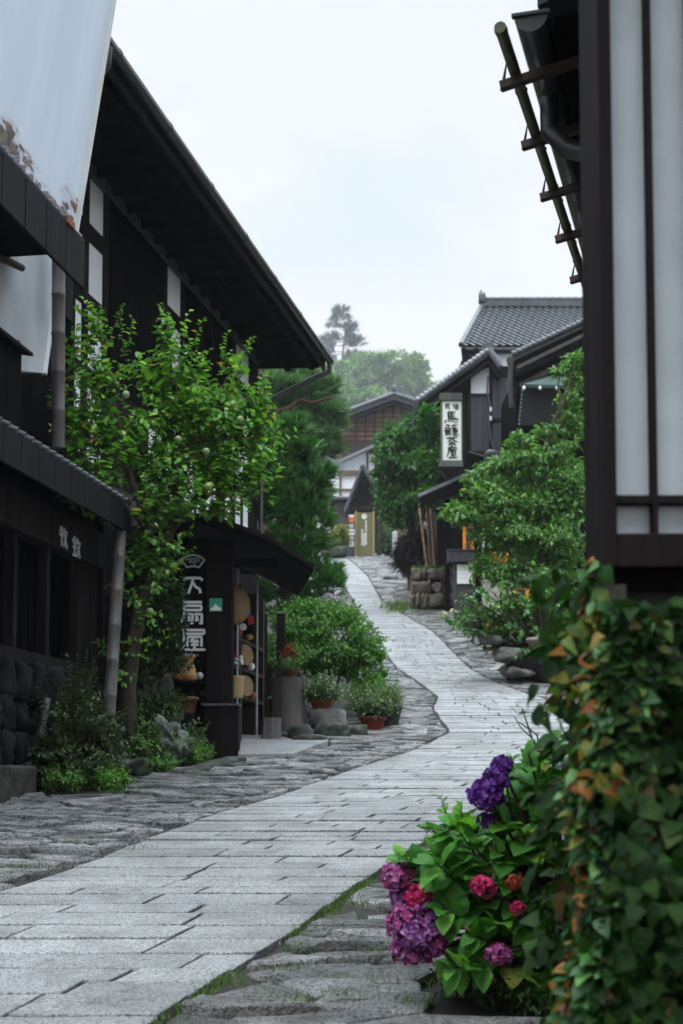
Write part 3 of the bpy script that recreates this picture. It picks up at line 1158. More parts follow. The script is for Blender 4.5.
    # bamboo downpipes
    for (pa, pb, n, mat) in (((58.5, 255), (58, 448), 0.15, 'bamboo_grey'), ((121, 522), (106, 757), 0.42, 'bamboo_grey')):
        sa, za = FA.at(*pa, n)
        sb, zb = FA.at(*pb, n)
        if pb[1] > 700:
            za, zb = za, zf(FA.pt(sb, n, 0).y) + 0.1
        mb = MB()
        p0, p1 = FA.pt(sa, n, za), FA.pt(sb, n, zb)
        rr = 0.073
        m = max(2, int((p1 - p0).length / 0.42))
        pts, rad = [], []
        for i in range(m):
            for t, k in ((0.0, 1.0), (0.04, 1.12), (0.08, 1.0)):
                pts.append(p0.lerp(p1, (i + t) / m)); rad.append(rr * k)
        pts.append(p1); rad.append(rr)
        mb.tube(pts, rad, 12)
        mb.build('downpipe', mat, A)
    # white leaning metal panel above the eave
    n0 = 0.42
    sP, zP = FA.at(72, 222, n0)
    zt = ze2 + 3.4
    lean = (P(112, 0, FA.pt(sP, n0, 0).y).x - P(74, 216, FA.pt(sP, n0, 0).y).x)
    kt = (P(0, 0, 15).z - P(0, 216, 15).z)
    ln = lean / kt
    mb = MB()
    zb = ze2 + 0.02
    H = 3.6
    mb.hexa([FA.pt(S0, n0 - .05, zb), FA.pt(sP, n0 - .05, zb), FA.pt(sP, n0, zb), FA.pt(S0, n0, zb),
             FA.pt(S0, n0 - .05 + ln * H, zb + H), FA.pt(sP, n0 - .05 + ln * H, zb + H), FA.pt(sP, n0 + ln * H, zb + H), FA.pt(S0, n0 + ln * H, zb + H)])
    T = thing('metal_panel', 'white painted metal panel rusting along its lower edge, standing on tiled eave', 'metal panel', FA.pt(sP - 1, n0, zb))
    mb.build('sheet', 'rusty_white', T)
    mb = MB()
    mb.beam(FA.pt(sP, n0, zb), FA.pt(sP, n0 + ln * H, zb + H), 0.05, 0.09, (1, 0, 0))
    mb.build('edge_trim', 'white_paint', T)
    for k in (0.9, 2.4, 4.0):
        mb = MB()
        mb.beam(FA.pt(sP - k, n0 - .06 + ln * 2.2, zb + 2.2), FA.pt(sP - k, n0 - 1.3, zb + 0.5), 0.05, 0.05)
        mb.build('strut', 'metal', T)
    # dark box on the lower roof
    Bx = thing('wooden_box', 'black wooden box standing on the lower tiled roof', 'box', FA.pt(-0.6, -0.1, 5.15))
    mb = MB()
    s1, zt = FA.at(22, 352, 0.2)
    mb.box(FA, s1 - 1.6, s1, -0.5, 0.2, 5.02, zt)
    mb.build('body', 'black_wood', Bx, 0.01)
    mb = MB()
    mb.hexa([FA.pt(s1 - 1.7, -0.55, zt + .12), FA.pt(s1 + .06, -0.55, zt + .12), FA.pt(s1 + .1, 0.28, zt - .02), FA.pt(s1 - 1.7, 0.28, zt - .02),
             FA.pt(s1 - 1.7, -0.55, zt + .15), FA.pt(s1 + .06, -0.55, zt + .15), FA.pt(s1 + .1, 0.28, zt + .015), FA.pt(s1 - 1.7, 0.28, zt + .015)])
    mb.build('lid', 'dark_wood', Bx)


# ------------------------------------------------------------------ lettering
GLYPH = {
    'min': [[(.2, .9), (.8, .9), (.8, .68), (.2, .68)], [(.2, .9), (.2, .1), (.45, .25)], [(.2, .45), (.85, .45)], [(.5, .68), (.6, .3), (.85, .08), (.92, .25)]],
    'shuku': [[(.5, 1), (.5, .9)], [(.1, .72), (.1, .85), (.9, .85), (.88, .7)], [(.32, .72), (.12, .42)], [(.24, .55), (.24, .05)], [(.42, .65), (.92, .65)], [(.66, .65), (.58, .5)],
              [(.45, .48), (.45, .08)], [(.45, .48), (.88, .48), (.88, .08)], [(.45, .28), (.88, .28)], [(.45, .08), (.88, .08)]],
    'ma': [[(.27, .97), (.25, .42)], [(.25, .95), (.82, .97)], [(.25, .78), (.74, .8)], [(.25, .6), (.76, .63)], [(.52, .95), (.5, .44)], [(.22, .42), (.6, .45), (.95, .4), (.9, .1), (.72, .12)],
           [(.12, .3), (.02, .08)], [(.3, .3), (.33, .13)], [(.48, .3), (.53, .15)], [(.65, .3), (.7, .18)]],
    'gome': [[(.25, 1), (.1, .82)], [(.2, .92), (.45, .94)], [(.3, .9), (.35, .8)], [(.65, 1), (.52, .82)], [(.6, .92), (.95, .95)], [(.72, .9), (.78, .8)], [(.28, .78), (.28, .68)], [(.05, .66), (.5, .7)],
             [(.18, .64), (.2, .52)], [(.38, .64), (.34, .52)], [(.0, .47), (.52, .52)], [(.13, .4), (.1, .02)], [(.13, .4), (.45, .4), (.45, .03)], [(.15, .28), (.43, .28)], [(.15, .16), (.43, .16)],
             [(.58, .76), (.58, .6), (.95, .62)], [(.6, .68), (.88, .7)], [(.58, .5), (.92, .5), (.9, .38), (.6, .38), (.6, .05), (.98, .05), (.99, .18)], [(.68, .27), (.88, .27)], [(.68, .17), (.88, .17)]],
    'cha': [[(.05, .83), (.98, .88)], [(.33, .97), (.31, .73)], [(.67, .98), (.66, .75)], [(.5, .75), (.3, .58), (.05, .42)], [(.5, .75), (.7, .58), (1.0, .45)], [(.25, .36), (.78, .39)], [(.5, .5), (.5, .02), (.4, .08)],
            [(.35, .28), (.18, .1)], [(.63, .28), (.84, .1)]],
    'ya': [[(.2, .92), (.88, .95), (.85, .76)], [(.2, .74), (.85, .76)], [(.22, .92), (.2, .5), (.02, .02)], [(.3, .62), (.9, .64)], [(.55, .62), (.4, .45), (.78, .46)], [(.7, .53), (.82, .4)],
           [(.38, .27), (.84, .29)], [(.6, .38), (.58, .04)], [(.22, .03), (1.0, .06)]],
    'o': [[(.08, .8), (.16, .93), (.5, .95), (.84, .93), (.93, .8)], [(.5, .93), (.45, .6), (.38, .4), (.3, .08)], [(.5, .7), (.62, .45), (.8, .33), (.84, .1)]],
    'ogi': [[(.1, .95), (.9, .95)], [(.15, .8), (.88, .8), (.88, .62), (.15, .62)], [(.15, .8), (.15, .5), (.05, .1)], [(.25, .45), (.5, .45), (.5, .05), (.42, .1)], [(.3, .35), (.4, .28)], [(.28, .18), (.42, .24)],
            [(.58, .45), (.9, .45), (.9, .05), (.8, .1)], [(.63, .35), (.75, .28)], [(.62, .18), (.78, .24)]],
    'yas': [[(.05, .95), (.93, .95), (.93, .78)], [(.12, .78), (.93, .78)], [(.14, .95), (.12, .3), (.02, .05)], [(.26, .64), (.26, .2)], [(.26, .64), (.82, .64), (.82, .2)], [(.52, .6), (.38, .44), (.62, .44)], [(.6, .52), (.7, .38)],
            [(.4, .28), (.7, .28)], [(.54, .4), (.54, .08)], [(.16, .06), (.98, .06)]],
    'fan': [[(.02, .62), (.14, .78), (.32, .9), (.5, .94), (.68, .9), (.86, .78), (.98, .62), (.74, .16), (.62, .22), (.5, .24), (.38, .22), (.26, .16), (.02, .62)]],
    'fan_in': [[(.18, .62), (.3, .74), (.5, .72), (.7, .76), (.82, .64), (.7, .54), (.5, .56)], [(.34, .8), (.4, .56), (.62, .34)], [(.3, .52), (.42, .48)], [(.56, .8), (.6, .66)]],
    'maki': [[(.25, .98), (.1, .72)], [(.2, .82), (.5, .84)], [(.05, .6), (.52, .62)], [(.32, .98), (.32, .1)], [(.66, .98), (.55, .7)], [(.62, .82), (.95, .82)], [(.88, .8), (.55, .1)], [(.6, .66), (.95, .1)]],
    'kin': [[(.3, .98), (.05, .72)], [(.3, .98), (.52, .76)], [(.14, .7), (.48, .7)], [(.08, .5), (.52, .5)], [(.3, .7), (.3, .16)], [(.06, .12), (.54, .16)], [(.7, .95), (.58, .66)], [(.66, .78), (.95, .78), (.84, .56)], [(.76, .6), (.58, .1)], [(.74, .5), (.97, .1)]],
    'mark': [[(.1, .8), (.9, .85)], [(.3, .98), (.25, .5), (.1, .1)], [(.25, .55), (.85, .58), (.8, .1)], [(.35, .3), (.7, .32)]],
    'mark2': [[(.15, .9), (.85, .9)], [(.5, .98), (.5, .05)], [(.15, .5), (.85, .52)], [(.5, .5), (.15, .12)], [(.5, .5), (.88, .15)]],
    'mark3': [[(.2, .95), (.2, .1)], [(.2, .92), (.8, .92), (.8, .1)], [(.2, .64), (.8, .64)], [(.2, .36), (.8, .36)], [(.2, .1), (.8, .1)]],
}
simple('sign_dim', [(0.2, (0.3, 0.33, 0.34)), (0.8, (0.42, 0.45, 0.46))], 30, 0.7, bmp=0)
simple('sign_letter', [(0.2, (0.68, 0.7, 0.73)), (0.8, (0.8, 0.82, 0.84))], 30, 0.7, bmp=0)


def glyph(mb, strokes, F, s0, s1, z0, z1, n0, w, n1=None, brush=False, sgn=1):
    """flat raised strokes on the plane n of a frame; sgn=-1 when the viewer is on the n<0 side"""
    n1 = n0 + 0.006 if n1 is None else n1
    for si, st in enumerate(strokes):
        # n offset per stroke so that crossing strokes never share a plane
        e = n0 + (n1 - n0) * (0.5 + 0.5 * si / max(1, len(strokes))) + (0.0004 * si if sgn > 0 else -0.0004 * si)
        pts = [(s0 + (s1 - s0) * a, z0 + (z1 - z0) * b) for a, b in st]
        # smooth long strokes slightly
        q = []
        for i in range(len(pts) - 1):
            for t in (0, 0.33, 0.66):
                q.append((pts[i][0] + (pts[i + 1][0] - pts[i][0]) * t, pts[i][1] + (pts[i + 1][1] - pts[i][1]) * t))
        q.append(pts[-1])
        n = len(q)
        Lf, Rt = [], []
        for i, p in enumerate(q):
            a, b = q[max(0, i - 1)], q[min(n - 1, i + 1)]
            dx, dz = b[0] - a[0], b[1] - a[1]
            l = math.hypot(dx, dz) or 1
            t = i / (n - 1)
            k = (1.15 - 0.75 * t + 0.25 * math.sin(t * 9 + si)) if brush else 1.0
            ww = w * k * 0.5
            Lf.append((p[0] - dz / l * ww, p[1] + dx / l * ww))
            Rt.append((p[0] + dz / l * ww, p[1] - dx / l * ww))
        vs = [F.pt(a, e, b) for a, b in Lf] + [F.pt(a, e, b) for a, b in Rt] + [F.pt(a, n0 - (n1 - n0), b) for a, b in Lf] + [F.pt(a, n0 - (n1 - n0), b) for a, b in Rt]
        fs = []
        for i in range(n - 1):
            fs.append((i, i + 1, n + i + 1, n + i))
            fs.append((i + 1, i, 2 * n + i, 2 * n + i + 1))
            fs.append((n + i, n + i + 1, 3 * n + i + 1, 3 * n + i))
        fs.append((0, n, 3 * n, 2 * n))
        fs.append((n - 1, 3 * n - 1, 4 * n - 1, 2 * n - 1))
        mb.add(vs, fs)


house_a()

# ------------------------------------------------------------------ left: big half-timbered house (B)
FB = Frame((-3.6, 18.5), (0.2, 1))


def house_b():
    B = thing('timbered_house', 'tall half timbered house with black boards, white plaster and a deep dark eave', 'house', FB.pt(4, -2, zf(20)))
    zt = 10.0
    SE = FB.at(257, 380)[0]
    S0 = -4.0
    zb = zf(18) - .5
    mb = MB()
    mb.box(FB, S0, SE - .02, -4, -0.015, zb, zt + .2)
    mb.build('wall', 'plaster', B)
    sx = lambda px: FB.at(px, 300)[0]
    # posts
    for a, b in ((70, 75), (82.5, 88), (103, 108), (163, 167), (181, 185), (232, 236), (249.5, 258)):
        mb = MB()
        mb.box(FB, sx(a), sx(b), -0.1, 0.012, zb, zt)
        mb.build('post', 'dark_wood', B, 0.006)
    for a in (-3.5, -2.4, -1.2):
        mb = MB()
        mb.box(FB, a, a + .12, -0.1, 0.012, zb, zt)
        mb.build('post', 'dark_wood', B, 0.006)
    # beams
    for z, h in ((9.2, .26), (8.22, .22), (7.2, .2), (5.9, .2)):
        mb = MB()
        mb.box(FB, S0, SE, -0.1, 0.006, z - h / 2, z + h / 2)
        mb.build('beam', 'dark_wood', B, 0.006)
    mb = MB()
    mb.box(FB, S0, SE, -0.1, 0.05, zt - 0.02, zt + 0.14)
    mb.build('wall_plate', 'grey_eave', B)
    # black boarding
    for a, b in ((108, 163), (185, 232)):
        mb = MB()
        s, e = sx(a), sx(b)
        k = s
        while k < e - .01:
            mb.box(FB, k, min(k + 0.19, e), -0.1, 0.018 + 0.008 * ((int(k * 37)) % 2), 7.3, zt - .03)
            k += 0.2
        mb.build('board_panel', 'black_wood', B)
    mb = MB()
    k = 0.0
    while k < sx(188):
        mb.box(FB, k, k + .22, -0.1, 0.02 + .006 * (int(k * 31) % 2), zb, 5.55)
        k += .23
    k = S0
    while k < sx(71):
        mb.box(FB, k, min(k + .22, sx(72)), -0.1, 0.024 + .006 * (int(k * 31) % 2), zb, zt)
        k += .23
    mb.build('board_panel', 'black_wood', B)
    # dark lower bays with white panels between, mostly behind the tree
    for a, b, z0, z1 in ((108, 150, 5.9, 7.1), (205, 228, 6.9, 7.2), (218, 226, 5.0, 6.9), (88, 103, 4.6, 5.9), (236, 250, 4.4, 6.2)):
        mb = MB()
        mb.box(FB, sx(a), sx(b), -0.1, 0.002, z0, z1)
        mb.build('shutter', 'dark_wood', B)
    for a in (196, 204, 242):
        mb = MB()
        mb.box(FB, sx(a), sx(a + 2), -0.1, 0.004, 4.8, 7.1)
        mb.build('muntin', 'dark_wood', B)
    # eave: soffit, rafters, fascia, gutter, roof
    nE = 1.42
    s0, s1 = FB.at(108, 38, nE)[0], FB.at(331, 357, nE)[0]
    mb = MB()
    mb.hexa([FB.pt(s0, -0.1, 10.16), FB.pt(s1, -0.1, 10.16), FB.pt(s1, nE - .12, 10.10), FB.pt(s0, nE - .12, 10.10),
             FB.pt(s0, -0.1, 10.24), FB.pt(s1, -0.1, 10.24), FB.pt(s1, nE - .12, 10.18), FB.pt(s0, nE - .12, 10.18)])
    mb.build('soffit', 'black_wood', B)
    k = s0 + 0.1
    while k < s1:
        mb = MB()
        mb.beam(FB.pt(k, -0.1, 10.10), FB.pt(k, nE - .2, 10.04), 0.08, 0.12)
        mb.build('rafter', 'black_wood', B)
        k += 0.62
    for n in (0.55, 1.05):
        mb = MB()
        mb.box(FB, s0, SE + .2, n, n + .1, 9.9, 9.99)
        mb.build('purlin', 'black_wood', B)
    mb = MB()
    mb.box(FB, s0, s1 + .02, nE - .17, nE - .12, 9.98, 10.2)
    mb.build('fascia', 'eave_wood', B)
    mb = MB()
    mb.tube([FB.pt(s0 - .05, nE - .02, 10.17), FB.pt(s1 + .03, nE - .02, 10.17)], 0.075, 12)
    k = s0 + .3
    while k < s1:
        mb.tube([FB.pt(k, nE - .02, 10.17), FB.pt(k + .05, nE - .02, 10.17)], 0.083, 12)
        k += 1.9
    gut = mb.build('gutter', 'metal', B)
    mb = MB()   # drop pipe from the far end back to the wall
    a = FB.pt(s1 - .05, nE - .02, 10.12)
    mb.tube([a, FB.pt(s1 - .05, nE - .03, 9.93), FB.pt(s1 - .12, nE - .25, 9.83), FB.pt(SE + .05, 0.2, 9.25), FB.pt(SE - .06, 0.10, 9.0), FB.pt(SE - .06, 0.10, 6.0)], 0.055, 8)
    mb.build('downpipe', 'metal', gut)
    mb = MB()
    mb.tube([FB.pt(s0 + .05, nE - .02, 10.12), FB.pt(s0 + .05, nE - .03, 9.9), FB.pt(s0 + .1, nE - .2, 9.75)], 0.055, 8)
    mb.build('downpipe', 'metal', gut)
    mb = MB()
    mb.hexa([FB.pt(s0, nE - .1, 10.21), FB.pt(s1, nE - .1, 10.21), FB.pt(s1, -5, 12.6), FB.pt(s0, -5, 12.6),
             FB.pt(s0, nE - .08, 10.27), FB.pt(s1, nE - .08, 10.27), FB.pt(s1, -5, 12.75), FB.pt(s0, -5, 12.75)])
    rf = mb.build('roof', 'old_tile', B)
    mb = MB()
    tile_ends(mb, FB, s0, s1, nE - .06, 10.27, 0.28, 0.04, 1.5, 0.60)
    mb.build('tile_rolls', 'tile', rf)


simple('grey_eave', [(0.3, (0.05, 0.05, 0.055)), (0.7, (0.1, 0.1, 0.108))], 5, 0.7, (1, 1, .3))
house_b()

# ------------------------------------------------------------------ left: shop front with signboard, rack and goods
YS = 18.8
FS = FX(YS)
FR = Frame((P(226, 640, YS + .1).x, YS + .1), (0.36, 2.8))     # the goods rack recedes along the street


def sz(px, py, Y=YS):
    v = P(px, py, Y)
    return v.x, v.z


def shop():
    # pent roof
    S = thing('shop_stall', 'dark timber shop front with a sloping board roof under the big eave', 'shop stall', P(205, 740, 20))
    mb = MB()
    up = [(150, 534), (204, 516), (240, 529), (272, 542), (314, 569)]
    pts = [P(x, y, YS - .35) for x, y in up]
    low = [P(x, y, YS - .35) for x, y in [(313, 572), (270, 549), (238, 536), (204, 525), (150, 542)]]
    mb.prism(pts + low, (-0.28, 2.4, 0))
    mb.build('roof', 'eave_wood', S)
    mb = MB()
    for i in range(4):
        a, b = Vector(pts[i]), Vector(pts[i + 1])
        mb.beam(a + Vector((0, -.03, .02)), b + Vector((0, -.03, .02)), 0.10, 0.05)
    mb.build('verge_board', 'dark_wood', S)
    for px0, px1, py0 in ((207, 233, 540),):
        mb = MB()
        x0, z1 = sz(px0, py0)
        x1, _ = sz(px1, py0)
        mb.box(FS, x0, x1, -0.3, 0.05, zf(YS), z1)
        mb.build('post', 'dark_wood', S, 0.01)
    # beam between post and rack
    mb = MB()
    mb.box(FS, sz(228, 556)[0], sz(268, 556)[0], -2.4, -2.2, P(0, 573, YS + 2.3).z, P(0, 560, YS + 2.3).z + .1)
    mb.build('beam', 'black_wood', S)
    mb = MB()
    mb.box(FS, sz(233, 556)[0], sz(278, 556)[0], -0.25, -0.1, P(0, 567, YS + .2).z, P(0, 559, YS + .2).z)
    mb.build('beam', 'black_wood', S)
    mb = MB()   # back boards behind the sign
    x0, z1 = sz(170, 535, YS)
    x1, z0 = sz(210, 540, YS)
    mb.box(FS, x0 - .8, x1, -0.34, -0.26, zf(YS) + .1, z1)
    mb.build('back_wall', 'black_wood', S)

    # signboard with white seal-script characters
    T = thing('shop_signboard', 'tall black shop signboard with a fan emblem and white seal script characters', 'signboard', P(192, 660, YS))
    mb = MB()
    x0, z1 = sz(176, 546)
    x1, z0 = sz(207, 668)
    mb.box(FS, x0, x1 - .01, -0.26, 0.0, z0, z1)
    mb.build('board', 'black_wood', T, 0.01)
    for key, box in (('fan', (181, 554, 205, 570)), ('o', (182, 577, 204, 595)), ('ogi', (181, 601, 204, 625)), ('yas', (181, 629, 206, 651))):
        g = MB()
        a, zt = sz(box[0], box[1])
        b, zb = sz(box[2], box[3])
        glyph(g, GLYPH[key], FS, a, b, zb, zt, 0.004, 0.034 if key != 'fan' else 0.022)
        g.build('lettering', 'sign_letter', T)
    g = MB()
    a, zt = sz(182, 555)
    b, zb = sz(204, 569)
    glyph(g, GLYPH['fan_in'], FS, a, b, zb, zt, 0.004, 0.022)
    g.build('emblem', 'sign_dim', T)

    # green notice on the post
    T = thing('notice_plate', 'small green and white notice plate fixed to the dark shop post', 'notice', P(217, 612, YS))
    mb = MB()
    a, zt = sz(210, 599)
    b, zb = sz(222.5, 612)
    mb.box(FS, a, b, 0.055, 0.065, zb, zt)
    mb.build('plate', 'teal_paint', T)
    mb = MB()
    mb.prism([FS.pt(a + .01, 0.068, zb + .012), FS.pt(b - .01, 0.068, zb + .012), FS.pt(b - .02, .068, zb + .05), FS.pt((a + b) / 2 + .02, .068, zb + .07), FS.pt((a + b) / 2, .068, zb + .11), FS.pt((a + b) / 2 - .03, .068, zb + .06), FS.pt(a + .02, .068, zb + .045)], (0, -0.003, 0))
    mb.build('mountain_mark', 'sign_white', T)

    # goods rack
    R = thing('goods_rack', 'black open goods rack with slanting shelves beside the shop post', 'rack', FR.pt(1.4, -.2, zf(20)))
    Ls = 2.7
    def rp(px, py):
        return FR.at(px, py, 0.0)
    zA = [FR.at(228, y)[1] for y in (632, 662, 692)]
    ztop = FR.at(228, 572)[1]
    mb = MB()
    mb.box(FR, -0.05, Ls, -0.5, -0.46, zf(19) - .1, ztop)
    mb.build('back_panel', 'black_wood', R)
    for s in (0.95, 2.1, Ls):
        mb = MB()
        mb.box(FR, s - .06, s + .06, -0.46, 0.02, zf(19) - .2, FR.at(228, 575)[1])
        mb.build('upright', 'shelf_wood', R)
    for z in zA:
        mb = MB()
        mb.box(FR, -0.05, Ls - .06, -0.46, 0.03, z - .05, z)
        mb.build('shelf', 'shelf_wood', R)
    for px, p0 in ((237, 571), (256.5, 580)):
        s, z1 = FR.at(px, p0, 0.05)
        mb = MB()
        mb.tube([FR.pt(s, 0.06, zf(20)), FR.pt(s, 0.06, z1)], 0.018, 8)
        mb.build('pole', 'grey_metal', R)

    # straw hat (shallow cone, seen half behind the post)
    c = P(233, 604, YS + .45)
    T = thing('straw_hat', 'large round straw hat with brown brush marks hanging in the rack', 'hat', c - Vector((0, 0, .28)))
    ax = Vector((0.62, -0.78, 0.05))
    mb = MB()
    mb.lathe(c, [(0.275, 0), (0.285, 0.01), (0.24, 0.05), (0.15, 0.10), (0.06, 0.14), (0.01, 0.15)], 28, ax)
    hat = mb.build('hat', 'straw', T)
    side = ax.cross(Vector((0, 0, 1))).normalized()
    upv = side.cross(ax).normalized()
    for (u, w, sc, key) in ((0.11, .10, .12, 'mark'), (0.02, -0.16, .1, 'mark2')):
        mb = MB()
        fr = Frame((0, 0), (1, 0))
        for st in GLYPH[key]:
            q = []
            for a, b in st:
                du, dw = u + (a - .5) * sc, w + (b - .5) * sc
                rr = math.hypot(du, dw)
                q.append(c - side * -du + upv * dw + ax * (0.155 - rr * 0.46))
            mb.tube(q, 0.009, 5)
        mb.build('lettering', 'brown_wood', hat)

    # baskets on the shelves
    def basket(px, py, Y, r0, r1, h, label, mat='wicker', handle=True):
        b = P(px, py, Y)
        T = thing('basket', label, 'basket', b)
        mb = MB()
        prof = []
        for i in range(9):
            t = i / 8
            prof.append((r0 + (r1 - r0) * t + 0.006 * (i % 2), h * t))
        mb.lathe(b, prof + [(r1 - .012, h), (r1 - .02, h - .03)], 18)
        mb.build('body', mat, T)
        if handle:
            mb = MB()
            mb.tube([b + Vector((math.cos(t) * r1, 0, h + math.sin(t) * h * .75)) for t in np.linspace(0, PI, 9)], 0.009, 6)
            mb.build('handle', 'dark_wood', T)
    basket(234.5, 698, YS + .35, 0.115, 0.13, 0.30, 'pale wicker basket with dark handle on the bottom shelf')
    T = thing('round_tray', 'round woven tray standing upright behind the wicker basket', 'tray', P(245, 697, YS + 1.2))
    mb = MB()
    mb.lathe(P(245, 686, YS + 1.2), [(0.15, 0), (0.155, .015), (0.15, .03)], 22, (0.8, -0.6, 0.1))
    mb.build('disc', 'straw', T)
    T = thing('round_tray', 'round woven tray leaning on the middle shelf', 'tray', P(245, 666, YS + 1.2))
    mb = MB()
    mb.lathe(P(245, 655, YS + 1.2), [(0.15, 0), (0.155, .015), (0.15, .03)], 22, (0.8, -0.6, 0.1))
    mb.build('disc', 'straw', T)
    T = thing('wooden_ladle', 'pale wooden ladle lying on the top shelf beside the hat', 'ladle', P(228, 630, YS + .2))
    mb = MB()
    mb.tube([P(226, 622, YS + .15), P(229, 626, YS + .3), P(233, 632, YS + .5)], [0.03, 0.022, 0.012], 8)
    mb.build('ladle', 'wicker', T)
    # little dolls and charms
    for px, py, mat, lab in ((236, 664, 'red_paint', 'small red and white doll on the middle shelf'), (241, 665, 'white_paint', 'small white figurine on the middle shelf'), (231, 663, 'brown_wood', 'small brown wooden figurine on the middle shelf')):
        b = P(px, py, YS + .5)
        T = thing('figurine', lab, 'figurine', b)
        mb = MB()
        mb.lathe(b, [(0.03, 0), (0.036, .04), (0.03, .07), (0.016, .085)], 12)
        mb.build('body', 'white_paint' if mat == 'red_paint' else mat, T)
        mb = MB()
        mb.lathe(b + Vector((0, 0, .08)), [(0.01, 0), (0.028, .018), (0.028, .035), (0.012, .055)], 12)
        mb.build('head', mat, T)
    T = thing('cloth_charm', 'blue and red cloth charm hanging from the rack pole', 'charm', P(247, 628, YS + 1.0))
    mb = MB()
    b = P(247, 606, YS + 1.0)
    mb.blob(b, (0.035, .03, .06), 4, 2, 0.15, False)
    mb.build('top', 'wicker', T)
    mb = MB()
    mb.prism([b + Vector((-.04, 0, -.06)), b + Vector((.05, 0, -.06)), b + Vector((.06, 0, -.15)), b + Vector((-.02, 0, -.16))], (0, .03, 0))
    mb.build('blue_cloth', 'blue_paint', T)
    mb = MB()
    mb.prism([b + Vector((0, -.01, -.15)), b + Vector((.09, -.01, -.14)), b + Vector((.11, -.01, -.25)), b + Vector((.03, -.01, -.27))], (0, .03, 0))
    mb.build('red_cloth', 'red_paint', T)
    T = thing('paper_tag', 'small white fan shaped tag hanging at the rack edge', 'tag', P(242, 632, YS + .8))
    mb = MB()
    b = P(243, 627, YS + .8)
    mb.lathe(b, [(0.05, 0), (0.052, .006), (0.05, .012)], 14, (0.2, -1, 0.1))
    mb.build('disc', 'white_paint', T)

    # small wares on the shelves
    for px, py, dY, r0, h, mt, lab in ((229, 659, .25, .05, .09, 'clay_vase', 'small tan jar at the near end of the middle shelf'), (230, 690, .25, .05, .12, 'dark_pot', 'small dark jar at the near end of the bottom shelf'), (251, 670, 1.5, .06, .1, 'white_paint', 'small white cup at the far end of the middle shelf'),
                                       (252, 700, 1.6, .07, .12, 'terracotta', 'small orange jar at the far end of the bottom shelf'), (249, 640, 1.2, .06, .08, 'clay_vase', 'small tan bowl at the far end of the top shelf'), (239, 636, .7, .05, .1, 'red_pot', 'small red jar on the top shelf below the hat')):
        b = P(px, py, YS + dY)
        T = thing('jar', lab, 'jar', b)
        mb = MB()
        mb.lathe(b, [(r0 * .6, 0), (r0, h * .4), (r0 * .9, h * .75), (r0 * .55, h * .9), (r0 * .65, h), (r0 * .5, h * .95)], 14)
        mb.build('body', mt, T)
    # vases left of the post
    b = P(188, 681, YS - .25)
    T = thing('clay_vase', 'tan clay vase with ringed shoulders below the shop signboard', 'vase', b)
    mb = MB()
    mb.lathe(b, [(0.10, 0), (0.125, .03), (0.12, .08), (0.105, .13), (0.09, .18), (0.075, .23), (0.062, .27), (0.085, .30), (0.11, .33), (0.10, .335), (0.06, .30)], 20)
    mb.build('body', 'clay_vase', T)
    g = thing('bracket_shelf', 'narrow dark shelf carrying the clay vase', 'shelf', b - Vector((0, 0, .06)))
    mb = MB()
    mb.box(FX(YS - .25), b.x - .45, b.x + .2, -.2, .16, b.z - .05, b.z - .005)
    mb.build('board', 'black_wood', g)
    mb = MB()
    mb.beam(Vector((b.x + .1, YS - .1, b.z - .05)), Vector((b.x + .1, YS + .1, b.z - .3)), .04, .04)
    mb.build('bracket', 'black_wood', g)
    L = Leaves()
    n = 40
    L.add(np.array(b + Vector((0, 0, .33)))[None] + rng.normal(size=(n, 3)) * np.array([.05, .05, .01]), unit(n) + np.array([0, 0, .4]), unit(n) + np.array([0, 0, 1]), 0.05)
    L.build('dried_flowers', 'petal_pale', T)
    b = P(179, 684, YS - .3)
    T = thing('carved_duck', 'carved orange brown wooden bird beside the clay vase', 'carving', b)
    mb = MB()
    mb.tube([b + Vector((-.12, 0, .10)), b + Vector((-.03, 0, .09)), b + Vector((.05, 0, .05)), b + Vector((.12, 0, .0))], [0.02, 0.05, 0.05, 0.02], 10)
    mb.build('body', 'terracotta', T)
    mb = MB()
    mb.blob(b + Vector((-.13, 0, .12)), (.04, .04, .04), 2, 2, .1, False)
    mb.build('head', 'terracotta', T)
    b = P(200, 676, YS)
    T = thing('white_ornament', 'round white porcelain ornament on the board edge under the characters', 'ornament', b - Vector((0, 0, .05)))
    mb = MB()
    mb.lathe(b + Vector((0, -.03, -.05)), [(0.02, 0), (.05, .03), (.052, .06), (.03, .09), (.01, .1)], 14)
    mb.build('body', 'grey_metal', T)
    mb = MB()
    mb.tube([b + Vector((-.07, -.03, .02)), b + Vector((-.07, -.03, .1))], [.025, .012], 8)
    mb.build('side_piece', 'white_paint', T)
    b = P(186, 713, YS - .3)
    T = thing('terracotta_pot', 'orange terracotta pot on the low ledge left of the planter box', 'pot', b)
    mb = MB()
    mb.lathe(b, [(0.11, 0), (0.15, .17), (0.165, .17), (0.168, .21), (0.145, .215), (0.13, .17)], 20)
    mb.build('body', 'terracotta', T)
    T = thing('stone_ledge', 'low dark stone ledge below the shop signboard', 'ledge', P(188, 745, YS - .2))
    mb = MB()
    mb.box(FX(YS - .3), P(170, 720, YS).x, P(197, 720, YS).x, -.2, .25, zf(18) - .1, b.z - .002)
    mb.build('block', 'dark_rock', T, 0.03, 2)

    # dark wooden planter / bench box in front of the post
    T = thing('wooden_planter', 'dark wooden planter box in front of the shop post', 'planter', P(222, 755, YS - .3))
    F2 = FX(YS - .45)
    x0, z1 = sz(203, 706, YS - .45)
    x1, z0 = sz(238, 754, YS - .45)
    zb = zf(YS - .45) - .02
    mb = MB()
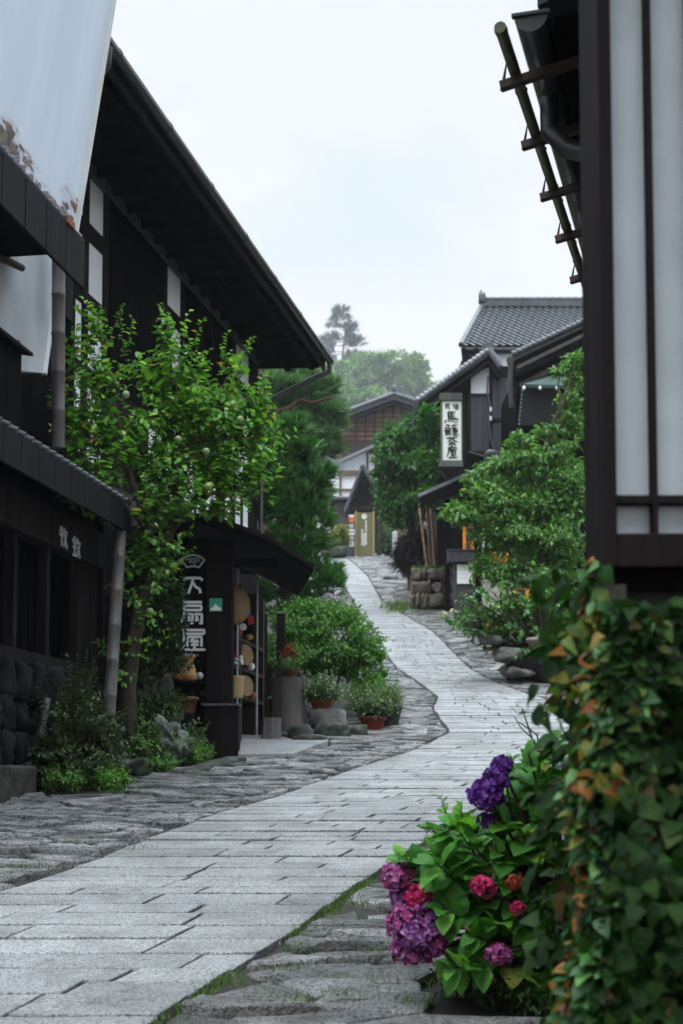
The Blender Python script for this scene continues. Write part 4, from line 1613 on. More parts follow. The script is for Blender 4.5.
    mb.hexa([F2.pt(x0 - .06, -.4, zb), F2.pt(x1, -.4, zb), F2.pt(x1, 0, zb), F2.pt(x0 - .08, 0, zb), F2.pt(x0 + .04, -.4, z1), F2.pt(x1, -.4, z1), F2.pt(x1, 0, z1), F2.pt(x0 + .04, 0, z1)])
    for k in (.12, .25, .37):
        mb.box(F2, x0 + k, x0 + k + .006, 0.001, 0.004, zb + .02, z1 - .02)
    mb.build('box', 'dark_wood', T, 0.012)
    mb = MB()
    mb.box(F2, x0 - .02, x1 + .02, -.43, .03, z1, z1 + .03)
    mb.build('rim', 'grey_eave', T, 0.005)
    # stone kerb under it
    mb = MB()
    a, b2 = G(150, 783), G(236, 762)
    mb.beam(a.lerp(b2, .35) + Vector((0, .3, -.03)), b2 + Vector((0, .15, -.01)), 0.3, 0.18)
    tag(mb.build('kerb', 'moss_rock', bevel=0.03, seg=2), kind='structure')


shop()
# ------------------------------------------------------------------ left plants
def limb(mb, pxs, Y, r0, r1, n=7):
    pts = [P(q[0], q[1], Y + (q[2] if len(q) > 2 else 0)) for q in pxs]
    k = len(pts)
    # subdivide with a little crookedness
    out, rad = [], []
    for i in range(k - 1):
        for t in (0, .5):
            p = pts[i].lerp(pts[i + 1], t)
            if t:
                p = p + Vector(unit(1)[0]) * (pts[i + 1] - pts[i]).length * .05
            out.append(p)
            rad.append(r0 + (r1 - r0) * (i + t) / (k - 1))
    out.append(pts[-1]); rad.append(r1)
    mb.tube(out, rad, n)
    return out


def plum():
    Y = 16.9
    g = GP(126, 17.2)
    T = thing('fruit_tree', 'leafy green quince tree with pale fruit in front of the half timbered house', 'tree', g)
    W = MB()
    lim = []
    lim += limb(W, [(126, 778, .3), (129, 735), (127, 690), (134, 640), (146, 590), (158, 558), (172, 528)], Y, 0.13, 0.06, 10)
    lim += limb(W, [(158, 558), (146, 530, -.2), (128, 470, -.4), (118, 420, -.5), (104, 370, -.5), (97, 320, -.5)], Y, 0.06, 0.012)
    lim += limb(W, [(172, 528), (196, 500, .2), (222, 470, .3), (240, 445, .3), (252, 430, .3)], Y, 0.055, 0.012)
    lim += limb(W, [(172, 528), (176, 480), (178, 430), (172, 380), (170, 335)], Y, 0.05, 0.01)
    lim += limb(W, [(128, 470, -.4), (100, 450, -.6), (80, 425, -.7)], Y, 0.03, 0.01)
    lim += limb(W, [(146, 530, -.2), (120, 500, -.6), (92, 480, -.7)], Y, 0.03, 0.01)
    lim += limb(W, [(178, 430), (200, 410, .3), (222, 390, .3), (236, 362, .3)], Y, 0.03, 0.01)
    lim += limb(W, [(196, 500, .2), (232, 488, .4), (255, 470, .4)], Y, 0.03, 0.01)
    lim += limb(W, [(134, 640), (142, 600, .4), (152, 570, .5), (164, 545, .5)], Y, 0.05, 0.02)
    blobs = [(100, 375, 28, 45, -.5), (95, 330, 9, 24, -.5), (80, 415, 22, 30, -.6), (122, 415, 34, 36, -.3), (172, 400, 34, 50), (170, 345, 10, 24), (205, 420, 34, 40, .2), (232, 400, 22, 36, .3),
             (237, 360, 8, 18, .3), (248, 430, 22, 32, .3), (110, 460, 40, 34, -.5), (160, 465, 45, 36), (215, 465, 40, 34, .2), (150, 500, 42, 26, -.1), (215, 500, 30, 18, .2), (95, 490, 26, 18, -.6), (235, 475, 30, 24, .4), (75, 440, 14, 22, -.7), (252, 460, 18, 24, .4), (150, 555, 20, 18, -.1), (165, 335, 8, 12), (190, 372, 14, 18, .1)]
    C, R = px_blobs(blobs, Y, 0.75)
    n = 520
    pts, out = blob_points(C, R, n, 10, 0.3, 0.15)
    L = Leaves()
    d = out * 0.5 + unit(n) * 0.4
    d[:, 2] += 0.75
    ln = 0.28 + 0.34 * rng.random(n)
    pts = pts - d / np.linalg.norm(d, axis=1, keepdims=True) * ln[:, None] * 0.6
    shoots(L, W, pts, d, ln, 0.042, 0.13, 0.62, 0.006, 0.2, 0.3)
    # leading shoots
    tops = [(96, 335, -.5), (170, 345, 0), (237, 372, .3), (125, 355, -.2), (108, 345, -.4), (190, 355, .1), (250, 415, .3), (222, 375, .3), (262, 440, .3), (205, 385, .2), (64, 425, -.6), (270, 455, .3)]
    st = [np.array(P(a, b, Y + c)) for a, b, c in tops for _ in range(2)]
    shoots(L, W, st, [np.array([rng.normal() * .2, rng.normal() * .2, 1.0]) for _ in st], [0.5] * len(st), 0.03, 0.08, 0.6, 0.006, 0.15, 0.3)
    # small low sprays along the trunk
    low = [(138, 545), (148, 535), (160, 550), (170, 565), (155, 590), (145, 605), (165, 575), (175, 545), (140, 560), (132, 575), (128, 600), (150, 620), (136, 625), (120, 590), (165, 535), (150, 640), (118, 650), (112, 530), (120, 545), (118, 668), (112, 655), (125, 672), (150, 560), (160, 575), (168, 590), (150, 545), (140, 570), (172, 552), (135, 600), (128, 640), (112, 670)]
    st = [np.array(P(a, b, Y - .1)) for a, b in low for _ in range(2)]
    shoots(L, W, st, [unit(1)[0] + np.array([0, -.4, .4]) for _ in st], [0.32] * len(st), 0.034, 0.09, 0.6, 0.006, 0.2, 0.3)
    W.build('trunk', 'bark', T)
    L.build('crown', 'leaf_plum', T)
    for px, py, dy in ((126, 395, -.9), (206, 452, -.6), (240, 420, -.3), (208, 487, -.3), (178, 440, -.8), (150, 612, -.2), (233, 405, -.3)):
        mb = MB()
        mb.lathe(P(px, py, Y + dy) - Vector((0, 0, .04)), [(0.01, 0), (.035, .015), (.045, .045), (.035, .075), (.01, .09)], 12)
        mb.build('fruit', 'fruit_green', T)


plum()


def small_shrub(name, label, cat, base, h, w, mat, leaf, n_sh, step, width=0.5, tall=1.0, lean=(0, 0), barkm='bark', group=None, bare=0.3, drp=0.25):
    T = thing(name, label, cat, base, group)
    W, L = MB(), Leaves()
    st, ds, ls = [], [], []
    for i in range(n_sh):
        a = rng.random() * 2 * PI
        rr = w * math.sqrt(rng.random())
        top = np.array([base[0] + math.cos(a) * rr + lean[0], base[1] + math.sin(a) * rr * .8 + lean[1], base[2] + h * (0.45 + 0.55 * rng.random()) * (1 - 0.35 * (rr / w) ** 2)])
        b = np.array([base[0] + math.cos(a) * rr * .25, base[1] + math.sin(a) * rr * .25, base[2]])
        m = b + (top - b) * bare
        W.tube([b, m, top * .6 + m * .4], [0.014 * h, 0.010 * h, 0.006 * h], 5, False)
        d = top - m
        d[2] += 0.3 * np.linalg.norm(d)
        st.append(m); ds.append(d); ls.append(np.linalg.norm(top - m) * 1.0)
        for _ in range(2):
            t = rng.random() * .7
            q = m + (top - m) * t
            st.append(q); ds.append(unit(1)[0] * .8 + np.array([math.cos(a) * .5, math.sin(a) * .5, .35])); ls.append(h * .3)
    shoots(L, W, st, ds, ls, step, leaf, width, 0.004 * h, 0.25, drp)
    W.build('stem', barkm, T)
    L.build('foliage', mat, T)
    return T


# shrub and rock under the tree, beside the signboard
simple('stump_dark', [(0.3, (0.02, 0.018, 0.017)), (0.7, (0.075, 0.068, 0.06))], 6, 0.9, (1, 1, 1), 0.6, 16, 0.1)


def left_bank():
    Y = 17.6
    C, R = px_blobs([(158, 585, 18, 30), (162, 620, 20, 30), (155, 655, 24, 26), (172, 662, 12, 20), (148, 615, 14, 24), (176, 598, 7, 20), (174, 640, 9, 14), (140, 690, 12, 26, -.2), (152, 712, 20, 18, -.35), (128, 720, 10, 24, -.3), (168, 700, 14, 14, -.3)], Y, .8)
    T = thing('sparse_shrub', 'fine leaved reddish green shrub overlapping the shop characters', 'shrub', GP(162, Y))
    W = MB()
    for q in ((150, 600), (165, 570), (178, 585), (170, 630), (186, 610)):
        limb(W, [(160, 745), (158, 690), (q[0], q[1] + 30), q], Y, 0.03, 0.008, 6)
    W.build('stem', 'bark', T)
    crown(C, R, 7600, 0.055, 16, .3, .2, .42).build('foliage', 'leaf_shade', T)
    # variegated small shrub in front of the ledge
    base = P(184, 742, 17.9)
    base.z = zf(17.9)
    small_shrub('leafy_shrub', 'small shrub with pale edged leaves beside the dark planter box', 'shrub', base, 0.62, 0.30, 'leaf_pale', 0.07, 34, 0.022, .5)
    # rock
    g = GP(158, 17.3)
    T = thing('garden_rock', 'tall furrowed grey garden rock among weeds below the shrub', 'rock', g)
    mb = MB()
    mb.blob(P(156, 715, 17.5), (.27, .25, .46), 31, 5, .6, False, 3)
    mb.build('rock', 'moss_rock', T)
    T = thing('garden_rock', 'pale pitted grey rock at the foot of the tall rock', 'rock', GP(172, 17.0))
    mb = MB()
    mb.blob(P(168, 742, 17.0), (.19, .18, .24), 12, 5, .9, False, 3)
    mb.build('rock', 'rock', T)
    T = thing('garden_rock', 'low rounded stone in the weeds beside the kerb', 'rock', GP(140, 16.8))
    mb = MB()
    mb.blob(P(135, 768, 16.4), (.2, .16, .12), 22, 3, .3, False)
    mb.build('rock', 'moss_rock', T)
    b = GP(148, 17.0)
    small_shrub('trailing_shrub', 'low trailing green shrub spilling over the rocks beside the tree trunk', 'shrub', b, .85, .42, 'leaf_mid', .06, 60, .024, .45)
    # dark shrub at the foot of the near house
    base = GP(72, 15.0)
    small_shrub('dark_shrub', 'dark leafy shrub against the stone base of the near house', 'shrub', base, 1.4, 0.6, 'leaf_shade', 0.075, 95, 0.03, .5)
    # weeds
    spots = [(92, 788, .42, 'bright yellow green weed clump with small flowers by the kerb', 'leaf_plum'), (112, 793, .3, 'low bright weed clump at the foot of the bamboo pipe', 'leaf_plum'),
             (60, 793, .34, 'dark grassy weed clump at the foot of the stone base', 'leaf_mid'), (185, 768, .42, 'feathery weed clump below the planter box', 'leaf_mid'),
             (160, 775, .3, 'low weed clump in front of the pale rock', 'leaf_mid'), (200, 762, .28, 'small weed clump at the corner of the planter box', 'leaf_mid')]
    for px, py, h, lab, mt in spots:
        b = G(px, py)
        b.y += .15
        b.z = zf(b.y)
        small_shrub('weed_clump', lab, 'weeds', b, h, h * .7, mt, 0.05, 46, 0.022, .42, bare=.15)
    B = Blades()
    n = 500
    x = rng.uniform(-3.4, -2.5, n)
    b = np.stack([x, 14.4 + (x + 3.4) * 2.6 + rng.normal(size=n) * .25, np.zeros(n)], axis=1)
    b[:, 2] = zg(b[:, 1])
    ax = unit(n) * .35
    ax[:, 2] = 1
    B.add(b, ax, .25 + .25 * rng.random(n), .012)
    tag(B.build('tall_grass', 'leaf_dark'), 'tall dark grass along the stone base', 'grass', kind='stuff')
    # grey plank leaning on the base
    T = thing('wooden_stake', 'grey wooden stake leaning against the stone base', 'stake', GP(45, 14.9))
    mb = MB()
    mb.beam(P(40, 735, 14.7), P(47, 698, 14.75), .07, .05)
    mb.build('stake', 'grey_wood', T)
    # wooden barrel end / grey trough seen at the left edge
    T = thing('stone_trough', 'low grey stone block at the foot of the near house', 'stone block', GP(10, 14.4))
    mb = MB()
    a = P(18, 770, 14.3)
    mb.box(FA, -1.5, FA.at(30, 770, .3)[0], .12, .38, zf(13.6) - .1, zf(14) + .3)
    mb.build('block', 'stump_dark', T, 0.03, 2)


left_bank()


# round bush, pots, stump, stones on the left of the path
def mid_left():
    Y = 24.0
    T = thing('round_bush', 'large rounded bright green bush above the flower pots', 'bush', GP(322, 24.2))
    blobs = [(322, 650, 52, 46), (300, 640, 30, 36, -.2), (345, 648, 34, 40, -.3), (365, 670, 20, 30, -.3), (318, 620, 36, 20, .3), (285, 655, 18, 30, 0), (300, 610, 10, 8, .6), (375, 690, 10, 16, -.6)]
    C, R = px_blobs(blobs, Y, .9)
    W = MB()
    for a in (290, 310, 330, 350):
        limb(W, [(322, 715), ((a + 322) / 2, 690), (a, 650)], Y, .04, .012, 6)
    W.build('stem', 'bark', T)
    n = 1900
    pts, out = blob_points(C, R, n, 40, .14, .8)
    L = Leaves()
    d = out * .9 + unit(n) * .35
    d[:, 2] += .35
    shoots(L, None, pts - d * .1, d, .06 + .08 * rng.random(n), .010, .06, .5, .004, .2, .1, .8)
    Lc = crown(C, R * .95, 11000, .062, 34, .16, .6, .5)
    L.V += Lc.V
    L.n += Lc.n
    L.build('foliage', 'leaf_bush', T)
    # pale hydrangea behind the bush
    b = GP(326, 26.2)
    T = thing('pale_hydrangea', 'faded pale hydrangea blooms behind the round bush', 'hydrangea', b)
    W = MB()
    limb(W, [(328, 690), (326, 640), (328, 606)], 26.2, .04, .015)
    W.build('stem', 'bark', T)
    C, R = px_blobs([(328, 615, 22, 14)], 26.2)
    crown(C, R, 500, .11, 10, .3, .3).build('foliage', 'leaf_mid', T)
    for px, py in ((320, 604), (329, 599), (337, 602), (344, 606), (313, 608), (326, 607)):
        flower_head(P(px, py, 26.0), .11, 60, 'petal_pale', T)

    # stump and short post
    YT = 21.2
    def log(px0, px1, py0, py1, Yl, lab, mat, nm):
        a, b = P(px0, py1, Yl), P(px1, py1, Yl)
        t = P(px0, py0, Yl)
        r = (b.x - a.x) / 2
        c = Vector(((a.x + b.x) / 2, Yl, a.z))
        T = thing(nm, lab, nm.replace('_', ' '), c)
        mb = MB()
        n = 22
        h = t.z - a.z
        vs, fs = [], []
        ph = rng.random(4) * 6
        for k, (zz, rr) in enumerate(((-.1, 1.12), (0, 1.1), (h * .3, 1.0), (h * .7, .96), (h, .98))):
            for i in range(n):
                th = 2 * PI * i / n
                q = rr * r * (1 + .05 * math.sin(3 * th + ph[0]) + .035 * math.sin(7 * th + ph[1]) + .02 * math.sin(13 * th + ph[2]))
                vs.append((c.x + math.cos(th) * q, c.y + math.sin(th) * q, c.z + zz))
        for k in range(4):
            for i in range(n):
                fs.append((k * n + i, k * n + (i + 1) % n, (k + 1) * n + (i + 1) % n, (k + 1) * n + i))
        fs.append(tuple(4 * n + i for i in range(n)))
        mb.add(vs, fs)
        mb.build('log', mat, T)
        return T, c, h
    simple('stump_bark', [(0.3, (0.05, 0.044, 0.042)), (0.52, (0.13, 0.115, 0.105)), (0.7, (0.26, 0.15, 0.09))], 5, 0.85, (1, 1, 0.15), 0.8, 12)
    S1, c1, h1 = log(273, 306, 678, 724, YT, 'broad grey brown tree stump with a pot of red flowers on it', 'stump_bark', 'tree_stump')
    log(261, 281, 718, 742, 20.3, 'short grey log standing in front of the stump', 'grey_wood', 'wood_log')
    # red flower pot on the stump
    def pot(c, r, h, mat, lab, rim=True):
        T = thing('flower_pot', lab, 'flower pot', c)
        mb = MB()
        mb.lathe(c, [(r * .68, 0), (r * .92, h * .8), (r * 1.02, h * .8), (r * 1.04, h), (r * .92, h + .002), (r * .86, h * .85)], 22)
        mb.build('pot', mat, T)
        mb = MB()
        mb.lathe(c + Vector((0, 0, h * .85)), [(r * .85, 0), (r * .5, .01), (.01, .012)], 16)
        mb.build('soil', 'soil', T)
        return T
    def pot_plant(T, c, r, h, mat, leaf, n, flower=None):
        W, L = MB(), Leaves()
        st, ds, ls = [], [], []
        for i in range(n):
            a = rng.random() * 2 * PI
            q = r * math.sqrt(rng.random())
            b = np.array([c.x + math.cos(a) * q * .35, c.y + math.sin(a) * q * .35, c.z])
            tp = np.array([c.x + math.cos(a) * q, c.y + math.sin(a) * q, c.z + h * (.35 + .65 * rng.random()) * (1 - .3 * (q / r) ** 2)])
            st.append(b); ds.append(tp - b); ls.append(np.linalg.norm(tp - b))
            st.append((b + tp) / 2); ds.append(unit(1)[0] + np.array([0, 0, .5])); ls.append(h * .3)
        shoots(L, W, st, ds, ls, leaf * .36, leaf, .5, .004, .3, .2)
        W.build('stem', 'bark', T)
        L.build('foliage', mat, T)
        if flower:
            for _ in range(8):
                k = 16
                cc = np.array([c.x + rng.normal() * r * .6, c.y + rng.normal() * r * .5, c.z + h * (.6 + .45 * rng.random())])
                Lf = Leaves()
                Lf.add(cc + rng.normal(size=(k, 3)) * .022, unit(k), unit(k), .045, .8)
                Lf.build('flower', flower, T)
    c = c1 + Vector((.02, -.05, h1))
    T = pot(c, .10, .11, 'terracotta', 'pot of rusty red flowers on the tree stump')
    pot_plant(T, c + Vector((0, 0, .1)), .26, .36, 'leaf_mid', .05, 34, 'petal_rust')
    # stone blocks
    for (px0, px1, py0, py1, Yb, lab, sd) in ((308, 347, 710, 724, 21.2, 'flat weathered block under the terracotta pot', 3), (288, 312, 726, 742, 20.4, 'low mossy stone beside the grey log', 5),
                                             (314, 350, 724, 738, 20.9, 'broad mossy stone below the flat block', 7), (346, 368, 726, 738, 21.2, 'dark flat stone between the two pots', 9), (290, 330, 736, 748, 20.2, 'long edging stone at the slab ledge', 11)):
        a, b = P(px0, py1, Yb), P(px1, py0, Yb)
        T = thing('stone_block', lab, 'stone', Vector(((a.x + b.x) / 2, Yb, a.z)), 'stones under the flower pots')
        mb = MB()
        mb.blob(((a.x + b.x) / 2, Yb, (a.z + b.z) / 2 - .03), ((b.x - a.x) / 2 * 1.05, .22, (b.z - a.z) / 2 * 1.3 + .03), sd, 3, .14, False)
        mb.build('stone', 'rock' if sd == 3 else 'moss_rock', T)
    c = P(322, 711, 21.2)
    T = pot(c, .19, .17, 'terracotta', 'wide terracotta pot with variegated plant on the flat block')
    pot_plant(T, c + Vector((0, 0, .15)), .42, .48, 'leaf_pale', .075, 60)
    c = G(373, 730)
    T = pot(c, .21, .2, 'red_pot', 'red clay pot with variegated plant at the path edge')
    pot_plant(T, c + Vector((0, 0, .17)), .4, .55, 'leaf_pale', .075, 70)
    c = GP(389, 22.4)
    T = pot(c, .22, .32, 'dark_pot', 'dark pot with grey green plant behind the red pot')
    pot_plant(T, c + Vector((0, 0, .28)), .26, .5, 'leaf_pale', .06, 40)
    b = GP(382, 23.0)
    small_shrub('low_conifer', 'low yellow green spreading shrub above the red pot', 'shrub', P(372, 712, 22.9), .75, .5, 'leaf_bush', .05, 50, .018, .35)
    # fence posts behind the rack
    for px, py0, lab in ((263, 614, 'weathered wooden fence post next to the goods rack'), (281, 614, 'weathered wooden fence post behind the stump')):
        t = P(px, py0, 22.6)
        T = thing('fence_post', lab, 'post', Vector((t.x, 22.6, zf(22.6))))
        mb = MB()
        mb.box(FX(22.6), t.x - .07, t.x + .07, -.07, .07, zf(22.6), t.z)
        mb.build('post', 'dark_wood', T, .01)
        mb = MB()
        mb.box(FX(22.6), t.x - .075, t.x + .075, -.075, .075, t.z, t.z + .03)
        mb.build('cap', 'grey_wood', T)
    small_shrub('leafy_shrub', 'mid green shrub between the fence posts and the pine', 'shrub', GP(276, 23.6), 1.9, .5, 'leaf_mid', .07, 60, .035, .5)


FLO = {}


def flower_head(c, r, n, mat, parent, squash=.85, toward=(0, -.5, .4)):
    """mophead of four petalled florets crowded on an uneven ball"""
    L = Leaves()
    i = np.arange(n) + .5
    ph = np.arccos(1 - 2 * i / n)
    th = PI * (1 + 5 ** .5) * i
    d = np.stack([np.cos(th) * np.sin(ph), np.sin(th) * np.sin(ph), np.cos(ph)], axis=1)
    keep = d @ (np.array(toward) / np.linalg.norm(toward)) > -.75
    d = d[keep]
    k = len(d)
    d = d + rng.normal(size=(k, 3)) * .16
    d /= np.linalg.norm(d, axis=1, keepdims=True)
    ph2 = rng.random(3) * 6
    lump = 1 + .12 * np.sin(d[:, 0] * 5 + ph2[0]) * np.sin(d[:, 2] * 5 + ph2[1]) + .06 * np.sin(d[:, 1] * 9 + ph2[2])
    rad = r * (.86 + .26 * rng.random(k)) * lump
    pts = np.array(c)[None] + d * rad[:, None] * np.array([1, 1, squash])
    face = d + rng.normal(size=(k, 3)) * .35
    face /= np.linalg.norm(face, axis=1, keepdims=True)
    t1 = np.cross(face, unit(k))
    t1 /= np.linalg.norm(t1, axis=1, keepdims=True)
    t2 = np.cross(face, t1)
    pl = r * 2.0 / math.sqrt(n) * 1.5
    for a in range(4):
        ang = a * PI / 2
        ax = t1 * math.cos(ang) + t2 * math.sin(ang) + face * .3
        L.add(pts, ax, face + rng.normal(size=(k, 3)) * .2, pl * (.8 + .4 * rng.random(k)), 1.0, .12, .25)
    o = L.build('flower_head', mat, parent)
    mb = MB()
    mb.blob(c, (r * .72, r * .72, r * .72 * squash), 3, 2, .05, False, 2)
    mb.build('flower_core', 'petal_core', o)
    return o


mid_left()


# ------------------------------------------------------------------ pines
def pine(name, label, base, trunk_px, pads, Y, nt, need, nl, nw, mat, barkm, up=.5, r0=.12):
    T = thing(name, label, 'pine tree', base)
    W = MB()
    lim = limb(W, trunk_px, Y, r0, r0 * .25, 9)
    C, R = px_blobs(pads, Y, 1.0)
    for c in C:
        # branch from the nearest lower trunk point
        q = min(lim, key=lambda p: (p - Vector(c)).length + max(0, p.z - c[2]) * 2)
        mid = q.lerp(Vector(c), .55) + Vector((0, 0, -.08))
        W.tube([q, mid, Vector(c)], [r0 * .4, r0 * .25, r0 * .1], 6)
    W.build('trunk', barkm, T)
    B = Blades()
    pts, out = blob_points(C, R, nt, 18, .15, .55, .45)
    d = out * .8 + unit(nt) * .4
    d[:, 2] += up
    tufts(B, pts, d, need, nl, nw)
    B.build('crown', mat, T)
    return T


pads1 = [(285, 455, 26, 22), (268, 480, 24, 22, -.3), (305, 485, 24, 20), (290, 510, 34, 24, -.3), (262, 520, 22, 24, .2), (312, 520, 14, 18, .2), (296, 545, 32, 20), (270, 558, 26, 20, -.2), (314, 562, 14, 12),
         (310, 585, 26, 14, -.4), (275, 590, 24, 16), (328, 584, 10, 9), (295, 432, 12, 12), (275, 445, 14, 14), (255, 600, 18, 14, .3), (285, 615, 22, 10), (324, 574, 13, 10), (318, 600, 18, 10), (318, 528, 11, 12), (298, 500, 26, 30, .6)]
pine('pine_tree', 'dense dark green pine rising behind the shop roof', GP(288, 29.5), [(288, 690), (290, 620), (284, 560), (292, 500), (286, 450)], pads1, 29.5, 3000, 16, .19, .03, 'needle', 'bark', .55, .13)
pads2 = [(285, 395, 26, 10), (312, 392, 20, 10), (300, 412, 34, 10, .5), (325, 418, 18, 12), (278, 425, 20, 10), (312, 440, 24, 13), (322, 455, 13, 12), (292, 455, 26, 14, .4), (304, 476, 20, 13), (270, 440, 16, 12, .6), (336, 430, 9, 6), (268, 375, 12, 12, .4), (300, 376, 10, 8), (306, 500, 14, 12, .3)]
pine('pine_tree', 'old spreading pine with reddish crooked branches under the end of the big eave', GP(262, 44), [(262, 640), (266, 520), (262, 440), (272, 400), (290, 385)], pads2, 44, 2400, 16, .32, .045, 'needle_old', 'red_bark', .5, .2)
T = None


def red_branches():
    o = [q for q in bpy.data.objects if q.get('label', '').startswith('old spreading pine')][0]
    W = MB()
    limb(W, [(262, 402), (275, 412), (290, 408), (300, 400), (312, 403), (330, 398)], 43.2, .12, .04)
    limb(W, [(264, 440), (280, 432), (300, 420)], 43.2, .1, .04)
    limb(W, [(258, 380), (264, 368), (270, 380), (276, 372)], 43.4, .08, .03)
    W.build('branch', 'red_bark', o)


red_branches()

# ------------------------------------------------------------------ right: near house with lattice bay, ivy, hydrangea
FC = Frame((0.78, 3.75), (0.28, 1))


def house_c():
    H = thing('corner_house', 'near dark house with latticed bay window and long eave', 'house', Vector((2.2, 6, zf(6))))
    mb = MB()
    mb.box(FC, 0, 13, 0, 0.25, -0.3, 4.95)
    mb.box(FX(3.78), 0.8, 4.5, -.3, 0, -0.3, 2.2)
    mb.box(FX(3.85), .78, 4.5, -.3, 0, 2.2, 4.9)
    mb.build('wall', 'dark_wood', H)
    # bay
    Yb = 3.6
    F = FX(Yb)
    zB = P(600, 569, Yb).z
    zT = 4.9
    xl = P(600, 400, Yb).x
    xr = 2.6
    z = lambda py: P(600, py, Yb).z
    x = lambda px: P(px, 500, Yb).x
    mb = MB()
    mb.box(F, xl + .03, xr, -.24, -.05, zB + .02, zT)
    mb.build('bay_box', 'dark_wood', H)
    mb = MB()
    mb.box(F, xl + .01, xr, -.04, -.03, z(536) - .01, zT)
    mb.build('pane', 'bay_pane', H)
    mb = MB()
    mb.box(F, xl, x(614.5), -.25, .035, zB, zT)
    mb.build('corner_post', 'dark_wood', H, .004)
    mb = MB()
    mb.box(F, x(614.5), xr, -.03, .03, zB, z(535))
    mb.build('bottom_rail', 'dark_wood', H, .004)
    mb = MB()
    mb.box(F, x(614.5), xr, -.03, .012, z(504), z(496))
    mb.build('lattice_rail', 'dark_wood', H)
    for a in (654, 697, 740, 783, 826):
        mb = MB()
        mb.box(F, x(a - 2.6), x(a + 2.6), -.03, .018, z(535), zT)
        mb.build('lattice_bar', 'dark_wood', H)
    mb = MB()
    mb.box(F, xl + .04, xr, -.24, -.02, zB - .05, zB - .003)
    mb.build('bay_floor', 'black_wood', H)
    mb = MB()
    mb.hexa([(.45, 2.75, 5.0), (4.6, 2.75, 5.0), (4.6, 6, 6.3), (.45, 6, 6.3), (.45, 2.75, 5.1), (4.6, 2.75, 5.1), (4.6, 6, 6.42), (.45, 6, 6.42)])
    mb.build('bay_shade_roof', 'old_tile', H)  # unseen roof above the bay, added to block sky light from the ivy
    # eave over the street
    nE = -0.46
    s0 = 2.3
    zE = 4.95
    mb = MB()
    mb.hexa([FC.pt(s0, nE, zE), FC.pt(13, nE, zE), FC.pt(13, .3, zE + .08), FC.pt(s0, .3, zE + .08), FC.pt(s0, nE, zE + .08), FC.pt(13, nE, zE + .08), FC.pt(13, .3, zE + .16), FC.pt(s0, .3, zE + .16)])
    mb.build('soffit', 'black_wood', H)
    mb = MB()
    mb.hexa([FC.pt(s0 - .1, nE - .06, zE + .09), FC.pt(13, nE - .06, zE + .09), FC.pt(13, 4, zE + 1.6), FC.pt(s0 - .1, 4, zE + 1.6), FC.pt(s0 - .1, nE - .06, zE + .2), FC.pt(13, nE - .06, zE + .2), FC.pt(13, 4, zE + 1.75), FC.pt(s0 - .1, 4, zE + 1.75)])
    mb.build('roof', 'old_tile', H)
    # half round gutter with end cap
    mb = MB()
    c0, c1 = FC.pt(s0 - .1, nE - .09, zE + .05), FC.pt(13, nE - .09, zE + .05)
    pr = [(math.cos(t), math.sin(t)) for t in np.linspace(PI, 2 * PI, 11)]
    rg = .075
    r = Vector((*FC.r, 0))
    vs = [c + r * a * rg + Vector((0, 0, b * rg)) for c in (c0, c1) for a, b in pr]
    n = len(pr)
    mb.add(vs, [(i, i + 1, n + i + 1, n + i) for i in range(n - 1)] + [tuple(range(n))])
    mb.beam(c0 - r * (rg + .01) + Vector((0, 0, .006)), c0 + r * (rg + .01) + Vector((0, 0, .006)), .03, .014)
    gt = mb.build('gutter', 'metal', H)
    mb = MB()
    a = FC.pt(s0 + .55, nE - .09, zE - .02)
    mb.tube([a, a + Vector((0, 0, -.16)), a + r * .08 + Vector((0, 0, -.26)), a + r * .35 + Vector((0, 0, -.36)), FC.pt(s0 + .55, -.06, zE - .42), FC.pt(s0 + .55, -.06, 2.3)], .05, 10)
    mb.build('downpipe', 'metal', gt)
    # dark bracket arms to the bamboo rail
    T = thing('bamboo_rail', 'long mossy bamboo rail hung below the near eave on short wooden arms', 'rail', FC.pt(5, -1.0, 4.6))
    nB = -.62
    A = P(500, 27, 5.95)
    Bq = P(585, 283, 9.05)
    d = (Bq - A)
    A2 = A - d * .0
    B2 = Bq + d * .9
    mb = MB()
    pts, rad = [], []
    m = 11
    for i in range(m):
        for t, k in ((0, 1.0), (.05, 1.14), (.1, 1.0)):
            pts.append(A2.lerp(B2, (i + t) / m)); rad.append(.027 * k)
    pts.append(B2); rad.append(.027)
    mb.tube(pts, rad, 10)
    mb.build('bamboo', 'bamboo_green', T)
    perp = Vector((*FC.r, 0))
    for px, py in ((515, 92), (535.5, 145), (553, 196), (567, 238), (581, 277)):
        t = (px - 500) / (585 - 500)
        # solve t along the rail by projection
        best = min(np.linspace(0, 1, 200), key=lambda q: abs(P_inv(A + d * q)[0] - px))
        p = A + d * best
        mb = MB()
        q0 = p - perp * .07 + Vector((0, 0, -.06))
        mb.beam(q0, p + perp * .75 + Vector((0, 0, .10)), .045, .04)
        mb.tube([p + perp * .03 + Vector((.02, 0, -.09)), p - perp * .04 + Vector((0, 0, .05)), p - perp * .06 + Vector((0, .02, -.07))], .012, 5)
        mb.build('arm', 'brown_wood', T, .006)


def P_inv(v):
    z = v[2] - EYE
    D = v[1] * CP + z * SP
    return 341.5 + FPX * v[0] / D, CY - FPX * (-v[1] * SP + z * CP) / D


house_c()


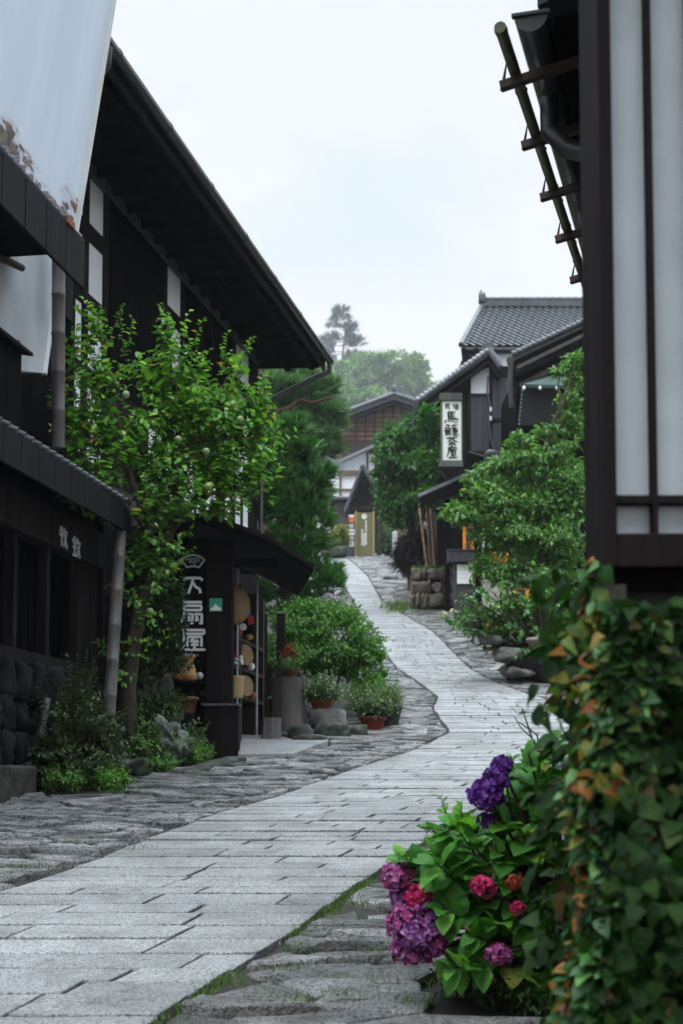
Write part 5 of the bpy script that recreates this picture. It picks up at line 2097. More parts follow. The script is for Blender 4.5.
def ivy():
    T = thing('ivy', 'thick ivy covering the wall below the bay, reddish at its corner', 'ivy', Vector((1.0, 3.6, zf(3.6))))
    F = FX(3.62)
    L, Ld = FineLeaves((0, 1.0, .95, .62, .3, 0)), FineLeaves((0, .9, .95, .62, .3, 0))
    # front face: bulging surface under the bay
    n = 6200
    x = 0.68 + rng.random(n) ** 1.15 * 1.35
    z = rng.uniform(0.1, 2.06, n)
    depth = 0.10 + .16 * rng.random(n) + .08 * np.sin(x * 7 + z * 3) + .06 * np.sin(z * 9 + x * 2) + np.where(z < 1.5, .05, 0)
    depth = depth * np.where(z > 1.9, .6, 1)
    p = np.stack([x, 3.66 - depth, z], axis=1)
    ax = unit(n) * .55 + np.array([0, -.35, -.55])
    nr = unit(n) * .45 + np.array([0, -.9, .5])
    L.add(p, ax, nr, .034 + .045 * rng.random(n) ** 1.3, .82, .12, .18)
    # corner: rounded edge leaning out towards the street, getting wider downwards
    n = 3800
    t = rng.random(n)
    z = .1 + t * 2.06
    cx = np.interp(z, [0.1, .7, 1.35, 1.75, 2.0, 2.22], [.59, .605, .63, .66, .69, .70]) + .02 * np.sin(z * 11)
    a = rng.uniform(-.3, PI / 2 + .5, n)
    rr = .07 + .035 * rng.random(n)
    p = np.stack([cx + .06 - np.cos(a) * rr, 3.58 - np.sin(a) * rr * 1.3 + rng.random(n) * .0, z], axis=1)
    o = np.stack([-np.cos(a), -np.sin(a), np.zeros(n)], axis=1)
    ax = unit(n) * .6 + o * .35 + np.array([0, 0, -.45])
    nr = o * .8 + unit(n) * .4 + np.array([0, 0, .4])
    ok = (z < 2.04) | (p[:, 0] < .66)
    p, ax, nr, a, z = p[ok], ax[ok], nr[ok], a[ok], z[ok]
    n = len(p)
    u = rng.random(n)
    dry = u < np.where(a < .7, np.where(z > 1.3, .46, .34), .03)
    fresh = (~dry) & (u < np.where(a < .9, .75, .12))
    sz = .026 + .036 * rng.random(n)
    Ld.add(p[dry], ax[dry], nr[dry], sz[dry], .75, .15, .25)
    g = ~dry & ~fresh
    L.add(p[g], ax[g], nr[g], sz[g], .8, .12, .18)
    Lf = FineLeaves((0, 1.0, .95, .62, .3, 0))
    Lf.add(p[fresh], ax[fresh], nr[fresh], sz[fresh], .8, .12, .18)
    Lf.build('young_leaves', 'leaf_dark', T)
    # side face along the street
    n = 1500
    s = rng.uniform(-.1, 2.2, n)
    z = rng.uniform(.2, 2.2, n)
    nn = -(.06 + .14 * rng.random(n))
    p = np.array([FC.pt(a, b, c) for a, b, c in zip(s, nn, z)])
    p[:, 0] -= .06
    ax = unit(n) * .6 + np.array([-.4, 0, -.5])
    nr = unit(n) * .4 + np.array([-.9, 0, .4])
    L.add(p, ax, nr, .05 + .05 * rng.random(n), .8, .12, .18)
    # dead dry clusters on the front
    for px, py, k in ((612, 772, 9), (598, 780, 8), (570, 690, 10), (575, 640, 10)):
        c = np.array(P(px, py, 3.36))
        p = c + rng.normal(size=(k, 3)) * np.array([.03, .03, .022])
        Ld.add(p, unit(k) + np.array([0, 0, -.5]), unit(k) + np.array([0, -.6, .4]), .05, .6, .3, .4)
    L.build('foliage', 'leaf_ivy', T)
    Ld.build('dry_leaves', 'leaf_ivy_dry', T)
    mb = MB()
    for i in range(16):
        x0 = .68 + .03 * rng.normal() if i < 8 else rng.uniform(.65, 1.4)
        yv = 3.53 if i < 8 else 3.6
        q = [Vector((x0 + .035 * rng.normal(), yv + .03 * rng.normal(), zz)) for zz in np.linspace(.1, 1.7, 8)]
        mb.tube(q, [.005] * 8, 5)
    mb.build('vine_stem', 'bark', T)
    mb = MB()
    mb.box(FX(3.66), 0.68, 3.0, -.1, 0, -.2, 2.15)
    mb.hexa([FC.pt(-.2, -.06, -.2), FC.pt(2.4, -.06, -.2), FC.pt(2.4, 0, -.2), FC.pt(-.2, 0, -.2), FC.pt(-.2, -.06, 2.1), FC.pt(2.4, -.06, 2.1), FC.pt(2.4, 0, 2.1), FC.pt(-.2, 0, 2.1)])
    mb.build('stem_mat', 'soil', T)


ivy()


def hydrangea():
    Y = 6.3
    base = Vector((.95, Y, zf(Y)))
    T = thing('hydrangea', 'hydrangea bush with purple and magenta flower heads beside the ivy', 'hydrangea', base)
    W, L = MB(), FineLeaves()
    heads = [((406, 922), .075, 'petal_pink', -.25), ((430, 915), .07, 'petal_lilac', -.2), ((410, 948), .07, 'petal_pink', -.25), ((430, 943), .075, 'petal_pink', -.22), ((398, 876), .065, 'petal_pink', -.1), ((418, 897), .052, 'petal_red', -.2), ((403, 897), .055, 'petal_lilac', -.05), ((414, 934), .07, 'petal_lilac', -.3),
             ((486, 795), .068, 'petal_purple', -.4), ((495, 780), .055, 'petal_purple', -.38), ((502, 765), .042, 'petal_purple', -.3), ((486, 820), .035, 'petal_purple', -.35), ((483, 886), .046, 'petal_red', -.5), ((515, 882), .035, 'petal_rust', -.42), ((518, 908), .028, 'petal_red', -.42), ((498, 954), .046, 'petal_pink', -.5), ((541, 753), .04, 'petal_red', .15)]
    # stems
    for (px, py), r, m, dy in heads:
        tip = P(px, py, Y + dy)
        mid = base.lerp(tip, .5) + Vector((.05, .05, .12))
        W.tube([base + Vector((rng.normal() * .08, rng.normal() * .08, 0)), mid, tip], [.012, .009, .006], 5)
    # leaf sprays
    tips = [(400, 860), (455, 822), (440, 835), (470, 840), (430, 880), (450, 870), (475, 860), (500, 850), (520, 840), (530, 800), (515, 790), (540, 775), (550, 790), (545, 830), (535, 860), (470, 900), (455, 910), (500, 905), (525, 925), (540, 900), (490, 925),
            (465, 940), (485, 955), (515, 960), (535, 950), (500, 980), (475, 965), (450, 960), (545, 985), (520, 990), (530, 1000), (445, 890), (410, 868), (425, 860), (505, 830), (490, 840), (560, 810), (560, 870), (560, 940), (455, 828), (480, 822), (505, 772), (520, 768), (532, 762), (545, 768), (515, 800), (500, 812), (535, 815), (548, 745), (525, 830), (512, 855), (550, 850), (480, 880), (435, 870), (440, 905)]
    cols = []
    for px, py in tips:
        for k in range(2):
            dy = rng.uniform(-.35, .3)
            tip = P(px + rng.normal() * 5, py + rng.normal() * 5, Y + dy)
            if tip.z < zf(Y) + .04:
                tip.z = zf(Y) + .04
            b = base + Vector((rng.normal() * .06, rng.normal() * .1, .02))
            mid = b.lerp(tip, .55) + Vector((0, 0, .06))
            W.tube([b, mid, tip], [.009, .007, .004], 5, False)
            d = np.array((tip - mid).normalized())
            # opposite pairs at the last three nodes
            for j, (t, s) in enumerate(((1.0, .085), (.86, .125), (.66, .145), (.45, .125))):
                q = np.array(mid.lerp(tip, t)) if t > .5 else np.array(b.lerp(mid, .9))
                side = np.cross(d, unit(1)[0])
                side /= np.linalg.norm(side)
                for sg in (-1, 1):
                    ax = side * sg * .9 + d * (.5 if j else 1.0) + np.array([0, -.15, -.12])
                    nr = np.array([0, -.35, 1.0]) + unit(1)[0] * .35
                    L.add(q[None], ax[None], nr[None], s * rng.uniform(.8, 1.15), .8, .12, .2)
    # top bright young spray
    st = [np.array(P(453, 826, Y - .05)), np.array(P(447, 832, Y - .1)), np.array(P(462, 832, Y))]
    shoots(L, W, st, [np.array([-.5, 0, .8]), np.array([-.9, -.2, .35]), np.array([.1, -.2, .9])], [.14, .14, .12], .028, .07, .5, .005, .2, 0)
    W.build('stem', 'bark', T)
    L.build('foliage', 'leaf_hydrangea', T)
    for (px, py), r, m, dy in heads:
        flower_head(P(px, py, Y + dy), r, int(34 + r * 800), m, T)
    for px, py, lab in ((462, 992, 'low dark leafy weed at the left foot of the hydrangea'), (498, 1003, 'low dark leafy weed below the hydrangea by the bottom edge'), (532, 1010, 'low dark leafy weed between the hydrangea and the ivy')):
        b = G(px, py)
        small_shrub('weed_clump', lab, 'weeds', b, .16, .16, 'leaf_shade', .05, 30, .02, .5, bare=.1)
    # thin dry twigs above
    W = MB()
    for a in (((540, 760), (534, 740), (521, 728), (514, 716)), ((536, 750), (528, 726), (522, 708)), ((541, 756), (537, 735), (519, 722))):
        W.tube([P(q[0], q[1], Y + .2) for q in a], [.005, .004, .0025, .002][:len(a)], 5)
    W.build('dry_twig', 'bark', T)


hydrangea()
# ------------------------------------------------------------------ roofs with modelled tiles
def kawara(mb, O, U, V, nu, nv, hr=.035, step=.03, res=6):
    """tiled roof surface: O eave corner, U along the eave, V up the slope (full vectors)"""
    O, U, V = Vector(O), Vector(U), Vector(V)
    nrm = U.cross(V).normalized()
    if nrm.z < 0:
        nrm = -nrm
    vs, fs = [], []
    cols = nu * res + 1
    prof = []
    for i in range(cols):
        t = (i % res) / res
        prof.append(hr * (math.sin(2 * PI * t) * .6 + (.5 if t < .3 else 0)))
    for j in range(nv):
        for e in (0, 1):
            v = (j + e) / nv
            for i in range(cols):
                vs.append(O + U * (i / (cols - 1)) + V * v + nrm * (prof[i] + (step if e == 0 else 0)))
    rows = nv * 2
    for j in range(rows - 1):
        for i in range(cols - 1):
            a = j * cols + i
            fs.append((a, a + 1, a + cols + 1, a + cols))
    mb.add(vs, fs, False)


def ridge_roll(mb, a, b, w=.22, h=.3):
    a, b = Vector(a), Vector(b)
    mb.beam(a + Vector((0, 0, h * .3)), b + Vector((0, 0, h * .3)), w, h * .6)
    mb.tube([a + Vector((0, 0, h * .75)), b + Vector((0, 0, h * .75))], w * .42, 8)
    n = int((b - a).length / .3)
    for i in range(n):
        p = a.lerp(b, (i + .5) / n)
        d = (b - a).normalized()
        mb.tube([p + Vector((0, 0, h * .75)) - d * .03, p + Vector((0, 0, h * .75)) + d * .03], w * .5, 8)


def poly_wall(mb, pxs, Y, depth):
    mb.prism([P(x, y, Y) for x, y in pxs], (0, depth, 0))


def right_houses():
    # E: house with the big grey tile roof facing down the street
    YE = 53.0
    E = thing('tiled_house', 'tall dark house with broad grey tiled roof and heavy ridge', 'house', P(540, 540, YE))
    e0, e1 = P(461, 346, YE), P(640, 349, YE)
    r0, r1 = P(482, 307, YE + 3.4), P(661, 307, YE + 3.4)
    r1.z = r0.z
    e1.z = e0.z
    mb = MB()
    kawara(mb, e0, e1 - e0, r0 - e0, 24, 15, .05, .05)
    mb.hexa([e0 - Vector((0, 0, .16)), e1 - Vector((0, 0, .16)), r1 - Vector((0, 0, .16)), r0 - Vector((0, 0, .16)), e0 - Vector((0, 0, .05)), e1 - Vector((0, 0, .05)), r1 - Vector((0, 0, .05)), r0 - Vector((0, 0, .05))])
    b0, b1 = e0 + Vector((0, 6.8, 0)), e1 + Vector((0, 6.8, 0))
    mb.hexa([r0 - Vector((0, 0, .16)), r1 - Vector((0, 0, .16)), b1 - Vector((0, 0, .16)), b0 - Vector((0, 0, .16)), r0 - Vector((0, 0, .03)), r1 - Vector((0, 0, .03)), b1 - Vector((0, 0, .03)), b0 - Vector((0, 0, .03))])
    rf = mb.build('roof', 'tile', E)
    mb = MB()
    ridge_roll(mb, r0, r1, .26, .42)
    rr = mb.build('ridge', 'tile', rf)
    mb = MB()
    mb.blob(r0 + Vector((0, -.05, .36)), (.16, .14, .26), 6, 3, .2, False)
    mb.tube([r0 + Vector((0, 0, .5)), r0 + Vector((-.06, -.06, .68))], [.09, .03], 6)
    mb.build('ridge_end_tile', 'tile', rr)
    mb = MB()
    mb.tube([e0 + Vector((0, 0, .04)), r0 + Vector((0, 0, .06))], .11, 8)
    mb.build('verge_roll', 'tile', rf)
    mb = MB()
    mb.box(FX(YE), e0.x + .1, e1.x, -.1, .0, e0.z - .24, e0.z - .14)
    mb.build('fascia', 'dark_wood', E)
    # pendants under the eave corner
    mb = MB()
    for px in (464, 476):
        a = P(px, 349, YE)
        mb.tube([a, a - Vector((0, 0, .3)), a - Vector((0, 0, .6))], [.12, .09, .02], 8)
    mb.build('eave_pendant', 'dark_wood', E)
    F = FX(YE + .3)
    mb = MB()
    mb.box(F, P(486, 350, YE + .3).x, e1.x - .5, -5, 0, zf(YE), e0.z - .05)
    mb.build('wall', 'dark_wood', E)
    mb = MB()
    a, b = P(492, 350, YE + .25), P(515, 366, YE + .25)
    mb.box(F, a.x, b.x, 0, .05, b.z, a.z)
    mb.build('plaster_panel', 'plaster', E)

    # D: inn with low gable towards the street
    YD = 47.5
    D = thing('gabled_inn', 'dark boarded inn with low tiled gable behind the white hanging sign', 'house', P(470, 545, YD))
    F = FX(YD)
    pk = P(489, 351, YD - .4)
    l = P(417, 402, YD - .4)
    rgt = P(500, 367, YD - .4)
    dep = Vector((.9, 6.0, 0))
    mb = MB()
    th = Vector((0, 0, .16))
    for a, b in ((l, pk), (pk, rgt)):
        mb.hexa([a - th, b - th, b - th + dep, a - th + dep, a, b, b + dep, a + dep])
    rf = mb.build('roof', 'old_tile', D)
    mb = MB()   # verge tiles: pale rounded row along the rake
    n = 18
    for a, b, n in ((l, pk, 18), (pk, rgt, 4)):
        for i in range(n):
            p, q = a.lerp(b, i / n), a.lerp(b, (i + 1) / n)
            mb.tube([p + Vector((0, .0, .05)), q + Vector((0, .0, .02))], [.13, .11], 8)
    mb.build('verge_tiles', 'pale_tile', rf)
    mb = MB()
    mb.beam(l + Vector((.1, .15, -.36)), pk + Vector((0, .15, -.36)), .1, .32, (0, 1, 0))
    mb.beam(pk + Vector((0, .18, -.36)), rgt + Vector((0, .18, -.36)), .1, .3, (0, 1, 0))
    mb.build('barge_board', 'eave_wood', D)
    mb = MB()
    mb.tube([pk + Vector((0, -.05, .12)), pk + Vector((0, .8, .12))], .2, 10)
    mb.build('ridge_end_tile', 'tile', rf)
    mb = MB()
    poly_wall(mb, [(437, 630), (437, 400), (489, 363), (520, 372), (528, 630)], YD, 5)
    mb.build('wall', 'dark_wood', D)
    mb = MB()
    a, b = P(471, 370, YD), P(490, 395, YD)
    mb.prism([P(471, 375, YD - .06), P(471, 395, YD - .06), P(489.5, 395, YD - .06), P(489.5, 367, YD - .06)], (0, .05, 0))
    mb.build('plaster_panel', 'plaster', D)
    # boards, frame, rails
    for px0, px1, py0, py1, nm, mt in ((470, 490, 397, 452, 'board_panel', 'slate_board'), (492, 520, 378, 419, 'board_panel', 'slate_board'), (492, 522, 423, 462, 'board_panel', 'slate_board')):
        mb = MB()
        a, b = P(px0, py1, YD), P(px1, py0, YD)
        k = a.x
        i = 0
        while k < b.x - .02:
            mb.box(F, k, min(k + .21, b.x), .02, .09 + .015 * (i % 2), a.z, b.z)
            k += .22
            i += 1
        mb.build(nm, mt, D)
    for px0, px1, py0, py1 in ((467.5, 470, 365, 455), (489.5, 491.5, 366, 462), (467, 492, 394.5, 397), (491, 522, 419, 423), (491, 515, 372, 377), (467, 492, 452, 455)):
        mb = MB()
        a, b = P(px0, py1, YD), P(px1, py0, YD)
        mb.box(F, a.x, b.x, .02, .14, a.z, b.z)
        mb.build('frame', 'eave_wood', D)
    mb = MB()   # left eave gutter
    mb.tube([l + Vector((-.05, 0, -.1)), l + Vector((-.05, 0, -.1)) + dep], .12, 10)
    mb.tube([l + Vector((0, .1, -.1)), l + Vector((-.08, .1, -.4)), l + Vector((-.08, .2, -.8))], .07, 8)
    mb.build('gutter', 'metal', D)
    mb = MB()   # cable
    mb.tube([P(q[0], q[1], YD - .2) for q in ((488, 376), (487, 392), (490, 405), (489, 425), (491, 440), (496, 455), (497, 465))], .03, 6)
    mb.build('cable', 'grey_eave', D)
    mb = MB()
    for px, py in ((490, 411), (490, 420)):
        mb.box(F, P(px - 1, py, YD).x, P(px + 1, py, YD).x, .15, .25, P(px, py + 2, YD).z, P(px, py - 2, YD).z)
    mb.build('cable_clip', 'white_paint', D)
    mb = MB()
    mb.tube([P(q[0], q[1], YD - .25) for q in ((468, 452), (478, 455), (492, 458), (497, 455))], .04, 6)
    mb.build('drain', 'metal', D)

    # pent roof over the shop front
    YR = 45.5
    T = thing('pent_roof', 'low dark pent roof sloping down above the leaning bamboo poles', 'roof', P(455, 560, YR))
    a, b = P(418, 494, YR), P(492, 461, YR)
    mb = MB()
    mb.hexa([a - Vector((0, 0, .12)), b - Vector((0, 0, .12)), b + Vector((1, 3.6, -.12)), a + Vector((1, 3.6, -.12)), a, b, b + Vector((1, 3.6, 0)), a + Vector((1, 3.6, 0))])
    mb.build('roof', 'pale_tile', T)
    mb = MB()
    mb.prism([a + Vector((.05, -.02, -.13)), b + Vector((0, -.02, -.13)), b + Vector((0, -.02, -.62)), a + Vector((.1, -.02, -.42))], (0, .12, 0))
    mb.build('barge_board', 'black_wood', T)
    mb = MB()
    mb.box(FX(YR + .4), P(440, 500, YR).x, P(560, 500, YR).x, -2.6, -2.2, zf(YR) - .2, b.z - .5)
    mb.build('back_wall', 'black_wood', T)
    for px in (447, 476):
        mb = MB()
        c = P(px, 500, YR + .8)
        mb.box(FX(YR + .8), c.x - .08, c.x + .08, -.1, .1, zf(YR), c.z)
        mb.build('post', 'black_wood', T)
    mb = MB()
    c = b + Vector((.05, -.1, .05))
    mb.blob(c, (.38, .3, .26), 17, 3, .35, False)
    mb.build('ridge_end_tile', 'tile', T)
    # small red tiled roof
    T = thing('red_tiled_roof', 'small reddish tiled roof edge against the dark inn wall', 'roof', P(510, 475, YR + .5))
    a, b = P(496, 468, YR + .3), P(535, 470, YR + .3)
    mb = MB()
    kawara(mb, a, b - a, Vector((0, 1.3, .55)), 8, 4, .04, .04)
    mb.hexa([a - Vector((0, 0, .2)), b - Vector((0, 0, .2)), b + Vector((0, 1.3, .34)), a + Vector((0, 1.3, .34)), a - Vector((0, 0, .03)), b - Vector((0, 0, .03)), b + Vector((0, 1.3, .50)), a + Vector((0, 1.3, .50))])
    mb.build('tiles', 'red_tile', T)

    # F: nearer house, dark gable rising to the right
    YF = 40.5
    Fh = thing('dark_gabled_house', 'dark house with steep deep eave rising to the right above green awning', 'house', P(560, 545, YF))
    dep = Vector((1.2, 6, 0))
    l, rr_ = P(512, 356, YF), P(640, 296, YF)
    mb = MB()
    th = Vector((0, 0, .16))
    mb.hexa([l - th, rr_ - th, rr_ - th + dep, l - th + dep, l, rr_, rr_ + dep, l + dep])
    rt = P(768, 356, YF)
    mb.hexa([rr_ - th, rt - th, rt - th + dep, rr_ - th + dep, rr_, rt, rt + dep, rr_ + dep])
    rf = mb.build('roof', 'old_tile', Fh)
    mb = MB()
    n = 26
    for i in range(n):
        p, q = l.lerp(rr_, i / n), l.lerp(rr_, (i + 1) / n)
        mb.tube([p + Vector((0, -.02, .05)), q + Vector((0, -.02, .02))], [.10, .085], 8)
    mb.build('verge_tiles', 'tile', rf)
    mb = MB()
    mb.beam(l + Vector((.15, .1, -.36)), rr_ + Vector((0, .1, -.36)), .1, .34, (0, 1, 0))
    mb.build('barge_board', 'brown_grey', Fh)
    mb = MB()
    mb.beam(l + Vector((.3, .5, -.75)), rr_ + Vector((0, .5, -.75)), .14, .2, (0, 1, 0))
    mb.build('rafter', 'brown_grey', Fh)
    mb = MB()
    mb.tube([l + Vector((-.06, 0, -.12)), l + Vector((-.06, 0, -.12)) + dep], .11, 10)
    mb.tube([l + Vector((0, .1, -.15)), l + Vector((-.05, .1, -.8)), l + Vector((.0, .15, -1.5))], .08, 8)
    mb.build('gutter', 'metal', Fh)
    mb = MB()
    poly_wall(mb, [(516, 660), (516, 372), (640, 312), (700, 340), (700, 660)], YF + 1.6, 4)
    mb.build('wall', 'black_wood', Fh)

    # awning with bulbs
    YA = 38.6
    T = thing('awning', 'dark green canvas awning edged with small white bulbs', 'awning', P(550, 470, YA))
    pts = [P(523, 384, YA), P(582, 386, YA), P(588, 377, YA + 1.4), P(553, 375.5, YA + 1.4)]
    mb = MB()
    mb.add(pts + [p - Vector((0, 0, .04)) for p in pts], [(0, 1, 2, 3), (7, 6, 5, 4), (0, 4, 5, 1), (1, 5, 6, 2), (2, 6, 7, 3), (3, 7, 4, 0)])
    cv = mb.build('canvas', 'green_canvas', T)
    mb = MB()
    mb.prism([P(523, 385, YA + .02), P(519, 425, YA + .05), P(560, 425, YA + 1.2), P(560, 385, YA + 1.2)], (.03, .03, 0))
    mb.build('side_curtain', 'ink', T)
    mb = MB()
    mb.beam(P(523, 386, YA - .02), P(582, 388, YA - .02), .06, .08)
    mb.tube([P(523, 386, YA), P(519, 425, YA)], .035, 6)
    mb.build('frame', 'green_canvas', T)
    for px in (524, 540, 557, 575):
        mb = MB()
        c = P(px, 387, YA - .1)
        mb.lathe(c - Vector((0, 0, .09)), [(.01, 0), (.045, .03), (.05, .07), (.02, .12)], 10)
        mb.build('bulb', 'glass_bulb', T)
    mb = MB()
    for i in range(9):
        c = P(522.5 - i * .42, 391 + i * 4.2, YA - .05)
        mb.lathe(c, [(.008, 0), (.022, .015), (.008, .03)], 6)
    mb.build('light_string', 'grey_metal', T)


simple('slate_board', [(0.3, (0.022, 0.022, 0.028)), (0.7, (0.045, 0.045, 0.054))], 6, 0.6, (1, 1, .12), .3, 18, .4)
simple('brown_grey', [(0.3, (0.04, 0.034, 0.033)), (0.7, (0.095, 0.08, 0.078))], 6, 0.7, (.4, .4, 1), .3, 18, .3)
simple('red_tile', [(0.3, (0.10, 0.035, 0.025)), (0.7, (0.24, 0.10, 0.075))], 6, 0.6, bmp=.2)
right_houses()


def hanging_sign():
    Y = 44.6
    F = FX(Y)
    T = thing('hanging_signboard', 'tall white vertical signboard with black brush characters and dark caps', 'signboard', P(451, 467, Y))
    X = lambda px: P(px, 430, Y).x
    Z = lambda py: P(451, py, Y).z
    mb = MB()
    mb.box(F, X(441.5), X(462), -.3, 0, Z(461), Z(400))
    mb.build('board', 'sign_white', T, .01)
    mb = MB()
    mb.box(F, X(441.2), X(442.4), -.31, .03, Z(461), Z(400))
    mb.box(F, X(461.2), X(462.4), -.31, .03, Z(461), Z(400))
    mb.build('edge_frame', 'grey_wood', T)
    mb = MB()
    mb.box(F, X(440), X(462.6), -.34, .06, Z(401), Z(393.5))
    mb.build('top_cap', 'moss_wood', T, .015)
    mb = MB()
    a = [F.pt(X(440), -.34, Z(460.5)), F.pt(X(462.6), -.34, Z(460.5)), F.pt(X(462.6), .05, Z(460.5)), F.pt(X(440), .05, Z(460.5))]
    b = [F.pt(X(437.5), -.4, Z(467.5)), F.pt(X(463), -.4, Z(467.5)), F.pt(X(463), .12, Z(467.5)), F.pt(X(437.5), .12, Z(467.5))]
    mb.hexa(b + a)
    mb.build('bottom_cap', 'moss_wood', T, .015)
    for key, bx, w in (('min', (444.5, 403.5, 451, 409.5), .030), ('shuku', (452, 403.5, 459.5, 409.5), .028), ('ma', (444.5, 411.5, 458.5, 424), .056), ('gome', (444, 424.5, 458.5, 436), .044), ('cha', (446, 436.5, 458, 446.5), .050), ('ya', (446, 447, 458, 458), .054)):
        g = MB()
        glyph(g, GLYPH[key], F, X(bx[0]), X(bx[2]), Z(bx[3]), Z(bx[1]), .003, w * 1.0, n1=.012, brush=True)
        g.build('lettering', 'ink', T)
    mb = MB()
    mb.box(F, X(448), X(452), -2.6, -.3, Z(398), Z(395))
    mb.build('bracket', 'dark_wood', T)


simple('moss_wood', [(0.3, (0.035, 0.036, 0.034)), (0.7, (0.085, 0.088, 0.08))], 6, 0.75, (1, 1, .15), .3, 18, .3)
hanging_sign()


# ------------------------------------------------------------------ right: shop front below the trees
def right_front():
    # retaining wall of stacked stones
    YW = 47.5
    T = thing('stone_wall', 'low retaining wall of stacked brown stones below the bamboo poles', 'stone wall', GP(432, YW))
    r = random.Random(9)
    mb = MB()
    rows = [(569, 583), (583, 596), (595, 609)]
    for k, (y0, y1) in enumerate(rows):
        px = 411 - k * .6
        while px < 458:
            w = r.uniform(6, 18) if r.random() < .75 else r.uniform(4, 6)
            a, b = P(px, y1, YW + .1 * (2 - k)), P(px + w, y0, YW + .1 * (2 - k))
            mb.blob(((a.x + b.x) / 2, YW - .1 * k + r.uniform(-.05, .05), (a.z + b.z) / 2), ((b.x - a.x) / 2 * r.uniform(1.0, 1.15), .34, (b.z - a.z) / 2 * r.uniform(.95, 1.3)), r.randint(0, 9999), 3, .45, False, r.choice((3, 4, 6)))
            px += w
    mb.build('stones', 'brown_rock', T)
    mb = MB()
    a, b = P(412, 571, YW + .2), P(462, 571, YW + .2)
    mb.box(FX(YW), a.x, b.x, -1.6, -.15, zf(YW) - .3, a.z)
    mb.build('fill', 'soil', T)
    top = a.z
    # grass on top
    B = Blades()
    n = 900
    x = rng.uniform(a.x, b.x - .3, n)
    p = np.stack([x, YW - .1 + rng.random(n) * .8, np.full(n, top)], axis=1)
    ax = unit(n) * .6
    ax[:, 2] = 1
    B.add(p, ax, .12 + .16 * rng.random(n), .02)
    n = 700
    g0 = G(412, 609)
    p = np.stack([g0.x - .35 + rng.normal(size=n) * .35, g0.y + rng.normal(size=n) * 1.2, np.zeros(n)], axis=1)
    p[:, 2] = zg(p[:, 1])
    ax = unit(n) * .6
    ax[:, 2] = 1
    B.add(p, ax, .15 + .25 * rng.random(n), .02)
    tag(B.build('grass_tufts', 'grass_blade'), 'bright grass on top and at the end of the retaining wall', 'grass', kind='stuff')
    # fallen leaves
    # bamboo poles
    for i, (x0, y0, x1, y1, w, mt, lab) in enumerate(((419.5, 508, 427, 567, 2.6, 'bamboo_brown', 'leaning golden bamboo pole, leftmost of the leaning row'), (426.5, 511, 430.5, 567, 2.4, 'bamboo_dry', 'dark dry bamboo pole next to the leftmost golden pole'),
                                                   (430.5, 508, 434.5, 566, 2.4, 'bamboo_brown', 'golden bamboo pole in the middle of the leaning row'), (435.2, 509, 438.5, 566, 2.8, 'bamboo_dry', 'dark bamboo pole rightmost of the leaning row'))):
        a, b = P(x1, y1, YW + .1), P(x0, y0, YW + .5)
        T = thing('bamboo_pole', lab, 'bamboo pole', a, 'bamboo poles leaning above the retaining wall')
        mb = MB()
        pts, rad = [], []
        rr = w * YW / FPX / 2
        for k in range(7):
            for t, q in ((0, 1.0), (.04, 1.15), (.08, 1.0)):
                pts.append(a.lerp(b, (k + t) / 7)); rad.append(rr * q)
        pts.append(b); rad.append(rr)
        mb.tube(pts, rad, 10)
        mb.build('cane', mt, T)
    # brown domed shrub
    Y = 53
    T = thing('domed_shrub', 'dark purple brown domed shrub left of the bamboo poles', 'shrub', GP(411, Y))
    C, R = px_blobs([(414, 552, 12, 22), (412, 562, 13, 17), (415, 541, 10, 12)], Y, .9)
    W = MB()
    limb(W, [(411, 590), (411, 565), (412, 545)], Y, .06, .02)
    W.build('stem', 'bark', T)
    B = Blades()
    pts, out = blob_points(C, R, 1500, 30, .2, .5)
    d = out + np.array([0, 0, -.5])
    tufts(B, pts, d, 8, .22, .03, .5)
    B.build('crown', 'leaf_purple', T)
    # white post
    Y = 80
    T = thing('white_post', 'square white stone post beside the lane', 'post', GP(395, Y))
    a, b = P(392.5, 560, Y), P(397.5, 532, Y)
    mb = MB()
    mb.box(FX(Y), a.x, b.x, -.2, 0, zf(Y) - .1, b.z)
    mb.hexa([(a.x, Y, b.z), (b.x, Y, b.z), (b.x, Y + .2, b.z), (a.x, Y + .2, b.z), (a.x + .05, Y + .05, b.z + .06), (b.x - .05, Y + .05, b.z + .06), (b.x - .05, Y + .15, b.z + .06), (a.x + .05, Y + .15, b.z + .06)])
    mb.build('post', 'post_stone', T, .01)
    small_shrub('dark_hedge', 'dark clipped hedge behind the white post', 'hedge', GP(390, 99.5), 3.0, 0.95, 'leaf_dark', .16, 110, .07, .5)
    T = thing('stone_step', 'low stone step at the foot of the white post', 'stone step', GP(390, 66))
    mb = MB()
    c = GP(391, 66)
    mb.blob((c.x, 66, c.z + .04), (.4, .3, .13), 5, 3, .15, False)
    mb.build('stone', 'rock', T)

    # cabinet with trough and notice
    Y = 43.5
    T = thing('wooden_cabinet', 'dark wooden cabinet with a planter trough at the shop front', 'cabinet', GP(462, Y))
    F = FX(Y)
    a, b = P(455, 622, Y), P(475, 562, Y)
    mb = MB()
    mb.box(F, a.x, b.x, -.5, 0, zf(Y) - .05, b.z)
    mb.box(F, a.x - .05, b.x + .05, .0, .04, zf(Y) + .02, zf(Y) + .10)
    mb.build('body', 'slate_board', T, .01)
    mb = MB()
    a, b = P(448, 562, Y - .1), P(474, 551, Y - .1)
    mb.box(FX(Y - .1), a.x, b.x, -.4, .1, a.z, b.z)
    k = a.x + .05
    while k < b.x - .04:
        mb.box(FX(Y - .1), k, k + .012, .1, .108, a.z + .02, b.z - .03)
        k += .09
    mb.box(FX(Y - .1), a.x - .03, b.x + .03, -.43, .13, b.z, b.z + .04)
    mb.build('trough', 'slate_board', T)
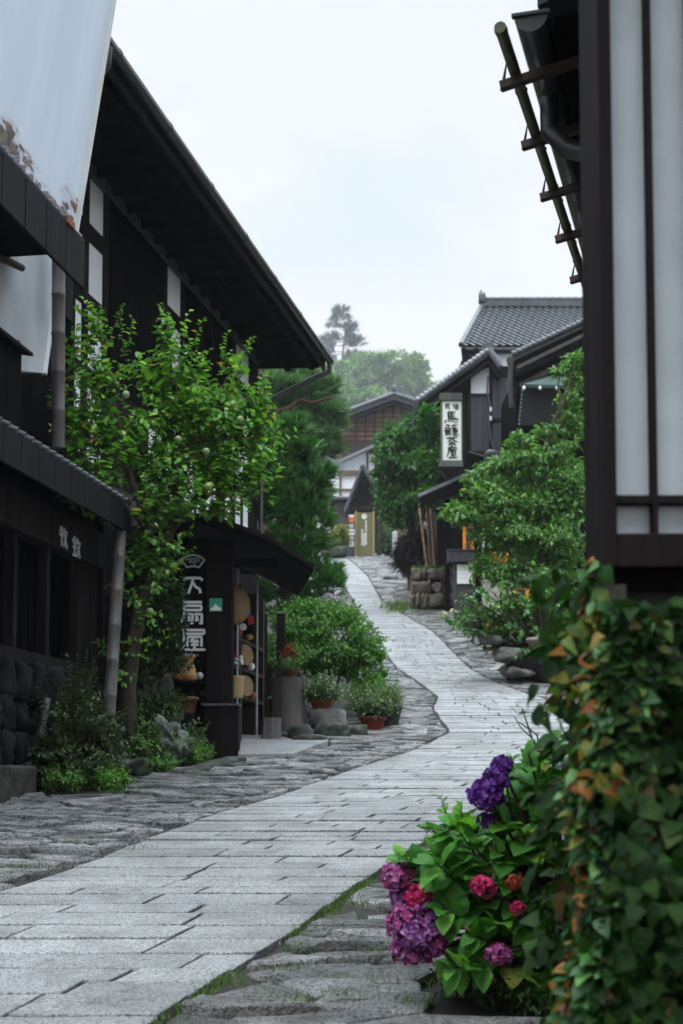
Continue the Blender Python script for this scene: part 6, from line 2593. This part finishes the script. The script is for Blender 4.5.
    T = thing('paper_notice', 'white paper notice with faint lines fixed to the dark cabinet', 'notice', P(464, 584, Y))
    a, b = P(457, 584, Y), P(472, 565, Y)
    mb = MB()
    mb.box(F, a.x, b.x, .045, .055, a.z, b.z)
    mb.build('sheet', 'white_paint', T)
    mb = MB()
    for i in range(3):
        z = a.z + (b.z - a.z) * (.3 + .2 * i)
        mb.box(F, a.x + .1, b.x - .15, .055, .057, z, z + .012)
    mb.build('faint_line', 'grey_metal', T)
    # grey post
    T = thing('grey_pole', 'slim grey pole standing at the shop front between the orange banners', 'pole', GP(484, 42))
    a, b = P(482.7, 600, 42), P(485, 532, 42)
    mb = MB()
    mb.tube([Vector(((a.x + b.x) / 2, 42, zf(42))), Vector(((a.x + b.x) / 2, 42, b.z))], (b.x - a.x) / 2, 8)
    mb.build('pole', 'grey_metal', T)
    # orange banners
    def banner(px0, px1, py0, py1, Y, lab):
        a, b = P(px0, py1, Y), P(px1, py0, Y)
        F = FX(Y)
        T = thing('orange_banner', lab, 'banner', Vector(((a.x + b.x) / 2, Y, a.z)))
        mb = MB()
        n = 12
        vs = []
        for i in range(n + 1):
            t = i / n
            w = .03 * math.sin(t * 9)
            vs += [F.pt(a.x + (b.x - a.x) * t, w, a.z), F.pt(a.x + (b.x - a.x) * t, w * .3, b.z), F.pt(a.x + (b.x - a.x) * t, w - .015, a.z), F.pt(a.x + (b.x - a.x) * t, w * .3 - .015, b.z)]
        fs = []
        for i in range(n):
            k = i * 4
            fs += [(k, k + 4, k + 5, k + 1), (k + 3, k + 7, k + 6, k + 2)]
        mb.add(vs, fs)
        mb.build('cloth', 'orange_cloth', T)
        w = b.x - a.x
        h = b.z - a.z
        for i, key in enumerate(('mark', 'mark3', 'mark2')):
            g = MB()
            z1 = b.z - h * (.06 + .31 * i)
            glyph(g, GLYPH[key], F, a.x + w * .2, b.x - w * .2, z1 - h * .26, z1, .04, .05, brush=True)
            g.build('lettering', 'ink', T)
        mb = MB()
        mb.tube([F.pt(a.x - .05, 0, b.z + .03), F.pt(b.x + .05, 0, b.z + .03)], .02, 6)
        mb.build('rod', 'dark_wood', T)
    banner(463, 474, 523, 553, 43.4, 'narrow orange cloth banner with dark writing above the trough')
    banner(491, 508, 519, 563, 41.5, 'wide orange cloth banner with dark writing right of the grey pole')
    banner(513, 529, 588, 606, 38.5, 'low orange cloth banner behind the broad leaved shrub')
    # beige wall piece
    T = thing('low_wall', 'low beige rendered wall at the shop front behind the shrubs', 'wall', GP(496, 41))
    a, b = P(484, 612, 41), P(512, 582, 41)
    mb = MB()
    mb.box(FX(41), a.x, b.x, -.2, 0, zf(41) - .1, b.z)
    mb.box(FX(41), a.x - .03, b.x + .03, -.23, .03, b.z, b.z + .06)
    mb.build('wall', 'beige_wall', T, .01)
    # small coloured blooms
    for px, py, m, lab in ((523, 573, 'petal_red', 'red flower cluster among the dark leaves'), (530, 583, 'petal_purple', 'purple flower cluster among the dark leaves'), (533, 576, 'petal_pale', 'white flower cluster among the dark leaves')):
        T = thing('flower_cluster', lab, 'flowers', P(px, py + 8, 36))
        W = MB()
        W.tube([P(px + 6, 640, 36.6), P(px + 1, py + 12, 36.2), P(px, py, 36)], .015, 5)
        W.build('stem', 'bark', T)
        flower_head(P(px, py, 36), .11, 40, m, T)


simple('bamboo_dry', [(0.3, (0.05, 0.028, 0.02)), (0.55, (0.11, 0.065, 0.045)), (0.8, (0.2, 0.13, 0.09))], 3, 0.5, (6, 6, 0.5), 0.12, 12, 0.4)
simple('post_stone', [(0.3, (0.3, 0.31, 0.31)), (0.7, (0.45, 0.46, 0.46))], 6, 0.8, bmp=.2)
right_front()


def tree_blob(name, label, base, trunk, blobs, Y, n, leaf, mat, r0=.15, barkm='bark', clumps=22, sd=.2, shell=.45, width=.5, dz=.85, droop=.25, group=None):
    T = thing(name, label, 'tree', base, group)
    W = MB()
    lim = limb(W, trunk, Y, r0, r0 * .3, 8)
    C, R = px_blobs(blobs, Y, dz)
    for c in C:
        q = min(lim, key=lambda p: (p - Vector(c)).length + max(0, p.z - c[2]) * 2)
        W.tube([q, q.lerp(Vector(c), .5) + Vector(unit(1)[0]) * .1, Vector(c)], [r0 * .4, r0 * .25, r0 * .1], 6)
        for _ in range(3):
            e = Vector(c) + Vector(unit(1)[0] * R[0] * .8)
            W.tube([Vector(c), e], [r0 * .1, r0 * .04], 5, False)
    W.build('trunk', barkm, T)
    crown(C, R, n, leaf, clumps, sd, shell, width, droop).build('crown', mat, T)
    return T


def right_trees():
    # dense dark tree beside the inn
    blobs = [(420, 440, 28, 26), (405, 460, 26, 26, -.5), (432, 420, 18, 18, .5), (425, 470, 26, 24, -.8), (395, 490, 20, 22), (415, 505, 28, 20, -.5), (432, 405, 10, 10, .5), (388, 455, 10, 12), (440, 480, 10, 20, -1), (402, 520, 22, 10), (388, 470, 14, 20), (392, 440, 14, 16), (430, 425, 12, 22, -11.5), (431, 465, 11, 24, -11.5), (428, 495, 11, 12, -11.5), (440, 440, 8, 30, .3)]
    tree_blob('leafy_tree', 'dense dark green tree standing between the lane and the inn sign', GP(412, 58), [(412, 590), (412, 540), (414, 490), (416, 440), (424, 415)], blobs, 58, 22000, .19, 'leaf_dark', .2, clumps=34, sd=.17, shell=.5)
    # feathery tree in front of the right shops
    b = [(520, 470, 26, 22), (545, 500, 34, 24), (500, 500, 28, 20, -.3), (470, 515, 22, 14, -.3), (562, 458, 22, 20, .3), (572, 425, 12, 22, .3), (570, 400, 12, 8, .3), (548, 432, 12, 8, .2), (574, 360, 11, 10, .4), (560, 372, 8, 5, .3), (500, 545, 12, 16, -.2), (480, 535, 10, 8, -.2), (515, 535, 36, 22), (555, 545, 34, 26), (570, 500, 20, 40), (480, 480, 12, 8, -.2), (530, 455, 14, 10, -.3),
         (576, 385, 9, 14, .4), (500, 465, 16, 10, -.1), (455, 510, 12, 8, -.3), (545, 575, 30, 18), (505, 575, 24, 16, -.1), (485, 565, 14, 10, -.2), (560, 605, 24, 28), (520, 610, 20, 18), (520, 440, 12, 8, -.2)]
    T = tree_blob('feathery_tree', 'fine leaved feathery tree hiding the shops on the right', GP(548, 33), [(548, 662), (546, 600), (540, 545), (536, 500), (546, 450), (562, 405)], b, 33, 26000, .12, 'leaf_mid', .11, clumps=20, sd=.26, shell=.2, width=.4, droop=.35)
    # broad leaved shrub in pot
    Y = 28.5
    base = GP(545, Y)
    T = thing('broad_leaved_shrub', 'broad leaved shrub with drooping glossy leaves beside the lane', 'shrub', base)
    W, L = MB(), FineLeaves()
    tips = [(455, 612), (462, 598), (470, 640), (480, 590), (490, 645), (500, 600), (505, 625), (515, 650), (478, 620), (520, 600), (530, 630), (540, 600), (555, 620), (460, 632), (485, 608), (498, 580), (545, 565), (560, 590), (510, 590), (472, 610), (492, 625), (525, 615), (550, 640), (565, 650), (468, 622), (450, 620), (536, 585)]
    st, ds, ls = [], [], []
    for px, py in tips:
        for k in range(5):
            tip = P(px + rng.normal() * 5, py + rng.normal() * 4, Y + rng.normal() * .4)
            b0 = P(540 + rng.normal() * 5, 660, Y)
            mid = b0.lerp(tip, .55) + Vector((0, 0, .18))
            W.tube([b0, mid, tip], [.018, .012, .006], 5, False)
            st.append(np.array(mid)); ds.append(np.array(tip - mid)); ls.append((tip - mid).length)
    shoots(L, W, st, ds, ls, .07, .2, .5, .006, .1, .45)
    W.build('stem', 'bark', T)
    L.build('foliage', 'leaf_broad', T)
    # upper long branch
    c = P(541, 655, 28.2)
    T = thing('flower_pot', 'beige pot under the broad leaved shrub by the lane', 'flower pot', c)
    mb = MB()
    mb.lathe(c, [(.2, 0), (.27, .26), (.30, .26), (.30, .34), (.26, .34), (.25, .28)], 20)
    mb.build('pot', 'beige_pot', T)
    # rocks under it
    for i, (px, py, rx, rz, lab) in enumerate(((508, 655, .3, .16, 'flat stone at the left end of the rocky bank under the shrub'), (528, 662, .36, .2, 'dark stone in the rocky bank under the beige pot'), (520, 672, .34, .12, 'low flat slab at the lane edge below the rocky bank'), (550, 672, .4, .24, 'large stone at the right of the rocky bank'), (490, 640, .22, .1, 'small flat stone at the lane edge beside the broad leaves'))):
        c = P(px, py, 28.3)
        T = thing('bank_stone', lab, 'stone', c, 'stones of the bank beside the lane')
        mb = MB()
        mb.blob((c.x, c.y, c.z), (rx, .3, rz), 60 + i, 3, .25, False)
        mb.build('stone', 'rock' if i in (0, 2, 4) else 'dark_rock', T)
    mb = MB()
    mb.box(FX(29), P(505, 660, 29).x, P(600, 660, 29).x, -1.5, .3, zf(28), P(540, 664, 29).z)
    tag(mb.build('bank', 'soil'), 'earth bank behind the stones on the right of the lane', kind='structure')
    small_shrub('dark_shrub', 'dark low shrub on the bank behind the beige pot', 'shrub', P(560, 650, 29.5), 1.5, .7, 'leaf_dark', .12, 60, .05, .5)


right_trees()


# ------------------------------------------------------------------ centre: gate, signs, houses up the hill
def centre():
    # gate roof
    YG = 99.0
    T = thing('roofed_gate', 'open timber gate with a steep tiled gable facing down the lane', 'gate', GP(362, YG))
    pk = P(362, 467, YG - 1)
    l = P(345, 512, YG - 1)
    r = P(384, 502, YG - 1)
    dep = Vector((.4, 5, 0))
    th = Vector((0, 0, .28))
    mb = MB()
    for a, b in ((l, pk), (pk, r)):
        mb.hexa([a - th, b - th, b - th + dep, a - th + dep, a, b, b + dep, a + dep])
    rf = mb.build('roof', 'old_tile', T)
    mb = MB()
    for a, b in ((pk, r),):
        for i in range(16):
            p, q = a.lerp(b, i / 16), a.lerp(b, (i + 1) / 16)
            mb.tube([p + Vector((0, -.05, .1)), q + Vector((0, -.05, .05))], [.2, .17], 8)
    for i in range(16):
        p, q = pk.lerp(l, i / 16), pk.lerp(l, (i + 1) / 16)
        mb.tube([p + Vector((0, -.05, .06)), q + Vector((0, -.05, .02))], [.13, .11], 8)
    mb.build('verge_tiles', 'tile', rf)
    mb = MB()
    poly_wall(mb, [(362, 474), (350, 512), (350, 553), (384, 553), (384, 500)], YG + 1.2, .3)
    mb.build('inner_wall', 'brown_dark', T)
    for px in (350.5, 379):
        mb = MB()
        c = P(px, 512, YG)
        mb.box(FX(YG), c.x - .15, c.x + .15, -.15, .15, zf(YG), P(px, 506, YG).z)
        mb.build('post', 'brown_dark', T)
    mb = MB()
    mb.box(FX(YG), P(350, 512, YG).x, P(380, 512, YG).x, -.1, .1, P(362, 510, YG).z, P(362, 506, YG).z)
    mb.build('tie_beam', 'brown_dark', T)

    # olive notice board
    Y = 95.5
    F = FX(Y)
    zs = zf(Y)
    X = lambda px: P(px, 530, Y).x
    Z = lambda py: P(364, py, Y).z
    T = thing('information_board', 'olive green information board with a white disc and columns of small writing', 'information board', GP(364, Y))
    mb = MB()
    mb.box(F, X(356.5), X(373), -.12, 0, min(zs, Z(549)), Z(512.5))
    mb.build('board', 'olive_paint', T)
    for a, b in ((354.8, 357), (372.6, 374.6)):
        mb = MB()
        mb.box(F, X(a), X(b), -.16, .05, min(zs, Z(550)) - .05, Z(511))
        mb.build('post', 'olive_light', T)
    mb = MB()
    mb.lathe(F.pt(X(364.3), .0, Z(516.5)), [(.18, 0), (.18, .03)], 22, (0, -1, 0))
    ds = mb.build('disc', 'white_paint', T)
    mb = MB()
    c = F.pt(X(364.3), .034, Z(516.5))
    mb.beam(c + Vector((0, 0, -.02)), c + Vector((0, 0, .11)), .04, .01, (0, 1, 0))
    mb.beam(c + Vector((-.05, -.004, .0)), c + Vector((.08, -.004, .05)), .04, .01, (0, 1, 0))
    mb.build('emblem', 'olive_light', ds)
    for px, y0, n in ((366, 520.5, 9), (362.2, 529.5, 6), (364.2, 533, 5)):
        for i in range(n):
            g = MB()
            z1 = Z(y0 + i * 2.7)
            glyph(g, GLYPH[('mark', 'mark2', 'mark3')[i % 3]], F, X(px - 1.0), X(px + 1.0), z1 - .15, z1, .004, .035)
            g.build('lettering', 'white_paint', T)
    # stack of small signs
    T = thing('sign_stack', 'dark post carrying a stack of small orange, white and red and blue signs', 'sign post', GP(351, Y - .6))
    Y2 = Y - .6
    F = FX(Y2)
    X = lambda px: P(px, 530, Y2).x
    Z = lambda py: P(351, py, Y2).z
    mb = MB()
    mb.box(F, X(346.5), X(354.6), -.1, 0, zf(Y2) - .05, Z(514))
    mb.build('post', 'slate_board', T)
    for a, b, y0, y1, m in ((349, 354, 515, 517, 'white_paint'), (349, 354, 517.2, 522.5, 'orange_plate'), (349.4, 353.6, 524, 528, 'grey_metal'), (348.8, 354.4, 529.3, 535, 'white_paint'), (349.4, 353.8, 536, 540, 'grey_metal'), (349.6, 353.8, 541.5, 546.5, 'white_paint')):
        mb = MB()
        mb.box(F, X(a), X(b), .01, .05, Z(y1), Z(y0))
        p = mb.build('sign_plate', m, T)
        if y0 == 529.3:
            for q0, q1, mm in ((349.6, 351.2, 'red_paint'), (352, 353.6, 'blue_paint')):
                mb = MB()
                mb.box(F, X(q0), X(q1), .052, .058, Z(533.5), Z(530.8))
                mb.build('mark', mm, p)
        if y0 == 541.5:
            mb = MB()
            glyph(mb, GLYPH['mark2'], F, X(350.6), X(352.8), Z(545.6), Z(542.4), .054, .05)
            mb.build('lettering', 'ink', p)
    # hedge at the top of the lane
    Yh = 93
    C, R = px_blobs([(334, 540, 10, 11), (344, 537, 6, 12), (328, 546, 8, 8), (340, 533, 6, 7)], Yh, 1.2)
    T = thing('clipped_hedge', 'yellow green clipped hedge at the top of the lane', 'hedge', GP(336, Yh))
    W = MB()
    limb(W, [(336, 560), (336, 548), (337, 538)], Yh, .08, .03)
    W.build('stem', 'bark', T)
    crown(C, R, 2600, .22, 20, .2, .5).build('foliage', 'leaf_yellow', T)
    T = thing('low_rock', 'low dark stone edging in front of the clipped hedge', 'stone', GP(334, Yh - 1))
    mb = MB()
    c = P(334, 552, Yh - 1)
    mb.blob((c.x, c.y, c.z), (.9, .5, .4), 41, 3, .25, False)
    mb.build('stone', 'moss_rock', T)

    # white walled house with brown timbers
    YI = 108.0
    T = thing('white_timber_house', 'white walled house with brown timber beams and grey slatted front', 'house', GP(340, YI))
    F = FX(YI)
    X = lambda px: P(px, 500, YI).x
    Z = lambda py: P(345, py, YI).z
    mb = MB()
    mb.box(F, X(316), X(372), -6, 0, zf(YI) - 1, Z(473))
    mb.build('wall', 'plaster', T)
    mb = MB()
    mb.box(F, X(337.5), X(372), .02, .2, Z(475.5), Z(471))
    mb.build('top_beam', 'timber_brown', T)
    mb = MB()
    mb.box(F, X(321), X(352), .02, .14, Z(491), Z(489))
    mb.build('mid_beam', 'timber_brown', T)
    mb = MB()
    mb.box(F, X(339.5), X(341.5), .02, .17, Z(496), Z(475.6))
    mb.build('post', 'timber_brown', T)
    mb = MB()
    mb.box(F, X(320), X(321.6), .02, .15, Z(500), Z(474))
    mb.build('post', 'timber_brown', T)
    mb = MB()   # lower pent eave and dark front
    mb.hexa([F.pt(X(322), .9, Z(500)), F.pt(X(360), .9, Z(500)), F.pt(X(360), .0, Z(497)), F.pt(X(322), .0, Z(497)), F.pt(X(322), .9, Z(499)), F.pt(X(360), .9, Z(499)), F.pt(X(360), 0, Z(496)), F.pt(X(322), 0, Z(496))])
    mb.build('pent_roof', 'pale_tile', T)
    mb = MB()
    mb.box(F, X(330), X(362), .01, .1, zf(YI) - .5, Z(500))
    mb.build('dark_front', 'black_wood', T)
    for px in np.arange(335, 346, 1.7):
        mb = MB()
        mb.box(F, X(px), X(px + .9), .11, .18, zf(YI), Z(503))
        mb.build('slat', 'grey_wood', T)
    # upper shed-roofed white house
    YH = 116.0
    T = thing('shed_roofed_house', 'white plaster house with a sloping grey roof edge below the brown gable', 'house', GP(360, YH))
    X = lambda px: P(px, 470, YH).x
    mb = MB()
    poly_wall(mb, [(338, 570), (338, 462), (346, 458), (371, 447), (384, 452), (384, 570)], YH, 5)
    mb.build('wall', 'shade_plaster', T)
    a, b = P(330, 463.5, YH - .8), P(375, 443.5, YH - .8)
    mb = MB()
    mb.hexa([a - Vector((0, 0, .25)), b - Vector((0, 0, .25)), b + Vector((0, 6, -.25)), a + Vector((0, 6, -.25)), a, b, b + Vector((0, 6, 0)), a + Vector((0, 6, 0))])
    mb.build('roof', 'pale_tile', T)
    a2, b2 = P(310, 474, YH - 2), P(340, 461, YH - 2)
    mb = MB()
    mb.hexa([a2 - Vector((0, 0, .2)), b2 - Vector((0, 0, .2)), b2 + Vector((0, 4, -.2)), a2 + Vector((0, 4, -.2)), a2, b2, b2 + Vector((0, 4, 0)), a2 + Vector((0, 4, 0))])
    mb.build('lower_roof', 'pale_tile', T)
    mb = MB()
    mb.box(FX(YH), X(366.5), X(368.5), .01, .15, P(0, 500, YH).z, P(0, 450, YH).z)
    mb.build('post', 'brown_dark', T)
    mb = MB()
    mb.box(FX(YH), X(369), X(380), .02, .1, P(0, 454, YH).z, P(0, 448, YH).z)
    mb.build('shade_panel', 'brown_dark', T)
    # brown gabled barn
    YB = 128.0
    T = thing('brown_gabled_house', 'brown planked gable house with a grey tiled roof below the misty trees', 'house', GP(372, YB))
    pk, l, r = P(394, 394, YB - 1), P(329, 418, YB - 1), P(424, 404, YB - 1)
    dep = Vector((1.5, 9, 0))
    th = Vector((0, 0, .5))
    mb = MB()
    for a, b in ((l, pk), (pk, r)):
        mb.hexa([a - th, b - th, b - th + dep, a - th + dep, a, b, b + dep, a + dep])
    rf = mb.build('roof', 'old_tile', T)
    mb = MB()
    for a, b, n in ((l, pk, 26), (pk, r, 12)):
        for i in range(n):
            p, q = a.lerp(b, i / n), a.lerp(b, (i + 1) / n)
            mb.tube([p + Vector((0, -.05, .08)), q + Vector((0, -.05, .02))], [.2, .17], 8)
    mb.build('verge_tiles', 'pale_tile', rf)
    mb = MB()
    ridge_roll(mb, pk, pk + dep, .4, .55)
    mb.blob(pk + Vector((0, 0, .45)), (.25, .25, .35), 8, 3, .3, False)
    mb.build('ridge', 'tile', rf)
    mb = MB()
    mb.beam(l + Vector((.2, .3, -.8)), pk + Vector((0, .3, -.8)), .2, .5, (0, 1, 0))
    mb.beam(pk + Vector((0, .33, -.8)), r + Vector((0, .33, -.8)), .2, .5, (0, 1, 0))
    mb.build('barge_board', 'eave_wood', T)
    mb = MB()
    poly_wall(mb, [(338, 570), (338, 420), (394, 400), (420, 409), (420, 570)], YB, 8)
    mb.build('wall', 'brown_planks', T)
    F = FX(YB)
    for px in (356, 365.5, 374.5, 383.5, 393, 402):
        mb = MB()
        c = P(px, 430, YB)
        mb.box(F, c.x - .09, c.x + .09, .02, .12, P(px, 455, YB).z, P(px, 402 + abs(394 - px) * .36, YB).z)
        mb.build('batten', 'brown_dark', T)
    for py in np.arange(413, 443, 4.6):
        mb = MB()
        mb.box(F, P(343, py, YB).x, P(408, py, YB).x, .02, .09, P(0, py + .6, YB).z, P(0, py - .4, YB).z)
        mb.build('rail', 'brown_dark', T)
    mb = MB()
    mb.box(F, P(342, 450, YB).x, P(410, 450, YB).x, .02, .2, P(0, 460, YB).z, P(0, 443, YB).z)
    mb.build('lower_boards', 'brown_dark', T)
    for px in np.arange(384, 406, 2.6):
        mb = MB()
        c = P(px, 408, YB)
        mb.box(F, c.x - .05, c.x + .05, .02, .1, P(px, 407, YB).z, P(px, 403, YB).z)
        mb.build('vent_bar', 'grey_wood', T)


simple('brown_dark', [(0.3, (0.02, 0.012, 0.010)), (0.7, (0.05, 0.032, 0.026))], 5, 0.8, (1, 1, .3), .3, 18, .3)
simple('orange_plate', [(0.3, (0.55, 0.08, 0.02)), (0.7, (0.75, 0.22, 0.05))], 3, 0.5, bmp=0)  # plain orange red colour of one small sign plate
centre()


# ------------------------------------------------------------------ misty trees on the hill
def far_trees():
    def bc(px, py, Y):
        v = P(px, py, Y)
        return Vector((v.x, Y, zf(Y) - 2))
    L = [
        (560, 'broad misty tree with a flat crown left of the tall cedar', [(345, 385, 22, 18), (335, 375, 16, 14), (360, 370, 16, 14), (325, 395, 14, 16)], 9000, 1.2),
        (545, 'tall pale misty tree behind the brown gable ridge', [(375, 372, 20, 18), (390, 365, 18, 14), (365, 385, 20, 16), (398, 382, 16, 16)], 9000, 1.2),
        (570, 'rounded misty tree right of the brown gable ridge', [(408, 374, 16, 16), (416, 366, 12, 12), (420, 388, 14, 18), (402, 390, 14, 14)], 7500, 1.2),
        (480, 'light green misty tree in front of the taller hill trees', [(345, 400, 22, 14), (330, 405, 16, 14), (368, 398, 20, 12)], 7500, 1.1),
        (575, 'wispy misty tree low beside the inn eave', [(432, 392, 12, 12), (440, 400, 14, 12)], 3000, 1.2),
        (520, 'misty tree behind the old pine', [(295, 395, 24, 26), (310, 380, 14, 18), (275, 400, 20, 26), (305, 420, 24, 24)], 8000, 1.2),
    ]
    for Y, lab, blobs, n, sz in L:
        cx = sum(b[0] for b in blobs) / len(blobs)
        base = bc(cx, 450, Y)
        top = P(cx, min(b[1] for b in blobs), Y)
        tree_blob('misty_tree', lab, base, [(cx, 470), (cx, 430), (cx + 2, 400), (cx, 380)], blobs, Y, n, sz, 'leaf_far', .4, clumps=34, sd=.15, shell=.4, group='misty trees on the hill')
    # tall cedar
    Y = 610
    T = thing('tall_cedar', 'tall sparse cedar rising above the misty trees', 'cedar tree', bc(342, 450, Y))
    W = MB()
    lim = limb(W, [(342, 470), (342, 420), (342, 360), (343, 305)], Y, .8, .15, 8)
    pts, dirs = [], []
    for k in range(46):
        t = rng.random() ** .85
        py = 306 + t * 56
        half = 2.5 + 15 * min(1, t * 1.6) ** .9
        sg = 1 if k % 2 else -1
        hw = half * rng.uniform(.35, 1.15)
        dY = rng.uniform(-9, 9)
        a = P(342.5, py, Y)
        e = P(342.5 + sg * hw, py + rng.uniform(-3, 3), Y + dY)
        W.tube([a, e], [.2, .06], 5, False)
        m = int(5 + 13 * t)
        tt = .45 + .6 * rng.random(m)
        q = np.array(a)[None] + (np.array(e - a))[None] * tt[:, None] + rng.normal(size=(m, 3)) * np.array([.7, .9, .5])
        pts.append(q)
        dd = np.tile(np.array(e - a) / (e - a).length * .5 + np.array([0, 0, .5]), (m, 1)) + unit(m) * .5
        dirs.append(dd)
    W.build('trunk', 'bark', T)
    B = Blades()
    tufts(B, np.concatenate(pts), np.concatenate(dirs), 10, 2.4, .36, .8)
    B.build('crown', 'needle_far', T)
    # smaller conifer left of it, behind
    # far wood on the hillside: one mass
    C = []
    n = 9000
    L = Leaves()
    x = rng.uniform(-300, 300, 420)
    y = rng.uniform(630, 760, 420)
    zb = zg(y)
    hh = rng.uniform(8, 14, 420)
    k = 60
    base = np.repeat(np.stack([x, y, zb - 3], axis=1), k, axis=0)
    o = unit(420 * k) * np.array([6.0, 6.0, 1.0]) * rng.random((420 * k, 1)) ** .4
    o[:, 2] *= np.repeat(hh, k) * .55
    o[:, 2] += np.repeat(hh, k) * .3
    p = base + o
    L.add(p, unit(len(p)), unit(len(p)) + np.array([0, 0, 1]), 2.6 * (0.6 + .8 * rng.random(len(p))), .6)
    o = L.build('far_wood', 'leaf_far', None)
    tag(o, 'far misty wood covering the hillside', 'wood', kind='stuff')


far_trees()

# ------------------------------------------------------------------ air
def haze():
    mb = MB()
    mb.box(FX(-150), -640, 640, -1250 - 0, 20, -45, 330)
    m = bpy.data.materials.new('haze')
    m.use_nodes = True
    t = m.node_tree
    t.nodes.remove(t.nodes['Principled BSDF'])
    v = t.nodes.new('ShaderNodeVolumePrincipled')
    v.inputs['Color'].default_value = (.92, .96, 1, 1)
    v.inputs['Density'].default_value = HAZE
    v.inputs['Anisotropy'].default_value = 0.1
    t.links.new(v.outputs[0], t.nodes['Material Output'].inputs['Volume'])
    M['haze'] = m
    tag(mb.build('haze', 'haze'), 'pale morning mist', 'haze', kind='stuff')


HAZE = 0.00032
if HAZE:
    haze()

# ------------------------------------------------------------------ sky, sun, camera
SUN_EL, SUN_AZ = math.radians(62), math.radians(200)     # azimuth clockwise from +Y
w = bpy.data.worlds.new('World')
scene.world = w
w.use_nodes = True
t = w.node_tree
bg = t.nodes['Background']
bg.inputs['Strength'].default_value = 0.1
sky = N(t, 'ShaderNodeTexSky', sky_type='NISHITA')
sky.sun_disc = False
sky.sun_elevation = SUN_EL
sky.sun_rotation = SUN_AZ
tc = N(t, 'ShaderNodeTexCoord')
sep = N(t, 'ShaderNodeSeparateXYZ')
t.links.new(tc.outputs['Generated'], sep.inputs[0])
# overcast luminance: brighter towards the zenith
mr = N(t, 'ShaderNodeMapRange', interpolation_type='SMOOTHSTEP')
mr.inputs['From Min'].default_value = 0.55
mr.inputs['From Max'].default_value = 1.0
mr.inputs['To Min'].default_value = 5.5
mr.inputs['To Max'].default_value = 40.0
t.links.new(sep.outputs['Z'], mr.inputs['Value'])
nz = N(t, 'ShaderNodeTexNoise')
nz.inputs['Scale'].default_value = 4.2
nz.inputs['Detail'].default_value = 6
nz.inputs['Roughness'].default_value = .5
mp = N(t, 'ShaderNodeMapping')
mp.inputs['Scale'].default_value = (1, 1, 1.6)
mp.inputs['Location'].default_value = (3.1, 0.4, 0.2)
t.links.new(tc.outputs['Generated'], mp.inputs['Vector'])
t.links.new(mp.outputs[0], nz.inputs['Vector'])
cl = ramp(t, nz.outputs['Fac'], [(.40, (.68, .85, .90)), (.5, (.85, .935, .96)), (.58, (.975, .988, .996))])
cl = mixc(t, ramp(t, sep.outputs['Z'], [(.32, (0, 0, 0)), (.41, (1, 1, 1))]), (1, 1, 1, 1), cl)
cl = mixc(t, 1.0, cl, ramp(t, sep.outputs['Z'], [(.45, (1, 1, 1)), (.7, (.92, .965, 1.04))]), 'MULTIPLY')
vm = N(t, 'ShaderNodeVectorMath', operation='SCALE')
t.links.new(cl, vm.inputs[0])
t.links.new(mr.outputs[0], vm.inputs['Scale'])
mx = mixc(t, 0.95, sky.outputs[0], vm.outputs[0])
t.links.new(mx, bg.inputs['Color'])

sd = bpy.data.lights.new('sun', 'SUN')
sd.energy = 1.0
sd.angle = math.radians(25)
sd.color = (1, .97, .93)
so = bpy.data.objects.new('sun', sd)
COL.objects.link(so)
so.rotation_euler = Vector((-math.sin(SUN_AZ) * math.cos(SUN_EL), -math.cos(SUN_AZ) * math.cos(SUN_EL), -math.sin(SUN_EL))).to_track_quat('-Z', 'Y').to_euler()

cd = bpy.data.cameras.new('camera')
co = bpy.data.objects.new('camera', cd)
COL.objects.link(co)
co.location = (0, 0, EYE)
co.rotation_euler = (PI / 2 + PITCH, 0, 0)
cd.sensor_fit = 'VERTICAL'
cd.sensor_height = 36
cd.lens = FPX / 1024 * 36
cd.shift_y = (CY - 512) / 1024
cd.clip_start = .05
cd.clip_end = 3000
cd.dof.use_dof = True
cd.dof.focus_distance = 10.0
cd.dof.aperture_fstop = 3.3
scene.camera = co

scene.view_settings.view_transform = 'Standard'
scene.view_settings.look = 'None'
scene.view_settings.exposure = 0.8
scene.view_settings.gamma = 1
scene.view_settings.use_curve_mapping = False
scene.cycles.use_denoising = True
scene.cycles.max_bounces = 6
scene.cycles.diffuse_bounces = 3
scene.cycles.transparent_max_bounces = 4
scene.cycles.volume_bounces = 0
